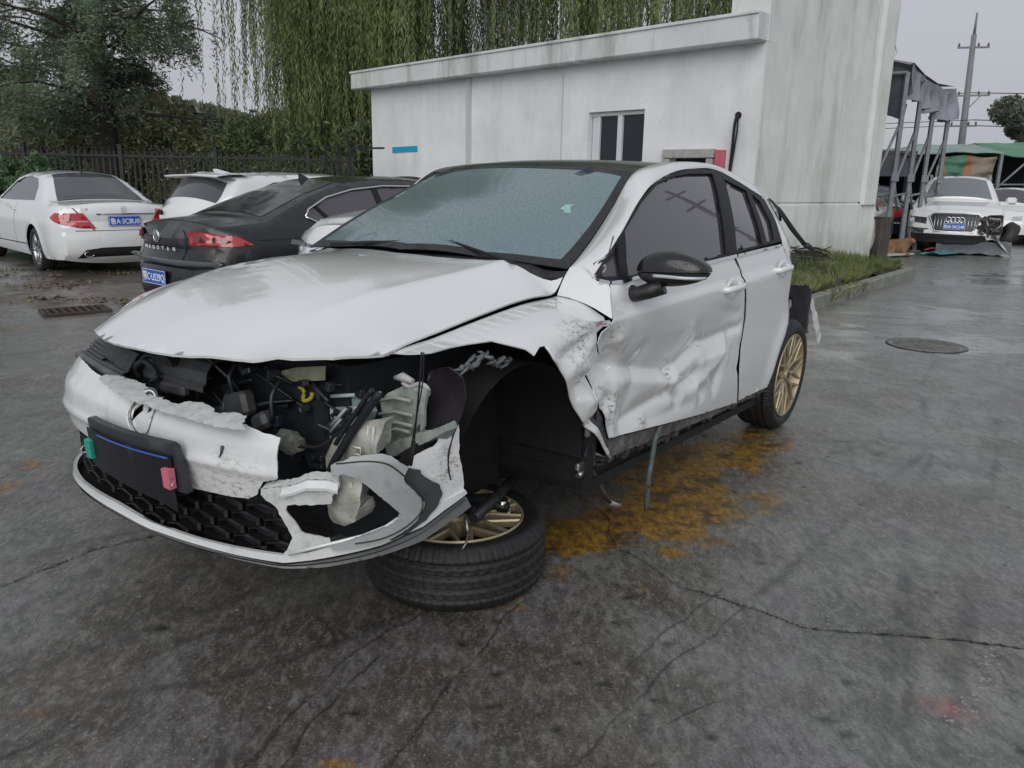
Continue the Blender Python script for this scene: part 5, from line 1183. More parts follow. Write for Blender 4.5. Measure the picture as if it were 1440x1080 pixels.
b.build('mud_clods', mat('mud', (.045, .042, .038), .8, noise=(30, .5)), car)['kind'] = 'stuff'
# rear bumper corner dragged backwards
lin = [(p[0], p[2]) for p in D['rearliner']]
panel('rear_arch_liner', lin, lambda x, z: np.stack([x, .70 + .05 * np.sin(x * 9) + .02 * (fbm(x * 20, z * 20) - .5), z], -1), mat('torn liner', (.006, .005, .010), .5), car, step=.03, jit=.006, thick=.01, flip=True)
sk = [(p[0], p[2]) for p in D['rearskin']]
panel('rear_bumper_corner', sk, lambda x, z: np.stack([x, .73 + .02 * (fbm(x * 20, z * 20, 3, 2) - .5), z], -1), white_scuffed, car, step=.03, jit=.006, thick=.006, flip=True, label='torn rear bumper corner hanging behind the wheel')

# ================================================================ the torn-off wheel lying under the bumper
lw = empty('loose_wheel', (-.195, 2.685, .1185), 0, 'gold multi-spoke wheel with worn tyre lying flat under the wrecked white hatchback bumper', 'wheel')
lw.rotation_euler = (R(90), 0, R(12)); gold_wheel(lw)
b = MB(); g = random.Random(3)
b.bevbox((.10, .105, -.06), (.14, .05, .10), .015, Matrix.Rotation(.5, 4, 'Y')); b.tube([(.02, .11, -.10), (.14, .125, -.05), (.19, .12, .0)], [.03, .035, .02], 8); b.build('broken_hub_carrier', inner_black, lw)
b = MB(); b.tube([(.16, .13, .0), (.19, .135, -.02)], .016, 10); b.tube([(.19, .118, .03), (.20, .118, -.04), (.17, .12, -.10)], .006, 6); b.build('snapped_bolt', chrome, lw)
# ================================================================ parked cars
def cross_y(W, rows):
    f = pchip([r_[0] for r_ in rows], [r_[1] for r_ in rows]); return lambda z: f(z) * W
SED = [(.12, .90), (.22, .955), (.34, .985), (.50, 1.0), (.66, 1.0), (.74, .992), (.80, .975), (.86, .955), (.92, .93), (1.0, .86), (1.1, .80), (1.2, .735), (1.30, .67), (1.38, .61), (1.5, .50)]
class Car:
    """parked car in its own frame: x forward, tail at x = 0, z up"""
    def __init__(s, name, M, label, cat, group=None, L_=4.6, W=.88, rows=SED, tail=None, deck=None, nose=None, tx=(.55, .30), fx=(.5, .5), crown=(.16, .18), paint=white_paint):
        s.root = empty(name, M=M, label=label, cat=cat, group=group); s.L = L_; s.W = W; s.cy = cross_y(W, rows); s.tx = tx; s.fx = fx; s.cr = crown; s.paint = paint
    def f(s, x, z):
        x = np.asarray(x, float); y = s.cy(z)
        a = np.clip((s.tx[0] - x) / s.tx[0], 0, 1); y = y - s.W * s.tx[1] * a ** 2.6
        a = np.clip((x - (s.L - s.fx[0])) / s.fx[0], 0, 1); y = y - s.W * s.fx[1] * a ** 2.6
        # shoulders roll over into the top surfaces
        zt = np.interp(x, s.top[:, 0], s.top[:, 1]); t = np.clip((z - (zt - .055)) / .055, 0, 1); y = y - .055 * (1 - np.sqrt(np.maximum(1 - t * t, 0)))
        for cx in s.wx:
            r_ = np.hypot(x - cx, z - s.wz); y = y + .014 * np.exp(-((r_ - s.ar - .01) / .04) ** 2) * sstep(.15, .3, z)
        return y
    def shell(s, prof, wx, wz, wr, ar, z0, dlo, segs, rocker=.0):
        """prof: side outline from tail bottom over the roof to nose bottom; segs: (first index, last index, part, material, inset)"""
        s.wx, s.wz, s.wr, s.ar = wx, wz, wr, ar; s.prof = prof
        P = np.array(prof, float); up = P[P[:, 1] > .5]; o_ = np.argsort(up[:, 0]); s.top = up[o_]
        top = {}
        for x_, z_ in up: top[round(x_, 3)] = max(top.get(round(x_, 3), 0), z_)
        s.top = np.array(sorted(top.items()))
        outl = list(map(tuple, prof))
        bot = [(s.L - .12, z0)]
        for cx in sorted(wx, reverse=True):
            bot += [(cx + ar * math.cos(a), wz + ar * math.sin(a)) for a in np.linspace(-R(18), R(198), 20) if wz + ar * math.sin(a) > z0 - .02]
        poly = outl + bot[1:] if True else outl
        for sg, nm in ((1, 'left_side'), (-1, 'right_side')):
            panel('body_side', poly, (lambda sg: lambda x, z: np.stack([x, sg * s.f(x, z), z], -1))(sg), s.paint, s.root, step=.05, holes=dlo, flip=sg > 0)
            for d in dlo:
                panel('side_glass', outset(d, .012), (lambda sg: lambda x, z: np.stack([x, sg * (s.f(x, z) - .012), z], -1))(sg), glass, s.root, step=.08, flip=sg > 0)
        k = np.r_[0, np.cumsum(np.hypot(*np.diff(P, axis=0).T))]
        for i0, i1, nm, m_, ins in segs:
            rows = []; n_ = max(2, int((k[i1] - k[i0]) / .05)); tt = np.linspace(k[i0], k[i1], n_ + 1)
            for t in tt:
                x, z = np.interp(t, k, P[:, 0]), np.interp(t, k, P[:, 1]); e = .02
                dx, dz = np.interp(t + e, k, P[:, 0]) - np.interp(t - e, k, P[:, 0]), np.interp(t + e, k, P[:, 1]) - np.interp(t - e, k, P[:, 1]); q = math.hypot(dx, dz) + 1e-9; nx, nz = -dz / q, dx / q
                w = float(s.f(x, z)); fr = x / s.L
                c = .035 + (s.cr[0] if fr < .5 else s.cr[1]) * abs(nx) ** 1.5
                yy = np.linspace(-1, 1, 17)
                rows.append((x, z, w, nx, nz, c))
            def pt(r_, u, off=0): x, z, w, nx, nz, c = r_; a = 1 - abs(u) ** 2.4; return (x + nx * (c * a + off), u * w, z + nz * (c * a + off))
            s.lastrows = rows
            u0 = 1.0
            b = MB(); b.grid([[pt(r_, u) for u in np.linspace(-1, 1, 19)] for r_ in rows], True, flip=True)
            if ins:
                # body colour border, dark glass field inside standing 3 mm proud
                b.build('body_panel', s.paint, s.root)
                g_ = MB(); rr = rows[1:-1] if len(rows) > 4 else rows
                g_.grid([[pt(r_, u, .004) for u in np.linspace(-ins, ins, 17)] for r_ in rr], True, flip=True); g_.build(nm, m_, s.root)
            else: b.build(nm, m_, s.root, sharp=50)
        return s
    def rear(s, y, z, off=0.0):
        """point on the tail face"""
        P = np.array([p for p in s.prof if p[0] < .5 and p[1] < s.taz]); o_ = np.argsort(P[:, 1]); P = P[o_]
        z = np.asarray(z, float); y = np.asarray(y, float); x = np.interp(z, P[:, 1], P[:, 0]); w = s.f(x, z); u = np.clip(np.abs(y) / w, 0, 1)
        return np.stack([x - (.035 + s.cr[0] * .97) * (1 - u ** 2.4) - off, y, z + 0 * x], -1)
    def front(s, y, z, off=0.0):
        P = np.array([p for p in s.prof if p[0] > s.L - .7 and p[1] < s.faz]); o_ = np.argsort(P[:, 1]); P = P[o_]
        z = np.asarray(z, float); y = np.asarray(y, float); x = np.interp(z, P[:, 1], P[:, 0]); w = s.f(x, z); u = np.clip(np.abs(y) / w, 0, 1)
        return np.stack([x + (.035 + s.cr[1] * .97) * (1 - u ** 2.4) + off, y, z + 0 * x], -1)
    def wheels(s, m_rim=alloy, n=5, which=None):
        for cx in s.wx:
            for sg in (1, -1):
                w = empty('wheel'); w.parent = s.root; w.location = (cx, sg * (s.W - .115), s.wz); w.rotation_euler = (0, 0, 0 if sg > 0 else math.pi)
                r_ = s.wr; rm = r_ * .70
                M = Matrix.Rotation(R(-90), 4, 'X')
                b = MB(); b.lathe([(rm, -.10), (r_ - .02, -.105), (r_, -.08), (r_, .08), (r_ - .02, .102), (rm + .02, .105), (rm, .09)], 40, M); b.build('tyre', rubber, w)
                b = MB(); b.lathe([(rm, .09), (rm - .012, .092), (rm - .02, .05), (rm - .04, -.05), (.02, -.05)], 40, M, closed=False)
                for k in range(n):
                    a = 2 * math.pi * k / n
                    for da in (-.13, .13):
                        p0 = Vector((.05 * math.cos(a + da * 2), .075, .05 * math.sin(a + da * 2))); p1 = Vector(((rm - .01) * math.cos(a + da), .082, (rm - .01) * math.sin(a + da))); b.tube([p0, p1], [.020, .014], 6)
                b.lathe([(.001, .085), (.05, .085), (.06, .06)], 20, M); b.build('rim', m_rim, w)
    def arches(s):
        b = MB()
        for cx in s.wx:
            for sg in (1, -1): b.grid([[(cx + (s.ar - .003) * math.cos(a), sg * y, s.wz + (s.ar - .003) * math.sin(a)) for y in (.45, s.W * .95)] for a in np.linspace(-.3, math.pi + .3, 16)], True)
            b.box((cx, 0, s.wz + .05), (2 * s.ar, .85, .5))
        b.box((s.L / 2, 0, .24), (s.L - .5, s.W * 1.7, .06)); b.box((s.L / 2, 0, .55), (s.L - .9, s.W * .9, .5))
        b.build('underbody', matt_black, s.root)
    def rpanel(s, name, poly, m_, off=.006, step=.04, thick=.004, holes=(), par=None):
        return panel(name, poly, lambda y, z: s.rear(y, z, off), m_, par or s.root, step=step, thick=thick, holes=holes, flip=True)
    def fpanel(s, name, poly, m_, off=.006, step=.04, thick=.004, holes=(), par=None):
        return panel(name, poly, lambda y, z: s.front(y, z, off), m_, par or s.root, step=step, thick=thick, holes=holes)
    def spanel(s, name, poly, m_, sg, off=.006, step=.04, thick=.004, holes=(), par=None):
        return panel(name, poly, lambda x, z: np.stack([x, sg * (s.f(x, z) + off), z], -1), m_, par or s.root, step=step, thick=thick, flip=sg > 0)
    def plate(s, txt, y, z, w=.44, h=.14, rear=True, tilt=0.0, off=.02):
        p = s.rear(y, z, off) if rear else s.front(y, z, off)
        e = empty('number_plate'); e.parent = s.root
        # plate faces -x (rear) or +x (front): local x to the reader's right
        ang = -math.pi / 2 if rear else math.pi / 2
        e.matrix_local = Matrix.Translation(Vector(p)) @ Matrix.Rotation(ang, 4, 'Z') @ Matrix.Rotation(tilt, 4, 'X')
        b = MB(); b.bevbox((0, 0, 0), (w, .008, h), .003); b.build('plate_sheet', blue_plate, e)
        fr_ = MB()
        for c, d in (((0, -.005, h / 2 - .007), (w - .014, .002, .004)), ((0, -.005, -h / 2 + .007), (w - .014, .002, .004)), ((-w / 2 + .009, -.005, 0), (.004, .002, h - .018)), ((w / 2 - .009, -.005, 0), (.004, .002, h - .018))): fr_.box(c, d)
        fr_.build('plate_border', plate_white, e)
        text(txt, e, (0, -.006, -.002), w * .90, h * .66, plate_white, 'plate_text')
def text(s_, parent, loc, w, h, m_, name='lettering', rot=(R(90), 0, 0), ext=.001):
    cu = bpy.data.curves.new(name, 'FONT'); cu.body = s_; cu.align_x = 'CENTER'; cu.align_y = 'CENTER'; cu.extrude = ext; cu.size = 1; cu.offset = .012
    t_ = bpy.data.objects.new(name + '_curve', cu); me = bpy.data.meshes.new_from_object(t_)
    A = np.array([v.co[:] for v in me.vertices]); lo, hi = A.min(0), A.max(0); sx, sy = w / (hi[0] - lo[0]), h / (hi[1] - lo[1])
    for v in me.vertices: v.co = ((v.co.x - (lo[0] + hi[0]) / 2) * sx, (v.co.y - (lo[1] + hi[1]) / 2) * sy, v.co.z)
    bpy.data.objects.remove(t_); me.materials.clear()
    o = link_mesh(name, me, m_, parent); o.location = loc; o.rotation_euler = rot; return o
def M_car(x, y, yaw): return Matrix.Translation((x, y, 0)) @ Matrix.Rotation(yaw, 4, 'Z')
def rp(P, sx=1, sz=1): return [(a * sx, c * sz) for a, c in P]
trim_dark = mat('dark gap trim', (.02, .02, .022), .6)  # dark strips for panel gaps and body lines

# ---- white saloon, tail towards us, at far left
h_ = Vector((-.7071, .7071)); rear_c = Vector((-6.40, 12.39)) - h_ * 1.02
c = Car('white_saloon', M_car(rear_c.x, rear_c.y, R(135)), 'white saloon at far left seen from behind, plate with white characters, red tail lamp', 'car', L_=4.55, W=.88, tx=(.40, .16), crown=(.10, .2))
prof = [(.10, .22), (.02, .30), (.0, .46), (.02, .60), (.05, .74), (.04, .90), (.08, .955), (.20, .965), (.60, .985), (.72, 1.01), (1.30, 1.315), (1.50, 1.375), (1.9, 1.405), (2.3, 1.40), (2.6, 1.365), (3.35, .975), (3.6, .94), (4.2, .82), (4.45, .68), (4.55, .50), (4.50, .25)]
dlo = [[(1.22, 1.005), (1.34, 1.20), (1.55, 1.315), (1.9, 1.345), (2.3, 1.335), (2.6, 1.27), (3.12, .985), (2.4, .985)]]
c.taz, c.faz = .96, .8
c.shell(prof, (1.02, 3.78), .315, .315, .365, .22, dlo, [(0, 4, 'rear_bumper', white_paint, 0), (4, 8, 'boot_lid', white_paint, 0), (8, 11, 'rear_window', mat('dark rear screen', (.060, .064, .072), .10, spec=.6, coat=.3), .86), (11, 14, 'roof', white_paint, 0), (14, 15, 'windscreen', glass, .88), (15, 20, 'bonnet', white_paint, 0)])
c.wheels(alloy, 5); c.arches()
for sg in (1, -1):
    c.rpanel('tail_lamp', [(sg * .735, .86), (sg * .50, .865), (sg * .36, .655), (sg * .56, .66), (sg * .735, .705)], red_lens, .008)
    c.spanel('tail_lamp', [(-.0, .86), (.16, .865), (.24, .80), (.14, .745), (-.0, .705)], red_lens, sg, .008)
c.rpanel('lamp_stripe', [(.44, .742), (.68, .742), (.70, .758), (.45, .758)], mat('pale lamp stripe', (.62, .35, .36), .3), .014)
c.rpanel('chrome_bar', [(-.52, .842), (.34, .842), (.34, .860), (-.52, .860)], chrome, .012, thick=.012)
for z, y0, y1 in ((.62, -.62, .62),): c.rpanel('panel_gap', [(y0, z), (y1, z), (y1, z + .008), (y0, z + .008)], trim_dark, .004)
c.rpanel('panel_gap', [(.62, .93), (.60, .93), (.375, .625), (.39, .622)], trim_dark, .005)
c.plate('鲁A·3C8U0', -.02, .755, tilt=0.0, off=.03)
c.rpanel('diffuser', [(-.62, .24), (.62, .24), (.52, .36), (.30, .39), (-.30, .39), (-.52, .36)], matt_black, .006)
b = MB(); b.lathe([(.062, 0), (.070, .02), (.062, .03), (.052, .02), (.045, -.03)], 24, Matrix.Translation(Vector(c.rear(.48, .30, -.02))) @ Matrix.Rotation(R(-90), 4, 'Y') @ Matrix.Diagonal((.6, 1, 1, 1))); b.build('exhaust_tip', chrome, c.root)
b = MB(); pz = Vector(c.rear(-.02, .915, .012)); b.tube([pz + Vector((0, .038 * math.cos(a), .038 * math.sin(a))) for a in np.linspace(0, 6.283, 25)], .004, 5)
for a in (R(90), R(210), R(330)): b.tube([pz, pz + Vector((0, .036 * math.cos(a), .036 * math.sin(a)))], .004, 5)
b.build('star_badge', chrome, c.root)
text('C 200', c.root, tuple(Vector(c.rear(.46, .915, .012))), .14, .03, chrome, 'model_lettering', (R(90), 0, R(-90)))
for sg in (1, -1):
    for x in (2.0, 2.95):
        b = MB(); y = float(c.f(x, .86)); b.tube([(x - .09, sg * (y - .01), .86), (x - .07, sg * (y + .03), .862), (x + .07, sg * (y + .03), .868), (x + .09, sg * (y - .01), .868)], .013, 6); b.build('door_handle', white_paint, c.root)
    b = MB(); b.bevbox((3.05, sg * 1.0, 1.02), (.16, .20, .13), .04); b.box((3.05, sg * .90, .98), (.06, .14, .04)); b.build('wing_mirror', white_paint, c.root)
    for x in (1.98, 2.92): c.spanel('panel_gap', [(x, .32), (x + .008, .32), (x + .008, .96), (x, .96)], trim_dark, sg, .001)
    c.spanel('side_skirt_line', [(1.4, .36), (3.4, .34), (3.4, .355), (1.4, .375)], trim_dark, sg, .002)
b = MB(); b.add([(1.55, 0, 1.405), (1.42, -.008, 1.41), (1.42, .008, 1.41), (1.45, 0, 1.475), (1.58, 0, 1.41)], [(0, 1, 3), (0, 3, 2), (1, 2, 3)]); b.build('roof_fin', matt_black, c.root)

# ---- black saloon nearer, tail to the left
c = Car('black_saloon', M_car(-3.23, 7.60, R(50)), 'black fastback saloon with chrome window trim, its tail behind the white bonnet', 'car', L_=4.7, W=.88, tx=(.50, .22), crown=(.15, .2), paint=black_paint)
prof = [(.10, .20), (.03, .28), (.0, .45), (.03, .60), (.0, .64), (.05, .72), (.06, .88), (.02, .935), (.10, .95), (.55, .99), (1.15, 1.22), (1.6, 1.345), (2.0, 1.385), (2.5, 1.395), (2.9, 1.37), (3.55, 1.03), (3.8, .96), (4.3, .86), (4.6, .66), (4.7, .5), (4.6, .22)]
dlo = [[(.98, 1.03), (1.04, 1.10), (1.30, 1.21), (1.65, 1.285), (2.1, 1.325), (2.5, 1.325), (2.85, 1.28), (3.35, 1.03), (3.3, 1.005), (1.12, .965)]]
c.taz, c.faz = .94, .8
c.shell(prof, (1.05, 3.80), .32, .32, .365, .22, dlo, [(0, 3, 'rear_bumper', black_paint, 0), (3, 9, 'boot_lid', black_paint, 0), (9, 11, 'rear_window', mat('black rear screen', (.020, .020, .024), .12, spec=.7, coat=.5, drops=1), .84), (11, 14, 'roof', black_paint, 0), (14, 15, 'windscreen', glass, .88), (15, 20, 'bonnet', black_paint, 0)])
c.wheels(alloy, 5); c.arches()
for sg in (1, -1):
    D_ = dlo[0]; b = MB(); b.tube([(x, sg * (float(c.f(x, z)) + .006), z) for x, z in resample(D_, .05)] + [(D_[0][0], sg * (float(c.f(*D_[0])) + .006), D_[0][1])], .011, 6); b.build('chrome_trim', chrome, c.root)
    c.spanel('window_pillar', [(1.95, 1.0), (2.03, 1.0), (2.00, 1.33), (1.94, 1.33)], matt_black, sg, .004); c.spanel('window_pillar', [(1.27, .97), (1.31, .97), (1.14, 1.15), (1.11, 1.14)], matt_black, sg, .004)
    c.rpanel('tail_lamp', [(sg * .42, .905), (sg * .45, .79), (sg * .675, .785), (sg * .675, .90)], red_lens, .010)
    c.spanel('tail_lamp', [(.0, .90), (.20, .875), (.33, .80), (.16, .785), (.0, .785)], red_lens, sg, .010)
    c.spanel('lamp_core', [(.02, .87), (.10, .86), (.16, .83), (.10, .808), (.02, .81)], mat('dark red core', (.14, .006, .010), .2, coat=1), sg, .015); c.rpanel('lamp_core', [(sg * .47, .88), (sg * .49, .815), (sg * .665, .81), (sg * .665, .875)], mat('dark red core', (.14, .006, .010), .2, coat=1), .016)
    c.spanel('shoulder_line', [(.36, .835), (4.2, .82), (4.2, .832), (.36, .850)], trim_dark, sg, .004)
    for x in (1.98, 3.0): c.spanel('panel_gap', [(x, .3), (x + .008, .3), (x + .008, .95), (x, .95)], trim_dark, sg, .001)
c.rpanel('rear_lip', [(-.80, .60), (.80, .60), (.86, .635), (.80, .645), (-.80, .645), (-.86, .635)], mat('satin grey bumper ledge', (.14, .16, .165), .35, coat=.5), .012, thick=.02)
c.rpanel('panel_gap', [(-.40, .66), (-.385, .66), (-.385, .92), (-.40, .92)], trim_dark, .006)
c.rpanel('lower_grille', [(-.7, .24), (.7, .24), (.66, .33), (-.66, .33)], matt_black, .008)
c.rpanel('reflector_strip', [(-.70, .335), (.70, .335), (.70, .350), (-.70, .350)], mat('dull red strip', (.06, .015, .015), .4), .012)
c.plate('鄂C·U529Q', 0.02, .475, off=.02)
b = MB(); pz = Vector(c.rear(.03, .85, .012)); b.tube([pz + Vector((0, .055 * math.cos(a), .055 * math.sin(a))) for a in np.linspace(0, 6.283, 33)], .0055, 6)
for q in ([(-.035, .038), (-.012, -.045), (0, -.012), (.012, -.045), (.035, .038)], [(-.020, .050), (0, .002), (.020, .050)]): b.tube([pz + Vector((0, a, d)) for a, d in q], .004, 5)
b.build('round_badge', chrome, c.root)
for k, ch in enumerate('MAGOTAN'):
    y = .26 - k * .087; text(ch, c.root, tuple(Vector(c.rear(y, .745, .014))), .040, .034, plate_white, 'letter', (R(90), 0, R(-90)))
b = MB(); b.add([(1.62, 0, 1.375), (1.46, -.02, 1.335), (1.46, .02, 1.335), (1.44, 0, 1.44), (1.47, 0, 1.44)], [(0, 1, 3), (0, 3, 4), (0, 4, 2), (1, 2, 4, 3)]); b.build('roof_fin', black_paint, c.root)

# ---- white hatchback whose roof and lamp show past the black saloon
c = Car('white_hatchback', M_car(-4.10, 10.0, R(52)), 'white hatchback with roof spoiler, mostly hidden behind the black saloon', 'car', L_=4.3, W=.88, rows=[(a * 1.02, b_ + (.05 if a > 1.0 else 0)) for a, b_ in SED], tx=(.5, .22), crown=(.12, .2))
prof = [(.12, .22), (.03, .30), (.0, .5), (.04, .75), (.03, .95), (.10, 1.03), (.42, 1.335), (.22, 1.375), (.60, 1.405), (1.4, 1.43), (2.0, 1.42), (2.4, 1.37), (3.15, 1.02), (3.4, .96), (3.95, .84), (4.2, .68), (4.3, .5), (4.22, .25)]
prof = [(.12, .22), (.03, .30), (.0, .5), (.04, .75), (.03, .95), (.10, 1.03), (.36, 1.345), (.40, 1.385), (.60, 1.405), (1.4, 1.43), (2.0, 1.42), (2.4, 1.37), (3.15, 1.02), (3.4, .96), (3.95, .84), (4.2, .68), (4.3, .5), (4.22, .25)]
c.taz, c.faz = 1.0, .8
c.shell(prof, (.80, 3.42), .32, .32, .365, .22, [[(.60, 1.08), (.66, 1.25), (.9, 1.33), (1.4, 1.36), (2.0, 1.35), (2.35, 1.29), (2.9, 1.04)]], [(0, 3, 'rear_bumper', white_paint, 0), (3, 5, 'tailgate', white_paint, 0), (5, 6, 'rear_window', mat('dark rear screen', (.060, .064, .072), .10, spec=.6, coat=.3), .93), (6, 11, 'roof', white_paint, 0), (11, 12, 'windscreen', glass, .88), (12, 17, 'bonnet', white_paint, 0)])
c.wheels(alloy, 5); c.arches()
b = MB(); b.grid([[(.60, y, 1.43 - .02 * abs(y)), (.30, y, 1.425 - .02 * abs(y)), (.14, y, 1.412 - .03 * abs(y)), (.16, y, 1.392 - .03 * abs(y)), (.40, y, 1.36)] for y in np.linspace(-.60, .60, 9)], True); b.build('roof_spoiler', white_paint, c.root)
b = MB(); b.grid([[(.30, s_ * .50, 1.31), (.12, s_ * .60, 1.06)], [(.30, s_ * .62, 1.31), (.10, s_ * .72, 1.06)]] if 0 else [[(.33, -.47, 1.33), (.33, .47, 1.33)], [(.27, -.47, 1.28), (.27, .47, 1.28)]], False); b.build('window_shade_band', matt_black, c.root)
b = MB(); b.tube([(.10, .02, 1.07), (.07, .02, 1.07)], .035, 12); b.tube([(.09, .02, 1.075), (.16, .22, 1.15)], .008, 5); b.build('rear_wiper', matt_black, c.root)
for sg in (1, -1): c.rpanel('tail_lamp', [(sg * .50, .99), (sg * .50, .82), (sg * .68, .84), (sg * .68, .98)], red_lens, .010); c.spanel('tail_lamp', [(.0, .98), (.22, .96), (.26, .88), (.0, .84)], red_lens, sg, .010)
b = MB(); b.tube([tuple(c.rear(.30, .95, .0)), tuple(c.rear(.30, .95, .03))], .03, 12); b.build('lock_badge', matt_black, c.root)
b = MB(); b.add([(.78, -.012, 1.425), (.50, -.03, 1.42), (.50, .03, 1.42), (.46, -.004, 1.485), (.52, .004, 1.487)], [(0, 1, 3, 4), (0, 4, 2), (1, 2, 4, 3)]); b.build('roof_fin', white_paint, c.root)

# ---- white car nose just beyond the windscreen
hd = Vector((-.582, -.813)); nose_c = Vector((-1.32, 6.28)); t_ = nose_c - hd * 4.5
c = Car('white_parked_car', M_car(t_.x, t_.y, math.atan2(hd.y, hd.x)), 'white car whose bonnet and front corner show between the black saloon and the windscreen', 'car', L_=4.5, W=.86, tx=(.5, .25), fx=(.6, .30), crown=(.15, .12))
prof = [(.12, .22), (.02, .30), (.0, .5), (.04, .8), (.08, .98), (.5, 1.0), (1.1, 1.20), (1.5, 1.30), (2.1, 1.34), (2.6, 1.32), (3.2, 1.16), (3.40, 1.15), (3.8, 1.12), (4.2, 1.06), (4.42, .97), (4.47, .80), (4.5, .5), (4.42, .25)]
c.taz, c.faz = .95, .98
c.shell(prof, (.9, 3.6), .32, .32, .365, .22, [[(.95, 1.03), (1.3, 1.16), (1.8, 1.22), (2.3, 1.22), (2.9, 1.06), (2.0, 1.02)]], [(0, 5, 'rear_bumper', white_paint, 0), (5, 7, 'rear_window', glass, .86), (7, 9, 'roof', white_paint, 0), (9, 10, 'windscreen', glass, .88), (10, 14, 'bonnet', white_paint, 0), (14, 17, 'front_bumper', white_paint, 0)])
c.wheels(alloy, 5); c.arches()
for sg in (1, -1):
    c.fpanel('headlamp', [(sg * .30, .86), (sg * .30, .885), (sg * .70, .90), (sg * .70, .86)], mat('smoked lamp', (.05, .05, .07), .15, coat=1), .006)
    c.spanel('headlamp', [(4.10, .925), (4.46, .905), (4.46, .865), (4.15, .905)], mat('smoked lamp', (.05, .05, .07), .15, coat=1), sg, .006)
    c.spanel('bonnet_gap', [(3.5, .99), (4.3, .93), (4.3, .922), (3.5, .982)], trim_dark, sg, .002)
c.fpanel('grille', [(-.5, .50), (.5, .50), (.55, .72), (-.55, .72)], matt_black, .008)

# ---- damaged white estate facing us on the right
hd = Vector((-.465, -.885)); nose_c = Vector((9.78, 18.1)); t_ = nose_c - hd * 4.6
SUV = [(.12, .90), (.3, .97), (.55, 1.0), (.8, 1.0), (.98, .97), (1.06, .935), (1.12, .90), (1.3, .82), (1.5, .73), (1.6, .68), (1.75, .58)]
c = Car('damaged_white_suv', M_car(t_.x, t_.y, math.atan2(hd.y, hd.x)), 'wrecked white off-road car facing us with four rings on the grille and a smashed corner', 'car', L_=4.6, W=.96, rows=SUV, tx=(.5, .25), fx=(.55, .20), crown=(.12, .13))
prof = [(.12, .22), (.02, .35), (.0, .6), (.06, 1.0), (.5, 1.58), (1.2, 1.66), (2.2, 1.68), (2.75, 1.62), (3.35, 1.13), (3.6, 1.10), (4.2, 1.00), (4.45, .88), (4.50, .80), (4.56, .60), (4.60, .40), (4.58, .34)]
c.taz, c.faz = .9, .86
c.shell(prof, (.85, 3.66), .34, .36, .40, .22, [[(.7, 1.15), (.9, 1.45), (1.6, 1.55), (2.3, 1.55), (2.7, 1.49), (3.2, 1.15)]], [(0, 3, 'rear_bumper', white_paint, 0), (3, 4, 'rear_window', glass, .86), (4, 7, 'roof', white_paint, 0), (7, 8, 'windscreen', mat('grey reflecting screen', (.16, .18, .20), .15, spec=.7, coat=.6), .90), (8, 12, 'bonnet', white_paint, 0), (12, 15, 'front_bumper', white_paint, 0)])
c.arches()
for cx, sg in ((.85, 1), (.85, -1), (3.66, -1)):
    b = MB(); b.lathe([(.25, -.1), (.34, -.105), (.36, -.08), (.36, .08), (.34, .102), (.25, .1), (.05, .06)], 32, Matrix.Translation((cx, sg * .84, .35)) @ Matrix.Rotation(R(-90 * sg), 4, 'X')); b.build('wheel', rubber, c.root)
b = MB(); b.lathe([(.25, -.1), (.34, -.105), (.36, -.08), (.36, .08), (.34, .102), (.25, .1), (.05, .06)], 32, Matrix.Translation((4.05, 1.04, .37)) @ Matrix.Rotation(R(12), 4, 'Z') @ Matrix.Rotation(R(62), 4, 'X')); b.build('splayed_wheel', rubber, c.root)
c.fpanel('radiator_grille', [(-.44, .86), (.44, .86), (.50, .80), (.36, .50), (-.36, .50), (-.50, .80)], mat('dark grille', (.02, .022, .026), .4), .012)
b = MB(); G_ = [(-.44, .875), (.44, .875), (.52, .81), (.38, .485), (-.38, .485), (-.52, .81), (-.44, .875)]; b.tube([tuple(c.front(y, z, .02)) for y, z in G_], .014, 6); b.build('grille_frame', chrome, c.root)
for k in range(-6, 7):
    y = k * .066; b = MB(); b.tube([tuple(c.front(y, z, .022)) for z in (.53, .65, .84)], .006, 5); b.build('grille_bar', chrome, c.root)
b = MB()
for k in range(4): p = Vector(c.front(0, .745, .035)); b.tube([p + Vector((0, (k - 1.5) * .086 + .055 * math.cos(a), .055 * math.sin(a))) for a in np.linspace(0, 6.283, 25)], .010, 6)
b.build('ring_badge', chrome, c.root)
c.plate('皖B·36Q48', 0, .60, off=.04, rear=False)
c.fpanel('headlamp', [(-.90, .80), (-.56, .78), (-.56, .64), (-.90, .68)], mat('dark lamp', (.03, .035, .04), .15, coat=1), .008)
c.fpanel('bumper_line', [(-.92, .56), (-.50, .54), (-.50, .52), (-.92, .54)], trim_dark, .008)
c.fpanel('lower_intake', [(-.86, .24), (.70, .24), (.62, .42), (-.84, .44)], matt_black, .008)
c.fpanel('side_intake', [(-.90, .53), (-.58, .52), (-.60, .44), (-.88, .46)], mat('dark duct', (.03, .05, .045), .5), .010)
c.fpanel('smashed_corner', [(.50, .74), (.62, .84), (.92, .86), (.92, .45), (.70, .44), (.46, .56), (.38, .60), (.52, .66)], matt_black, .016, thick=.03, step=.05)
g = random.Random(6); b = MB()
for k in range(26):
    p = Vector(c.front(g.uniform(.5, .9), g.uniform(.40, .80), g.uniform(.02, .06))); b.bevbox(p, (g.uniform(.02, .06), g.uniform(.03, .12), g.uniform(.02, .08)), .004, Matrix.Rotation(g.uniform(-1, 1), 4, 'X'))
b.build('broken_corner_pieces', mat('dark wreck parts', (.05, .05, .055), .5, noise=(8, .6)), c.root)
b = MB(); p = Vector(c.front(.74, .70, .05))
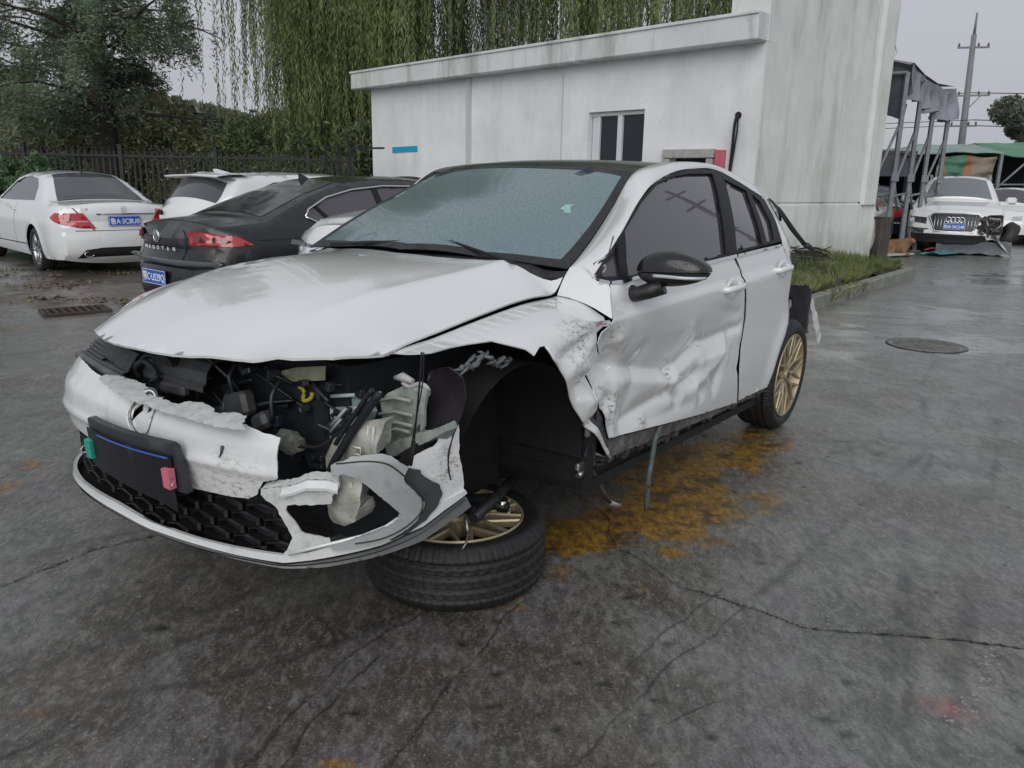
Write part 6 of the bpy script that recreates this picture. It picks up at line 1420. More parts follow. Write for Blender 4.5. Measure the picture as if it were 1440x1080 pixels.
b.tube([p + Vector((0, y, z)) for y, z in ((-.15, .10), (.12, .08), (.16, -.05), (.02, -.16), (-.08, -.10), (-.15, .10))], .022, 6); b.build('broken_headlamp', mat('lamp innards', (.30, .29, .26), .4), c.root)
b = MB(); b.grid([[(4.62 + .25 * t, y, .30 - .26 * t + .02 * math.sin(y * 14)) for t in (0, .5, 1)] for y in np.linspace(-.3, 1.15, 14)], True); b.build('dragging_bumper', mat('grey bumper skin', (.10, .11, .12), .5, noise=(3, .5)), c.root)
b = MB(); b.tube([(4.55, .80, .42), (4.75, .95, .25), (4.85, 1.15, .02)], [.05, .05, .015], 6, flat=.4); b.build('hanging_strut', alloy, c.root)
for sg in (1, -1):
    b = MB(); b.bevbox((3.10, sg * 1.10, 1.16), (.14, .22, .16), .04); b.box((3.12, sg * .98, 1.10), (.06, .16, .05)); b.build('wing_mirror', white_paint, c.root)
    b = MB(); b.tube([(.7, sg * .60, 1.66), (1.2, sg * .63, 1.72), (2.4, sg * .63, 1.72), (2.75, sg * .62, 1.66)], .022, 6); b.build('roof_rail', alloy, c.root)

# ---- cars beyond, few pixels each
def far_car(name, x, y, yaw, label, paint, hh=1.45, W=.86):
    k = hh / 1.45
    c = Car(name, M_car(x, y, yaw), label, 'car', L_=4.4, W=W, rows=[(a * k, b_) for a, b_ in SED], tx=(.5, .25), fx=(.5, .3), crown=(.12, .14), paint=paint)
    prof = [(.12, .22), (.02, .35), (.0, .6 * k), (.05, .95 * k), (.55, 1.02 * k), (1.05, 1.36 * k), (1.6, 1.43 * k), (2.2, 1.44 * k), (2.6, 1.38 * k), (3.2, .99 * k), (3.5, .96 * k), (4.1, .82 * k), (4.35, .62 * k), (4.4, .45), (4.35, .28)]
    c.taz, c.faz = .94 * k, .8 * k
    c.shell(prof, (.9, 3.55), .32, .32, .365, .22, [[(.95, 1.03 * k), (1.2, 1.30 * k), (1.7, 1.36 * k), (2.2, 1.36 * k), (2.5, 1.31 * k), (3.0, 1.03 * k)]], [(0, 4, 'rear_end', paint, 0), (4, 5, 'rear_window', glass, .86), (5, 8, 'roof', paint, 0), (8, 9, 'windscreen', glass, .88), (9, 14, 'bonnet', paint, 0)])
    c.wheels(alloy, 5); c.arches(); return c
c = far_car('white_car', 15.4, 25.0, R(-128), 'white car standing behind the wrecked off-road car at the right edge', white_paint)
for sg in (1, -1): c.fpanel('headlamp', [(sg * .40, .62), (sg * .40, .74), (sg * .6, .76), (sg * .6, .66)], clear_lens, .008); b = MB(); b.bevbox((2.95, sg * 1.0, 1.02), (.16, .22, .14), .04); b.build('wing_mirror', matt_black, c.root)
navy = mat('dark blue car paint', (.010, .022, .055), .25, coat=1)
c = far_car('blue_car', 9.15, 21.2, R(64), 'dark blue car with red tail lamps seen between the canopy posts', navy)
for sg in (1, -1): c.rpanel('tail_lamp', [(sg * .36, .66), (sg * .36, .90), (sg * .64, .90), (sg * .64, .66)], mat('bright red lens', (.62, .02, .05), .15, coat=1), .012); c.spanel('tail_lamp', [(0, .9), (.25, .88), (.25, .72), (0, .66)], mat('bright red lens', (.62, .02, .05), .15, coat=1), sg, .012)
c.rpanel('bumper_trim', [(-.8, .52), (.8, .52), (.8, .55), (-.8, .55)], chrome, .012)
c = far_car('pale_car', 11.3, 24.4, R(160), 'pale cream car side-on beyond the dark blue car', mat('cream car paint', (.50, .54, .48), .3, coat=1), 1.5)
c = far_car('white_van', 8.35, 19.9, R(240), 'white car with a slatted grille just peeking out past the tall wall', white_paint, 1.4)
for k in range(3): c.fpanel('grille_slat', [(-.7, .42 + k * .09), (.8, .42 + k * .09), (.8, .46 + k * .09), (-.7, .46 + k * .09)], matt_black, .012)
# ================================================================ buildings
def frame2(o, d):        # local axes: x along the wall, y outward normal, z up
    d = Vector((d[0], d[1], 0)).normalized(); n = Vector((d.y, -d.x, 0))
    M = Matrix([(d.x, n.x, 0, o[0]), (d.y, n.y, 0, o[1]), (0, 0, 1, 0), (0, 0, 0, 1)]); return M
def wall_material(name, base, streak=.5, seed=0, green=.3, low=None):
    m = bpy.data.materials.new(name); m.use_nodes = True; nt = m.node_tree; N, L = nt.nodes, nt.links; b = N['Principled BSDF']
    tc = N.new('ShaderNodeTexCoord').outputs['Object']
    def noise(sc, sx, sz, det=7, ro=.65):
        mp = N.new('ShaderNodeMapping'); mp.inputs['Scale'].default_value = (sx, sx, sz); mp.inputs['Location'].default_value = (seed, 0, seed); L.new(tc, mp.inputs[0])
        t = N.new('ShaderNodeTexNoise'); t.inputs['Scale'].default_value = sc; t.inputs['Detail'].default_value = det; t.inputs['Roughness'].default_value = ro; L.new(mp.outputs[0], t.inputs['Vector']); return t.outputs['Fac']
    def rg(s, a, b_, d=1., c=0.):
        r_ = N.new('ShaderNodeMapRange'); r_.inputs[1].default_value = a; r_.inputs[2].default_value = b_; r_.inputs[3].default_value = c; r_.inputs[4].default_value = d; L.new(s, r_.inputs[0]); return r_.outputs[0]
    def mix(f, a, b_):
        q = N.new('ShaderNodeMixRGB'); L.new(f, q.inputs[0])
        for i, v in ((1, a), (2, b_)):
            if isinstance(v, tuple): q.inputs[i].default_value = (*v, 1)
            else: L.new(v, q.inputs[i])
        return q.outputs[0]
    k = lambda f: tuple(v * f for v in base)
    c = mix(rg(noise(.8, 1, 1), .35, .65), k(1.04), k(.88))
    c = mix(rg(noise(1.9, 1, .16), .50, .74, streak), c, (.20, .215, .19))
    c = mix(rg(noise(9, 1, .07), .60, .78, streak * .55), c, (.13, .14, .12))
    c = mix(rg(noise(1.1, 1, .5), .50, .70, green), c, (.36, .43, .33))
    c = mix(rg(noise(9, 1, 1), .62, .72, .35), c, (.25, .25, .22))
    if low is not None:      # blotchy darker tone towards the foot of the wall
        sp = N.new('ShaderNodeSeparateXYZ'); L.new(tc, sp.inputs[0])
        q = N.new('ShaderNodeMath'); q.operation = 'MULTIPLY'; L.new(rg(sp.outputs[2], low[1], low[0], 1.0), q.inputs[0]); L.new(rg(noise(4, 1, .4), .30, .62), q.inputs[1]); c = mix(q.outputs[0], c, low[2])
    L.new(c, b.inputs['Base Color']); b.inputs['Roughness'].default_value = .75
    bp = N.new('ShaderNodeBump'); bp.inputs['Strength'].default_value = .25; bp.inputs['Distance'].default_value = .01; L.new(noise(30, 1, 1), bp.inputs['Height']); L.new(bp.outputs[0], b.inputs['Normal'])
    return m
wall_white = wall_material('weathered white render', (.76, .77, .79), .22, 0, .16, low=(.0, 1.2, (.42, .42, .38)))
slab_white = wall_material('streaked parapet', (.66, .67, .68), .95, 3, .15)
wall_tall = wall_material('mossy tall wall', (.70, .73, .71), .60, 7, .40, low=(.0, .75, (.26, .25, .18)))
# low building: wall runs from its far left corner to the tall block
LA = (-3.44, 19.85); LD = (.6917, -.7222); LL = 10.20
bld = empty('white_workshop', M=frame2(LA, LD), label='low white rendered building with a streaked concrete parapet and small window', cat='building')
b = MB()
def wall_with_holes(b, x0, x1, z0, z1, holes, y=0, depth=.22):
    xs = sorted({x0, x1} | {h[0] for h in holes} | {h[1] for h in holes}); zs = sorted({z0, z1} | {h[2] for h in holes} | {h[3] for h in holes})
    for i in range(len(xs) - 1):
        for j in range(len(zs) - 1):
            cx, cz = (xs[i] + xs[i + 1]) / 2, (zs[j] + zs[j + 1]) / 2
            if any(h[0] < cx < h[1] and h[2] < cz < h[3] for h in holes): continue
            b.add([(xs[i], y, zs[j]), (xs[i + 1], y, zs[j]), (xs[i + 1], y, zs[j + 1]), (xs[i], y, zs[j + 1])], [(0, 1, 2, 3)], False)
    for a, c, z_, w_ in holes:
        b.add([(a, y, z_), (c, y, z_), (c, y, w_), (a, y, w_), (a, y - depth, z_), (c, y - depth, z_), (c, y - depth, w_), (a, y - depth, w_)], [(0, 4, 5, 1), (1, 5, 6, 2), (2, 6, 7, 3), (3, 7, 4, 0)], False)
WIN = (6.82, 8.06, 1.55, 2.61); HAT = (8.66, 9.36, 1.05, 1.82)
wall_with_holes(b, 0, LL, 0, 3.44, [WIN, HAT])
b.add([(0, 0, 0), (0, -3.6, 0), (0, -3.6, 3.44), (0, 0, 3.44)], [(0, 1, 2, 3)], False)
b.add([(LL - .3, -.02, 0), (LL - .3, -3.6, 0), (LL - .3, -3.6, 3.44), (LL - .3, -.02, 3.44)], [(3, 2, 1, 0)], False)
b.add([(0, -3.6, 0), (LL - .3, -3.6, 0), (LL - .3, -3.6, 3.44), (0, -3.6, 3.44)], [(3, 2, 1, 0)], False)
b.build('wall', wall_white, bld)
b = MB(); b.bevbox((LL / 2 - .20, -1.70, 3.63), (LL + .42, 4.0, .40), .02); b.build('parapet_slab', slab_white, bld)
b = MB(); b.bevbox((LL / 2 - .20, .312, 3.80), (LL + .44, .03, .05), .008); b.build('parapet_drip', slab_white, bld)
b = MB(); b.box((3.58, .035, 1.72), (.10, .07, 3.42)); b.build('corner_pilaster', mat('grey seam', (.50, .51, .53), .7), bld)
b = MB(); b.box((6.18, .006, 1.70), (.025, .012, 3.2)); b.build('conduit', mat('grey seam', (.50, .51, .53), .7), bld)
w = empty('window'); w.parent = bld; w.location = (WIN[0], -.12, WIN[2]); Ww, Wh = WIN[1] - WIN[0], WIN[3] - WIN[2]
pvc = mat('white window frame', (.62, .63, .66), .4, noise=(9, .05))
b = MB()
for c, d in (((Ww / 2, 0, Wh - .035), (Ww, .07, .07)), ((Ww / 2, 0, .035), (Ww, .07, .07)), ((.16, 0, Wh / 2), (.07, .07, Wh - .14)), ((Ww - .035, 0, Wh / 2), (.07, .07, Wh - .14)), ((Ww * .53, .012, Wh / 2), (.10, .07, Wh - .14)), ((.07, -.01, Wh / 2), (.10, .05, Wh - .14))): b.bevbox(c, d, .006)
b.build('frame', pvc, w)
dark_pane = mat('dark window pane', (.014, .018, .026), .12, spec=.5)
for a, c in ((.20, Ww * .53 - .05), (Ww * .53 + .05, Ww - .07)):
    b = MB(); b.box(((a + c) / 2, -.012, Wh / 2), (c - a, .008, Wh - .14)); b.build('pane', dark_pane, w)
    b = MB()
    for k in range(5): b.box((a + (c - a) * (k + .5) / 5, -.03, Wh / 2), (.01, .01, Wh - .16))
    b.build('window_bar', mat('dim bars', (.03, .035, .05), .6), w)
h = empty('serving_hatch'); h.parent = bld; h.location = (HAT[0], 0, HAT[2]); Hw, Hz = HAT[1] - HAT[0], HAT[3] - HAT[2]
b = MB(); b.bevbox((Hw / 2, .03, Hz + .06), (Hw + .28, .10, .14), .01); b.bevbox((-.07, .03, Hz / 2 - .02), (.14, .09, Hz), .01); b.bevbox((Hw + .06, .03, Hz / 2 - .02), (.12, .09, Hz), .01); b.build('concrete_surround', mat('bare cement', (.36, .36, .35), .8, noise=(8, .2), bump=(30, .5)), h)
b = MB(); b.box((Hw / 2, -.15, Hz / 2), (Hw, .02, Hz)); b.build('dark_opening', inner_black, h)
b = MB(); b.box((Hw / 2, -.05, Hz - .10), (Hw - .02, .03, .03)); b.build('shutter_rail', matt_black, h)
b = MB(); b.bevbox((9.60, .035, 1.64), (.16, .07, .58), .008); tag(b.build('red_notice_box', mat('faded red box', (.50, .12, .15), .5, noise=(6, .15))), 'faded red wall box beside the cement-framed hatch', 'box').matrix_world = bld.matrix_world.copy()
b = MB(); b.box((1.30, .006, 2.06), (.96, .008, .13), Matrix.Rotation(-.015, 4, 'Y')); o = b.build('blue_strip', mat('blue tape', (.02, .33, .50), .5, noise=(5, .08))); tag(o, 'small flat blue strip stuck on the white wall at left', 'strip'); o.matrix_world = bld.matrix_world.copy()
b = MB(); b.tube([(9.84, .006, 2.43), (9.84, .014, 2.43)], .055, 14)
b.tube(smooth_line([(9.84, -.02, 2.44), (9.85, .05, 2.42), (9.83, .07, 2.3), (9.81, .06, 1.9), (9.78, .05, 1.3), (9.76, .05, .9)], 5), .022, 7); b.tube(smooth_line([(9.84, -.02, 2.44), (9.87, .06, 2.40), (9.88, .07, 2.2), (9.85, .06, 1.95), (9.80, .05, 1.5), (9.77, .06, .9)], 5), .014, 6)
o = b.build('wall_cable', matt_black); tag(o, 'thick black cable hanging from a hole in the white wall', 'cable'); o.matrix_world = bld.matrix_world.copy()

# tall block at the corner
TC = (3.635, 12.469); TD = (.7365, .6765); TL = 4.10
tb_ = empty('tall_block', M=frame2(TC, TD), label='tall windowless pale green-white wall block rising beside the low building', cat='building')
b = MB()
b.add([(0, -.02, 1.15), (3.62, -.02, 1.15), (3.62, -.02, 7.5), (0, -.02, 7.5)], [(0, 1, 2, 3)], False)
b.add([(0, 0, 0), (TL, 0, 0), (TL, 0, 1.10), (0, 0, 1.10)], [(0, 1, 2, 3)], False)
b.add([(0, 0, 1.10), (3.62, 0, 1.10), (3.62, -.045, 1.12), (0, -.045, 1.12)], [(0, 1, 2, 3)], False)
b.add([(0, -.045, 1.12), (3.62, -.045, 1.12), (3.62, -.045, 1.15), (0, -.045, 1.15)], [(0, 1, 2, 3)], False)
b.add([(0, -.045, 1.15), (3.62, -.045, 1.15), (3.62, -.02, 1.15), (0, -.02, 1.15)], [(0, 1, 2, 3)], False)
b.add([(3.62, -.02, 1.10), (3.62, .06, 1.10), (3.62, .06, 7.5), (3.62, -.02, 7.5)], [(3, 2, 1, 0)], False)
b.add([(3.62, .06, 1.10), (TL, .06, 1.10), (TL, .06, 7.5), (3.62, .06, 7.5)], [(0, 1, 2, 3)], False)
b.add([(3.62, 0, 1.10), (TL, 0, 1.10), (TL, .06, 1.10), (3.62, .06, 1.10)], [(0, 1, 2, 3)], False)
b.add([(TL, .06, 0), (TL, -.66, 0), (TL, -.66, 7.5), (TL, .06, 7.5)], [(0, 1, 2, 3)], False)
b.add([(0, -.66, 0), (TL, -.66, 0), (TL, -.66, 7.5), (0, -.66, 7.5)], [(3, 2, 1, 0)], False)
b.add([(0, .0, 0), (0, -.66, 0), (0, -.66, 7.5), (0, .0, 7.5)], [(0, 1, 2, 3)], False)
b.build('wall', wall_tall, tb_)
# planter with kerb in front of the tall wall
KA, KB = Vector((3.0, 8.62, 0)), Vector((6.53, 13.03, 0)); kd = (KB - KA).normalized(); kn = Vector((-kd.y, kd.x, 0))
kerb_m = mat('mossy kerb concrete', (.22, .23, .20), .8, noise=(5, .25), dirt=(7, (.075, .10, .045), .8), bump=(22, .6), coord='Object')
pk = empty('planter', M=frame2(KA, kd), label='weedy planting strip with a mossy concrete kerb below the tall wall', cat='planter')
Lk = (KB - KA).length; x = 0
while x < Lk - .05:
    l = min(.82, Lk - x); b = MB(); b.bevbox((x + l / 2, -.07, .055 + rng.uniform(-.003, .003)), (l - .006, .14, .20), .012); b.build('kerb_stone', kerb_m, pk); x += l
b = MB(); b.bevbox((Lk - .07, -.62, .055), (.14, .96, .20), .012); b.build('kerb_stone', kerb_m, pk)
b = MB(); P = []
for i in range(40):
    x = (Lk - .14) * i / 39
    P.append([(x, -.14 - 1.5 * j / 10, .12 + .16 * (j / 10) + .10 * vnoise(np.array([x * 2.2]), np.array([j * .4]), 3)[0]) for j in range(11)])
b.grid(P, True, flip=False); b.build('soil', mat('soil', (.045, .040, .030), .95, noise=(12, .5), bump=(30, 1)), pk)
wood = mat('weathered timber', (.075, .065, .058), .85, noise=(4, .3), dirt=(8, (.03, .028, .026), .6), bump=(18, .8))
b = MB(); M = Matrix.Rotation(.6, 4, 'Z')
for k in range(5): b.bevbox((-.13 + k * .065, rng.uniform(-.01, .01), .40 + rng.uniform(-.01, .01)), (.062, .28, .84), .008)
b.box((0, 0, .835), (.32, .27, .02)); o = b.build('timber_post', wood); o.location = (7.28, 16.20, 0); o.rotation_euler = (0, 0, .5); tag(o, 'short thick weathered timber post beside the tall wall corner', 'post')
# utility pole far off on the right and its wires
conc = mat('grey concrete pole', (.20, .20, .21), .7, noise=(2, .15))
up_ = empty('utility_pole', (17.2, 32, 0), 0, 'tall concrete utility pole with crossarms beyond the tarpaulin shed', 'pole')
b = MB(); b.tube([(0, 0, 0), (0, 0, 7.0)], [.16, .09], 12); b.tube([(0, 0, 7.0), (.02, 0, 7.75)], [.05, .03], 6); b.build('shaft', conc, up_); up_.rotation_euler = (0, R(-2.0), 0)
insul = mat('insulator', (.12, .12, .13), .4)
for z, a, c in ((6.55, -.55, .62), (4.85, -.35, .85), (3.75, -.5, .5)):
    b = MB(); b.box(((a + c) / 2, 0, z), (c - a, .07, .06)); b.build('crossarm', conc, up_)
    for x in (a + .04, c - .04, (a + c) / 2 + .18): b = MB(); b.tube([(x, 0, z + .03), (x, 0, z + .09), (x, 0, z + .16)], [.025, .045, .02], 8); b.build('insulator', insul, up_)
b = MB(); b.tube([(0, 0, 4.3), (.5, 0, 4.82)], .02, 5); b.build('stay', conc, up_)
for n_, (za, zb, ya) in enumerate(((3.95, 4.7, -.35), (3.80, 4.3, .3), (4.95, 5.9, 0))):
    b = MB(); b.tube([(17.2 + s * 30, 32 + ya - s * 4, za + (zb - za) * s - 1.4 * s * (1 - s)) for s in np.linspace(0, 1, 12)], .016, 4); b.tube([(17.2 - s * 26, 32 + ya + s * 2, za - 1.6 * s * (1 - s)) for s in np.linspace(0, 1, 10)], .012, 4)
    tag(b.build('overhead_wire', matt_black), ['lowest overhead wire at the concrete pole', 'thin overhead wire just above the lowest one', 'upper overhead wire running right from the pole'][n_], 'wire', 'overhead wires')

# second pole outside the frame on the right: it shows in the car's side windows
p2 = empty('utility_pole', (14.3, 15.5, 0), R(125), 'utility pole with crossarms beside the yard, reflected in the side windows', 'pole')
b = MB(); b.tube([(0, 0, 0), (0, 0, 8.2)], [.17, .10], 10); b.build('shaft', conc, p2)
for z in (7.9, 7.3, 6.5, 5.9): b = MB(); b.box((0, 0, z), (1.1 if z > 7 else .7, .05, .05)); b.build('crossarm', conc, p2)
# ================================================================ sliding canopy frame behind the tall wall
steel = mat('grey painted steel', (.20, .22, .24), .5, metal=.2, noise=(5, .2), dirt=(9, (.10, .07, .05), .4))
cp = empty('folding_canopy', label='folded grey tarpaulin canopy on four steel posts behind the tall wall', cat='canopy')
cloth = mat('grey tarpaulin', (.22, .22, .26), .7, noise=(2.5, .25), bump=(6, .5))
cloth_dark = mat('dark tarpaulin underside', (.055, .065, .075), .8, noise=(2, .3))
PT = [(7.70, 16.80, 3.62), (8.60, 18.00, 3.58), (9.28, 18.75, 3.52), (10.02, 19.50, 3.62)]
for k, (x, y, z) in enumerate(PT):
    b = MB(); b.box((x, y, z / 2), (.078, .078, z)); b.build('post', steel, cp)
    b = MB(); b.box((x, y, .012), (.22, .22, .024)); b.build('base_plate', steel, cp)
for k in range(4):
    (x, y, z) = PT[k]; q = Vector((-.62, -.42, 0)) if k == 0 else Vector(PT[k - 1]) - Vector((x, y, PT[k - 1][2]))
    b = MB(); p0 = Vector((x - .03, y, 2.62 - .05 * k)); p1 = Vector((x, y, 0)) + Vector((q.x, q.y, 1.62)) * .92
    b.tube([p0, p1], .030, 6); b.tube([p1, Vector((x, y, .95)) + q * .55], .028, 6); b.tube([Vector((x, y, 1.30)), p1 - Vector((0, 0, .25))], .024, 6); b.build('scissor_arm', steel, cp)
    b = MB(); b.box((x, y - .06, 1.62), (.15, .03, .16)); b.build('clamp', steel, cp)
b = MB(); b.tube([PT[0], PT[1]], .03, 6); b.tube([PT[1], PT[2]], .03, 6); b.tube([PT[2], PT[3]], .03, 6); b.tube([(7.7, 16.8, 3.62), (5.0, 18.6, 3.62)], .035, 6); b.build('top_rail', steel, cp)
def sag(name, pts_top, drop, m, sd, wob=.12):
    A = np.array(smooth_line(pts_top, 8)); n = len(A); P = []
    for j in range(9):
        t = j / 8; a = A.copy(); a[:, 2] -= drop * t * (1 + .25 * (fbm(np.arange(n) * .25, np.full(n, 1. * sd), 3) - .5))
        a[:, 1] += wob * np.sin(np.arange(n) * .8 + sd + 3 * t) * t * (1 - .4 * t); a[:, 0] += wob * .7 * np.cos(np.arange(n) * .6 + sd) * t
        P.append(a)
    F_ = []; P = np.array(P)
    for j in range(8):
        for i in range(n - 1): F_.append((j * n + i, j * n + i + 1, (j + 1) * n + i + 1, (j + 1) * n + i))
    return shell(name, P.reshape(-1, 3), F_, m, cp, .015)
sag('valance', [(7.78, 16.78, 3.78), (8.1, 17.3, 3.72), (8.62, 17.98, 3.70)], .56, cloth, 1, .16)
sag('valance', [(8.62, 17.98, 3.66), (9.0, 18.4, 3.62), (9.30, 18.74, 3.62)], .60, cloth, 5, .18)
sag('valance', [(9.30, 18.74, 3.62), (9.7, 19.15, 3.56), (10.12, 19.55, 3.66)], .66, cloth, 9, .20)
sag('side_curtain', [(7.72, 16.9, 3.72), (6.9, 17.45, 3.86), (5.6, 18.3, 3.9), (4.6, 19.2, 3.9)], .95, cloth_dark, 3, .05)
b = MB()
b.grid([[(7.70, 16.74, 3.76), (7.3, 17.4, 3.98), (6.4, 18.3, 4.05), (5.2, 19.2, 4.0)], [(8.0, 17.2, 3.86), (7.7, 18.0, 4.06), (7.0, 19, 4.12), (6, 20, 4.05)], [(8.62, 17.98, 3.74), (8.3, 18.6, 3.9), (7.7, 19.6, 4.0), (7, 20.5, 4.)],
        [(9.3, 18.74, 3.66), (9.0, 19.3, 3.82), (8.5, 20.2, 3.9), (8, 21, 3.9)], [(10.1, 19.55, 3.70), (9.8, 20.1, 3.74), (9.4, 20.9, 3.8), (9, 21.8, 3.8)]], True); b.build('roof_sheet', cloth, cp)
b = MB(); b.tube(smooth_line([(7.86, 17.0, 3.05), (7.74, 17.0, 1.9), (7.80, 17.1, .5)], 4), .012, 5); b.tube(smooth_line([(8.75, 18.2, 2.9), (8.66, 18.2, 1.9), (8.70, 18.2, 1.0)], 4), .012, 5); b.build('rope', matt_black, cp)

# ================================================================ tarpaulin sheds at the back
green_t = mat('grey green tarpaulin', (.25, .33, .29), .65, noise=(1.2, .2), bump=(3, .5)); green2 = mat('green tarpaulin', (.10, .24, .15), .65, noise=(1.5, .25), bump=(3, .5))
sh = empty('tarpaulin_shed', label='long open shed roofed with green tarpaulin behind the damaged white car', cat='shed')
def sheet(name, P, m, par, th=.03, flip=False):
    P = np.array(P, float); a, c = P.shape[:2]
    # refine
    U_, V_ = np.linspace(0, a - 1, (a - 1) * 6 + 1), np.linspace(0, c - 1, (c - 1) * 6 + 1)
    Q = np.zeros((len(U_), len(V_), 3))
    for i, u in enumerate(U_):
        i0 = min(int(u), a - 2); fu = u - i0
        for j, v in enumerate(V_):
            j0 = min(int(v), c - 2); fv = v - j0
            Q[i, j] = (P[i0, j0] * (1 - fu) + P[i0 + 1, j0] * fu) * (1 - fv) + (P[i0, j0 + 1] * (1 - fu) + P[i0 + 1, j0 + 1] * fu) * fv
    Q[..., 2] += (fbm(Q[..., 0] * 1.4, Q[..., 1] * 1.4, 3) - .5) * .22
    n = Q.shape[1]; F_ = [(i * n + j, i * n + j + 1, (i + 1) * n + j + 1, (i + 1) * n + j) for i in range(Q.shape[0] - 1) for j in range(n - 1)]
    return shell(name, Q.reshape(-1, 3), F_, m, par, th, flip=flip)
sheet('roof_tarpaulin', [[(12.3, 26, 2.40), (13.4, 26, 2.55), (15.3, 26, 2.50)], [(12.3, 28, 2.65), (13.6, 28, 2.85), (15.5, 28.2, 2.90)], [(12.3, 31, 2.5), (14, 31, 2.7), (16, 31, 2.7)]], green_t, sh)
sheet('roof_tarpaulin', [[(15.3, 26, 2.48), (17, 26, 2.46), (20, 26, 2.42)], [(15.5, 28.2, 2.93), (17.2, 28, 2.98), (20, 28, 2.92)], [(16, 31, 2.7), (18, 31, 2.7), (20, 31, 2.6)]], green2, sh)
stripes = bpy.data.materials.new('striped awning cloth'); stripes.use_nodes = True
def _st():
    N, L = stripes.node_tree.nodes, stripes.node_tree.links; b_ = N['Principled BSDF']; b_.inputs['Roughness'].default_value = .7
    tc = N.new('ShaderNodeTexCoord'); sp = N.new('ShaderNodeSeparateXYZ'); L.new(tc.outputs['Object'], sp.inputs[0])
    r_ = N.new('ShaderNodeMapRange'); r_.inputs[1].default_value = 13.3; r_.inputs[2].default_value = 15.1; L.new(sp.outputs[0], r_.inputs[0])
    cr = N.new('ShaderNodeValToRGB'); cr.color_ramp.interpolation = 'CONSTANT'; e = cr.color_ramp.elements
    e[0].color = (.20, .24, .20, 1); e[1].position = .12; e[1].color = (.26, .13, .08, 1)
    for p_, c_ in ((.20, (.07, .19, .12, 1)), (.52, (.30, .14, .08, 1)), (.66, (.24, .20, .16, 1))): q = e.new(p_); q.color = c_
    t = N.new('ShaderNodeTexNoise'); t.inputs['Scale'].default_value = 3; L.new(tc.outputs['Object'], t.inputs['Vector'])
    ad = N.new('ShaderNodeMath'); ad.operation = 'MULTIPLY_ADD'; ad.inputs[1].default_value = .10; L.new(t.outputs[0], ad.inputs[0]); L.new(r_.outputs[0], ad.inputs[2]); L.new(ad.outputs[0], cr.inputs[0]); L.new(cr.outputs[0], b_.inputs['Base Color'])
    w_ = N.new('ShaderNodeTexWave'); w_.inputs['Scale'].default_value = .9; w_.inputs['Distortion'].default_value = 6; w_.bands_direction = 'Z'; L.new(tc.outputs['Object'], w_.inputs['Vector'])
    bp = N.new('ShaderNodeBump'); bp.inputs['Distance'].default_value = .06; L.new(w_.outputs[1], bp.inputs['Height']); L.new(bp.outputs[0], b_.inputs['Normal'])
_st()
b = MB(); b.grid([[(x, 26.1 + .08 * math.sin(x * 7 + j), 2.42 - j * .19 + .03 * math.sin(x * 5)) for x in np.linspace(13.3, 15.1, 20)] for j in range(5)], True); b.build('striped_curtain', stripes, sh)
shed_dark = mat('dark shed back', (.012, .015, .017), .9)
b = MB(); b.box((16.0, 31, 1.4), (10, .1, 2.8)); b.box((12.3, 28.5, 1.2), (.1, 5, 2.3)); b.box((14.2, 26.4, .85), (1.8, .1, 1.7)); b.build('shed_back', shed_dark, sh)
for x, y in ((12.4, 26), (15.2, 26), (17.0, 27.5), (18.6, 26)): b = MB(); b.box((x, y, 1.25), (.09, .09, 2.5)); b.build('shed_post', steel, sh)
b = MB(); b.tube([(15.2, 26.1, 1.4), (16.2, 26.1, 2.4)], .035, 6); b.tube([(14.5, 26.1, 1.55), (16.8, 26.1, 1.60)], .03, 6); b.build('shed_brace', steel, sh)
sd = empty('dark_shelter', label='low dark grey tarpaulin shelter seen between the canopy posts', cat='shelter')
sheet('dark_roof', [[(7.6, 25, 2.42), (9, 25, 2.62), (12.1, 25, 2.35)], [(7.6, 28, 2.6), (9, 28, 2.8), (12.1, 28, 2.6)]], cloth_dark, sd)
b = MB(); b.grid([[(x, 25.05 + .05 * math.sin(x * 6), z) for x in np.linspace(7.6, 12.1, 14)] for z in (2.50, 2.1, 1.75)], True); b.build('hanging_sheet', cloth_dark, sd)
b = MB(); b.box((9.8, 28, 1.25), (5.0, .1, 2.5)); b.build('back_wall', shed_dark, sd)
b = MB(); b.bevbox((8.95, 25.4, 1.45), (.62, .1, .75), .02); b.bevbox((10.95, 25.3, 1.75), (.28, .1, .5), .02); b.build('grey_board', mat('grey board', (.33, .34, .38), .5), sd)
b = MB(); b.tube([(7.5, 24.9, 1.52), (11, 24.9, 1.52)], .02, 5)
for x in np.linspace(7.6, 8.7, 8): b.tube([(x, 24.9, .9), (x, 24.9, 1.5)], .014, 4)
b.build('railing', steel, sd)
o = MB().bevbox((0, 0, .22), (.42, .42, .44), .04).build('roof_tank', mat('pale roof box', (.45, .46, .46), .6)); o.location = (9.15, 30, 2.65); tag(o, 'small pale box with a dark lid on the dark shelter roof', 'tank')
o2 = MB(); o2.box((0, 0, .48), (.5, .5, .07)); o2.build('tank_lid', matt_black, o)
b = MB(); b.box((9.4, 30.5, 1.32), (5.5, .8, 2.64)); tag(b.build('back_building', mat('far pale wall', (.3, .32, .32), .8, noise=(1, .2))), 'plain low building behind the dark shelter', 'building')

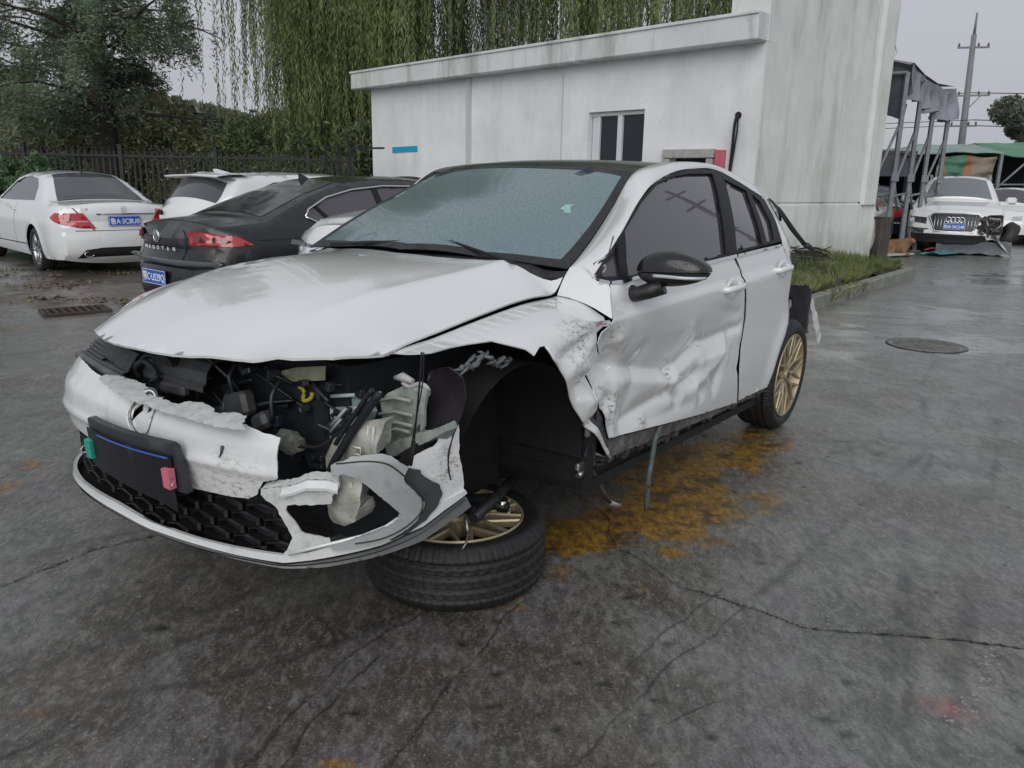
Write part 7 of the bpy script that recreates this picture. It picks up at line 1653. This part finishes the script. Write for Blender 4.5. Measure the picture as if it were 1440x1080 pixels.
# brown dog curled up between the posts
fur = mat('brown dog fur', (.21, .12, .062), .9, noise=(9, .35), bump=(60, .8))
def skin_mesh(name, V, E_, Rd, m, parent=None, sub=2):
    me = bpy.data.meshes.new(name); me.from_pydata(V, E_, []); me.update()
    o = link_mesh(name, me, m, parent); md = o.modifiers.new('skin', 'SKIN'); md.use_smooth_shade = True
    for i, r_ in enumerate(Rd): me.skin_vertices[0].data[i].radius = (r_, r_)
    me.skin_vertices[0].data[0].use_root = True
    sb = o.modifiers.new('sub', 'SUBSURF'); sb.levels = sb.render_levels = sub; return o
dog = skin_mesh('dog', [(0, 0, .17), (.20, .03, .19), (.36, .02, .20), (.44, -.02, .29), (.50, -.06, .34), (.58, -.13, .31), (-.20, -.02, .15), (-.30, -.16, .05), (.38, -.14, .06), (.50, -.22, .04), (-.12, -.16, .07), (.08, -.22, .04)],
    [(0, 1), (1, 2), (2, 3), (3, 4), (4, 5), (0, 6), (6, 7), (2, 8), (8, 9), (6, 10), (10, 11)], [.17, .175, .15, .10, .085, .038, .15, .03, .05, .03, .08, .03], fur)
dog.location = (7.92, 17.3, 0); dog.rotation_euler = (0, 0, R(-20)); tag(dog, 'brown dog lying on the ground between the canopy posts', 'dog')
for s_ in (-1, 1):
    e_ = MB(); e_.add([(.46, s_ * .05 - .05, .39), (.51, s_ * .08 - .06, .39), (.46, s_ * .09 - .04, .45)], [(0, 1, 2)]); e_.build('ear', fur, dog)
b = MB(); b.bevbox((0, 0, .05), (1.1, .40, .035), .01, Matrix.Rotation(R(35), 4, 'Z')); o = b.build('wooden_board', mat('pale board', (.45, .44, .36), .7)); o.location = (7.95, 17.0, 0); tag(o, 'thin pale board lying in front of the brown dog', 'board')
b = MB(); g = random.Random(2); P = []
for i in range(9): P.append([(-.55 + i * .14 + .03 * math.sin(j * 2), -.22 + .09 * j, .03 + .05 * math.sin(i * 1.3 + j) * math.sin(j * .6)) for j in range(6)])
b.grid(P, True); o = b.build('blue_sheet', mat('teal plastic sheet', (.07, .25, .30), .4, noise=(3, .3))); o.location = (9.35, 17.6, .02); o.rotation_euler = (0, 0, R(35)); tag(o, 'crumpled teal plastic sheet on the ground by the posts', 'plastic sheet')
b = MB(); b.tube(smooth_line([(-.3, 0, .05), (-.1, .05, .09), (.15, .02, .06), (.35, .1, .08)], 4), .03, 7, flat=.6); o = b.build('red_cloth', mat('red cloth', (.25, .03, .03), .7)); o.location = (9.5, 18.1, .02); tag(o, 'dark red rag lying on the teal sheet', 'rag')

# ================================================================ manhole, drain grate
mh = empty('manhole_cover', (3.81, 7.22, -.006), 0, 'round iron manhole cover set in the concrete, right of the car', 'manhole cover')
iron = mat('rusty cast iron', (.17, .17, .165), .5, metal=.4, noise=(12, .4), bump=(30, .6))
b = MB(); b.lathe([(.34, .010), (.345, .014), (.30, .014), (.295, .006)], 40); b.build('ring', iron, mh)
b = MB(); b.lathe([(.285, .0), (.283, .010), (.001, .010)], 40)
for k in range(-4, 5):
    c = (.27 ** 2 - (k * .058) ** 2) ** .5; b.box((0, k * .058, .013), (2 * c, .016, .008))
b.build('lid', iron, mh)
dg = empty('drain_grate', (-4.58, 8.24, .0), R(38), 'rectangular rusty drain grate in the ground at left', 'drain grate')
b = MB(); 
for c, d in (((0, -.20, .012), (.62, .03, .024)), ((0, .20, .012), (.62, .03, .024)), ((-.30, 0, .012), (.03, .40, .024)), ((.30, 0, .012), (.03, .40, .024))): b.box(c, d)
b.build('grate_frame', mat('rusty grate', (.06, .045, .038), .8, noise=(10, .3)), dg)
b = MB(); b.box((0, 0, .004), (.58, .38, .004)); b.build('drain_pit', mat('pit', (.004, .004, .004), 1), dg)
for k in range(8):
    b = MB(); b.box((-.255 + k * .073, 0, .016), (.022, .37, .016)); b.build('grate_bar', mat('rusty grate', (.06, .045, .038), .8), dg)
# ================================================================ vegetation
def leaf_material(name, c1, c2, c3, sc=.9):
    m = bpy.data.materials.new(name); m.use_nodes = True; nt = m.node_tree; N, L = nt.nodes, nt.links; b = N['Principled BSDF']
    tc = N.new('ShaderNodeTexCoord').outputs['Object']; t = N.new('ShaderNodeTexNoise'); t.inputs['Scale'].default_value = sc; t.inputs['Detail'].default_value = 5; L.new(tc, t.inputs['Vector'])
    wn_ = N.new('ShaderNodeTexWhiteNoise'); vm = N.new('ShaderNodeVectorMath'); vm.operation = 'SNAP'; vm.inputs[1].default_value = (.12, .12, .12); L.new(tc, vm.inputs[0]); L.new(vm.outputs[0], wn_.inputs['Vector'])
    ad = N.new('ShaderNodeMath'); ad.operation = 'MULTIPLY_ADD'; ad.inputs[1].default_value = .35; L.new(wn_.outputs['Value'], ad.inputs[0]); L.new(t.outputs['Fac'], ad.inputs[2])
    cr = N.new('ShaderNodeValToRGB'); e = cr.color_ramp.elements; e[0].position = .48; e[0].color = (*c1, 1); e[1].position = .85; e[1].color = (*c3, 1); q = e.new(.66); q.color = (*c2, 1)
    L.new(ad.outputs[0], cr.inputs[0]); L.new(cr.outputs[0], b.inputs['Base Color']); b.inputs['Roughness'].default_value = .6
    tr = N.new('ShaderNodeBsdfTranslucent'); L.new(cr.outputs[0], tr.inputs[0]); ms = N.new('ShaderNodeMixShader'); ms.inputs[0].default_value = .42
    L.new(b.outputs[0], ms.inputs[1]); L.new(tr.outputs[0], ms.inputs[2]); L.new(ms.outputs[0], N['Material Output'].inputs[0]); return m
def leaf_mesh(name, C_, T_, W_, half, wid, m, parent=None):
    """leaves: centre, axis, side (unit), half length, half width arrays -> rhombic blades"""
    n = len(C_); half = np.broadcast_to(half, n)[:, None]; wid = np.broadcast_to(wid, n)[:, None]
    P = np.stack([C_ - T_ * half, C_ + W_ * wid, C_ + T_ * half, C_ - W_ * wid], 1).reshape(-1, 3).astype(np.float32)
    me = bpy.data.meshes.new(name); me.vertices.add(4 * n); me.vertices.foreach_set('co', P.ravel()); me.loops.add(4 * n); me.loops.foreach_set('vertex_index', np.arange(4 * n, dtype=np.int32))
    me.polygons.add(n); me.polygons.foreach_set('loop_start', np.arange(0, 4 * n, 4, dtype=np.int32)); me.polygons.foreach_set('loop_total', np.full(n, 4, np.int32)); me.update()
    return link_mesh(name, me, m, parent)
def unit(v): return v / (np.linalg.norm(v, axis=-1, keepdims=True) + 1e-9)
def rand_dirs(n, rs): return unit(rs.normal(size=(n, 3)))
bark = mat('dark bark', (.040, .034, .028), .9, noise=(6, .4), bump=(20, 1.0))
needle = leaf_material('feathery dark foliage', (.090, .135, .085), (.175, .245, .15), (.235, .30, .19), .5)
willow_m = leaf_material('willow foliage', (.110, .150, .055), (.23, .29, .11), (.32, .37, .16), .55)
willow_d = leaf_material('darker willow foliage', (.075, .120, .070), (.17, .235, .13), (.24, .30, .17), .6)
bush_m = leaf_material('hedge foliage', (0.087, 0.133, 0.061), (0.152, 0.210, 0.090), (0.217, 0.261, 0.116), .6)
bush_y = leaf_material('yellowish shrub foliage', (0.123, 0.133, 0.061), (0.189, 0.196, 0.090), (0.246, 0.239, 0.123), .6)
bush_g = leaf_material('bright shrub foliage', (0.072, 0.131, 0.072), (0.123, 0.217, 0.109), (0.174, 0.275, 0.145), .8)
far_m = leaf_material('far tree foliage', (0.116, 0.145, 0.109), (0.174, 0.210, 0.152), (0.232, 0.261, 0.189), .4)

def conifer(x, y, h, label, sd, spread=4.6, nb=85, low=2.2, per=620, leafm=needle, lean=0):
    rs = np.random.RandomState(sd); t = empty('feathery_tree', (x, y, 0), 0, label, 'tree')
    b = MB(); b.tube(smooth_line([(0, 0, 0), (.1, 0, h * .3), (-.05 + lean, .1, h * .65), (.05 + lean, 0, h)], 5), [.34 * (1 - i / 17) + .03 for i in range(16)], 9); b.build('trunk', bark, t)
    bb = MB(); Cs, Ts = [], []
    for k in range(nb):
        z0 = low + (h - low) * (k / nb) ** .9; az = rs.uniform(0, 2 * math.pi); L_ = spread * (1 - .75 * (z0 / h) ** 1.3) * rs.uniform(.55, 1.1)
        if rs.rand() < .12: L_ *= .4
        d = np.array([math.cos(az), math.sin(az), 0]); up_a = rs.uniform(.2, .85)
        pts = [np.array([0, 0, z0]) + d * L_ * s + np.array([0, 0, L_ * up_a * s - .42 * L_ * s * s]) for s in (0, .3, .6, .85, 1)]
        bb.tube(pts, [.06, .045, .03, .02, .008], 5, cap=False)
        n = int(1.9 * per * L_ / spread); s = rs.uniform(.15, 1.05, n) ** .8; base = np.array([0, 0, z0]) + d * (L_ * s)[:, None]; base[:, 2] += L_ * up_a * s - .42 * L_ * s * s
        sidev = np.array([-d[1], d[0], 0]); off = rs.normal(size=n) * .30 * (1.15 - s) * 1.3; base += sidev * off[:, None]
        clump = (fbm(base[:, 0] * 1.5 + sd, base[:, 1] * 1.5 + base[:, 2] * 1.4, 3, sd) > .455)
        base[:, 2] -= np.abs(off) * .6 + np.abs(rs.normal(size=n)) * .38; base += rs.normal(size=base.shape) * .07; base = base[clump]; n = len(base)
        Cs.append(base); Ts.append(unit(d * rs.uniform(.2, 1, (n, 1)) + sidev * rs.normal(size=(n, 1)) * 1.1 + rs.normal(size=(n, 3)) * .5 + np.array([0, 0, -1.0]) * rs.uniform(-.1, 1.0, (n, 1))))
    bb.build('branch', bark, t)['kind'] = 'stuff'
    C_ = np.concatenate(Cs); T_ = np.concatenate(Ts); rd = rand_dirs(len(C_), rs); W_ = unit(np.cross(T_, rd))
    leaf_mesh('crown', C_, T_, W_, rs.uniform(.045, .11, len(C_)), rs.uniform(.012, .028, len(C_)), leafm, t)['kind'] = 'stuff'; return t
conifer(-11.2, 22.5, 13.5, 'tall dark feathery tree with a straight trunk behind the fence at left', 3, 4.9, 120, 2.6, 1150)
conifer(-17.6, 27, 11, 'thinner dark tree at the far left edge, its branches crossing the pale sky', 8, 4.6, 80, 2.0, 700)

def willow(x, y, h, r, label, sd, n_str=900, leafm=willow_m, zmin=1.5, lmax=5.5, dens=1.0, fork=5):
    rs = np.random.RandomState(sd); t = empty('weeping_willow', (x, y, 0), 0, label, 'tree', 'weeping willows behind the workshop')
    b = MB(); b.tube(smooth_line([(0, 0, 0), (.15, 0, h * .25), (.0, .1, h * .5)], 5), [.30] * 5 + [.26] * 5 + [.22], 9); b.build('trunk', bark, t)
    bb = MB(); nodes = []
    for k in range(fork):
        az = 2 * math.pi * k / fork + rs.uniform(-.4, .4); rr_ = r * rs.uniform(.5, .95)
        pts = smooth_line([(0, .1, h * rs.uniform(.30, .48)), (math.cos(az) * rr_ * .3, math.sin(az) * rr_ * .3, h * .66), (math.cos(az) * rr_ * .65, math.sin(az) * rr_ * .65, h * rs.uniform(.82, .95)), (math.cos(az) * rr_, math.sin(az) * rr_, h * rs.uniform(.80, .98))], 5)
        bb.tube(pts, list(np.linspace(.15, .03, len(pts))), 6, cap=False); nodes += [np.array(p) for p in pts[4:]]
        for q in range(5):
            p0 = pts[rs.randint(5, len(pts))]; d = rs.normal(size=3) * (1, 1, .25); p1 = p0 + d * r * .22; bb.tube([p0, (p0 + p1) / 2 + (0, 0, .15), p1], [.04, .03, .012], 4, cap=False); nodes += [p0 * .5 + p1 * .5, p1]
    bb.build('branch', bark, t)['kind'] = 'stuff'
    nodes = np.array(nodes); Cs, Ts, St = [], [], MB()
    for k in range(n_str):
        a = nodes[rs.randint(len(nodes))] + rs.normal(size=3) * (.55, .55, .25); L_ = rs.uniform(.45, 1) * lmax; L_ = min(L_, a[2] - zmin + rs.uniform(-.6, .8))
        if L_ < .4: continue
        out = unit(np.array([a[0], a[1], 0]) + rs.normal(size=3) * .3) * rs.uniform(.1, .5); m_ = int(L_ * 20 * dens); s = np.linspace(0, 1, m_)
        P = a + out * (np.sqrt(s) * .8)[:, None] + np.array([0, 0, -L_]) * s[:, None]; P[:, 0] += .06 * np.sin(s * 5 + k); P += rs.normal(size=P.shape) * (.030, .030, .02)
        Cs.append(P); Ts.append(unit(rs.normal(size=P.shape) * (.35, .35, .2) + np.array([0, 0, -1.0])))
        if k % 3 == 0: St.tube([a, a + out * .56 + (0, 0, -L_ * .5), a + out * .8 + (0, 0, -L_)], .005, 3, cap=False)
    St.build('hanging_twig', bark, t)['kind'] = 'stuff'
    C_ = np.concatenate(Cs); T_ = np.concatenate(Ts); W_ = unit(np.cross(T_, rand_dirs(len(C_), rs)))
    leaf_mesh('crown', C_, T_, W_, rs.uniform(.06, .12, len(C_)), rs.uniform(.009, .019, len(C_)), leafm, t)['kind'] = 'stuff'
willow(-4.9, 25, 13.5, 3.4, 'leftmost weeping willow, its olive strands hanging to the fence beside the workshop', 21, 1300, willow_m, 1.3, 11)
willow(-1.9, 25.5, 13.5, 3.4, 'dark-limbed weeping willow behind the left end of the parapet', 22, 470, willow_d, 2.6, 9.5)
willow(2.0, 24.5, 13.0, 3.4, 'weeping willow rising behind the middle of the parapet', 23, 500, willow_m, 3.0, 9)
willow(6.2, 23.5, 12.5, 3.4, 'rightmost weeping willow, sparse strands above the parapet by the tall block', 24, 400, willow_m, 3.4, 8.5)
willow(-7.2, 27, 9.5, 1.8, 'small dark willow with thin drooping twigs against the sky gap', 25, 170, willow_d, 2.4, 3.6, .8)

def shrub(x, y, rx, ry, h, label, sd, n, m_, grp=None, leaf=(.05, .11), wid=(.018, .04), z0=0):
    rs = np.random.RandomState(sd); t = empty('shrub', (x, y, 0), 0, label, 'shrub', grp)
    b = MB()
    for k in range(7):
        a = rs.uniform(0, 6.28); b.tube(smooth_line([(0, 0, 0), (math.cos(a) * rx * .3, math.sin(a) * ry * .3, h * .45), (math.cos(a) * rx * .6, math.sin(a) * ry * .6, h * .85)], 3), [.04, .04, .035, .03, .02, .015, .01], 5, cap=False)
    b.build('stem', bark, t)
    q = rand_dirs(n, rs) * (rs.rand(n, 1) ** .25); q[:, 2] = np.abs(q[:, 2]); lump = .68 + .55 * fbm(q[:, 0] * 2.3 + sd, q[:, 1] * 2.3 + q[:, 2] * 2.3, 3, sd)
    C_ = q * np.stack([rx * lump, ry * lump, h * lump], 1); C_[:, 2] += z0; keep = fbm(C_[:, 0] * 2.5 + sd, C_[:, 2] * 2.5 + C_[:, 1], 3, sd + 1) > .36; C_ = C_[keep]; n = len(C_)
    T_ = unit(rs.normal(size=(n, 3)) + np.array([0, 0, -.5])); W_ = unit(np.cross(T_, rand_dirs(n, rs)))
    leaf_mesh('foliage', C_, T_, W_, rs.uniform(*leaf, n), rs.uniform(*wid, n), m_, t)['kind'] = 'stuff'
SG = 'shrubs behind the metal fence'
for k, (x, y, rx, h, m_, nm) in enumerate([(-14.2, 21, 1.6, 2.1, bush_g, 'bright green leafy shrub at the left end of the fence'), (-11.6, 20.6, 1.5, 1.7, bush_g, 'low fresh green shrub behind the fence under the feathery tree'),
    (-12.6, 23.5, 2.2, 3.6, bush_y, 'rounded olive shrub left of the feathery tree trunk'), (-9.6, 23.2, 2.1, 3.4, bush_y, 'yellowish rounded shrub just right of the feathery tree trunk'), (-7.3, 22.6, 2.0, 3.0, bush_m, 'mid green shrub between the feathery tree and the leftmost willow'),
    (-5.4, 21.8, 1.8, 2.7, bush_m, 'dense shrub behind the fence under the leftmost willow'), (-10.9, 18.1, 1.1, 1.75, bush_g, 'bright leafy shrub in front of the fence at the left edge'), (-16.5, 25, 3, 3.3, bush_m, 'broad dark shrub at the far left behind the fence'), (-3.8, 22.6, 1.6, 3.0, willow_d, 'dark shrub close to the left end of the workshop')]):
    shrub(x, y, rx, 1.1, h, nm, 60 + k, 15000, m_, SG)
# distant wood closing the view
rs = np.random.RandomState(77); n = 90000; X_ = rs.uniform(-75, 12, n); top = 4.2 + 3.5 * fbm(X_ * .11 + 4, X_ * 0, 4, 9); Z_ = rs.rand(n) ** .7 * top; Y_ = 58 + rs.uniform(-4, 4, n) - .12 * X_
T_ = rand_dirs(n, rs); W_ = unit(np.cross(T_, rand_dirs(n, rs)))
tag(leaf_mesh('distant_wood', np.stack([X_, Y_, Z_], 1), T_, W_, rs.uniform(.2, .45, n), rs.uniform(.12, .3, n), far_m), 'pale distant line of trees beyond the fence on the left', 'wood', kind='stuff')
b = MB(); b.box((-30, 50, .9), (60, .3, 1.9)); tag(b.build('far_boundary_wall', mat('far wall', (.22, .22, .19), .9, noise=(.5, .2))), 'long low pale wall far beyond the fence', 'wall')
# round tree at the far right
rs = np.random.RandomState(5); ft = empty('broadleaf_tree', (28.2, 41, -.9), 0, 'hazy round-crowned tree at the right edge beyond the green shed', 'tree')
b = MB(); b.tube([(0, 0, 0), (0, 0, 3.2)], [.4, .25], 8)
for a in np.linspace(0, 5.5, 7): b.tube([(0, 0, 2.6), (1.3 * math.cos(a), 1.3 * math.sin(a), 4.2), (2.2 * math.cos(a), 2.2 * math.sin(a), 5.2)], [.14, .08, .03], 5)
b.build('trunk', bark, ft)
cl = [(rs.normal() * 1.5, rs.normal() * 1.5, 3.9 + rs.rand() * 2.4, rs.uniform(.6, 1.15)) for k in range(34)]; Cs = []
for cx, cy, cz, cr in cl: q = rand_dirs(1500, rs) * (rs.rand(1500, 1) ** .4) * cr; Cs.append(q * (1, 1, .75) + (cx, cy, cz))
C_ = np.concatenate(Cs); T_ = rand_dirs(len(C_), rs); W_ = unit(np.cross(T_, rand_dirs(len(C_), rs))); leaf_mesh('crown', C_, T_, W_, rs.uniform(.07, .16, len(C_)), rs.uniform(.04, .08, len(C_)), far_m, ft)['kind'] = 'stuff'

# ---- metal fence
fence_m = mat('dark fence steel', (.018, .019, .020), .6, metal=.2, noise=(6, .3), dirt=(9, (.07, .05, .035), .5))
FA, FB = Vector((-13.6, 19.0, 0)), Vector((-3.9, 20.0, 0)); fd = (FB - FA).normalized(); fl_ = (FB - FA).length
fn = empty('metal_fence', M=frame2(FA, fd), label='rusty dark metal picket fence in front of the shrubs at left', cat='fence')
for z in (.25, 1.82): b = MB(); b.box((fl_ / 2, 0, z), (fl_, .045, .05)); b.build('rail', fence_m, fn)
x = 0; pk_me = None; k = 0; post_me = None
while x < fl_:
    if k % 16 == 0:
        o = MB().box((0, 0, 1.02), (.09, .09, 2.04)).box((0, 0, 2.06), (.11, .11, .03)).build('fence_post', fence_m, fn) if post_me is None else link_mesh('fence_post', post_me, None, fn); post_me = o.data; o.location = (x, 0, 0)
    else:
        if pk_me is None:
            b = MB(); b.box((0, -.03, .98), (.045, .02, 1.92)); b.tube([(0, -.03, 1.94), (0, -.03, 2.03)], [.024, .002], 4); o = b.build('picket', fence_m, fn); pk_me = o.data
        else: o = link_mesh('picket', pk_me, None, fn)
        o.location = (x, 0, rng.uniform(-.01, .01)); o.rotation_euler = (0, rng.uniform(-.012, .012), 0)
    x += .135; k += 1
# steel ladder-like frame beside the workshop
sf = empty('steel_frame', (-4.35, 18.9, 0), R(-30), 'grey steel ladder frame standing between the fence and the workshop', 'frame')
for x in (0, .40, .72): b = MB(); b.box((x, 0, 1.05), (.05, .05, 2.1)); b.build('upright', fence_m, sf)
for x0, x1, z in ((0, .72, 2.08), (.40, .72, 1.45), (.40, .72, .8), (.72, 1.7, 2.05), (.40, .72, 1.75)): b = MB(); b.box(((x0 + x1) / 2, .0, z), (x1 - x0, .04, .04)); b.build('rung', fence_m, sf)

# ---- weeds and grass on the planter, along the fence foot
def grass(name, pts, h, m_, sd, label=None, par=None, wid=.006):
    rs = np.random.RandomState(sd); n = len(pts); T_ = unit(rs.normal(size=(n, 3)) * (.45, .45, .15) + np.array([0, 0, 1.0])); W_ = unit(np.cross(T_, rand_dirs(n, rs))); hh = rs.uniform(.35, 1, n) * h
    C_ = pts + T_ * (hh / 2)[:, None]; o = leaf_mesh(name, C_, T_, W_, hh / 2, wid, m_, par); tag(o, label, 'grass' if label else None, kind='stuff'); return o
rs = np.random.RandomState(31); n = 15000; u = rs.uniform(0, 1, n); v = rs.uniform(0, 1, n) ** 1.2
pt = np.stack([u * (Lk - .3), -.16 - v * 1.3, .16 + .12 * v], 1); k_ = fbm(pt[:, 0] * 1.5, pt[:, 1] * 2, 3, 5) > .42; pt = pt[k_]; pw = np.array([list(pk.matrix_world @ Vector(p)) for p in pt])
grass('planter_grass', pw, .20, leaf_material('weeds', (0.072, 0.116, 0.036), (0.160, 0.203, 0.065), (0.290, 0.290, 0.145), 1.5), 4, 'ragged green weeds growing on the planting strip')
n = 2200; u = rs.uniform(0, 1, n); pt = np.stack([u * 4.2, .02 - .12 * rs.rand(n) * 1.5, .13 - .14 * rs.rand(n)], 1); pw = np.array([list(pk.matrix_world @ Vector(p)) for p in pt if fbm(np.array([p[0] * 2.0]), np.array([0.]), 2, 6)[0] > .5])
grass('kerb_creeper', pw, .12, leaf_material('creeper', (0.087, 0.102, 0.036), (0.174, 0.174, 0.072), (0.290, 0.261, 0.131), 2.5), 5, 'dry creeping weeds spilling over the kerb')
# pile of dead twigs against the wall
b = MB(); g = random.Random(13)
for k in range(120):
    x = g.uniform(2.9, 4.6); y = -1.0 - g.uniform(0, .5); z = .25 + g.uniform(0, .30) * (1 - abs(x - 3.75) / .95); a = g.uniform(0, 3.1)
    d = Vector((math.cos(a), math.sin(a), g.uniform(-.4, .4))) * g.uniform(.08, .25); c = pk.matrix_world @ Vector((x, y, z)); b.tube([c - d, c + d * .2 + Vector((0, 0, .03)), c + d], .008, 4, cap=False)
tag(b.build('twig_pile', mat('dead twigs', (.035, .032, .025), .9)), 'heap of dead twigs and roots on the planter near the timber post', 'twigs', kind='stuff')
# leaves and rubble on the muddy patch
rs = np.random.RandomState(8); n = 5200; X_ = rs.uniform(-9.5, -3.9, n); Y_ = rs.uniform(8.6, 11.8, n); pt = np.stack([X_, Y_, 0 * X_ + .02], 1); pt = pt[fbm(X_ * 1.2, Y_ * 2.0, 3, 55) > .53]
T_ = unit(rs.normal(size=(len(pt), 3)) * (1, 1, .3)); W_ = unit(np.cross(T_, np.array([0, 0, 1.]) + rs.normal(size=(len(pt), 3)) * .3))
tag(leaf_mesh('leaf_litter', pt, T_, W_, rs.uniform(.015, .045, len(pt)), rs.uniform(.010, .022, len(pt)), leaf_material('litter', (0.072, 0.052, 0.032), (0.160, 0.116, 0.072), (0.290, 0.246, 0.174), 6)), 'brown leaf litter scattered on the muddy ground at left', 'litter', kind='stuff')
rs = np.random.RandomState(18); b = MB()
for k in range(420):
    x, y = rs.uniform(-2.6, 4.5), 1.4 + rs.rand() ** 1.5 * 6; s = rs.uniform(.002, .0055); b.box((x, y, s * .2), (s * 2, s * 1.5, s * .8), Matrix.Rotation(rs.uniform(0, 3), 4, 'Z') @ Matrix.Rotation(.3, 4, 'X'), taper=.6)
tag(b.build('grit', mat('pale grit', (.22, .21, .19), .8)), 'loose pale grit scattered over the concrete', 'grit', kind='stuff')
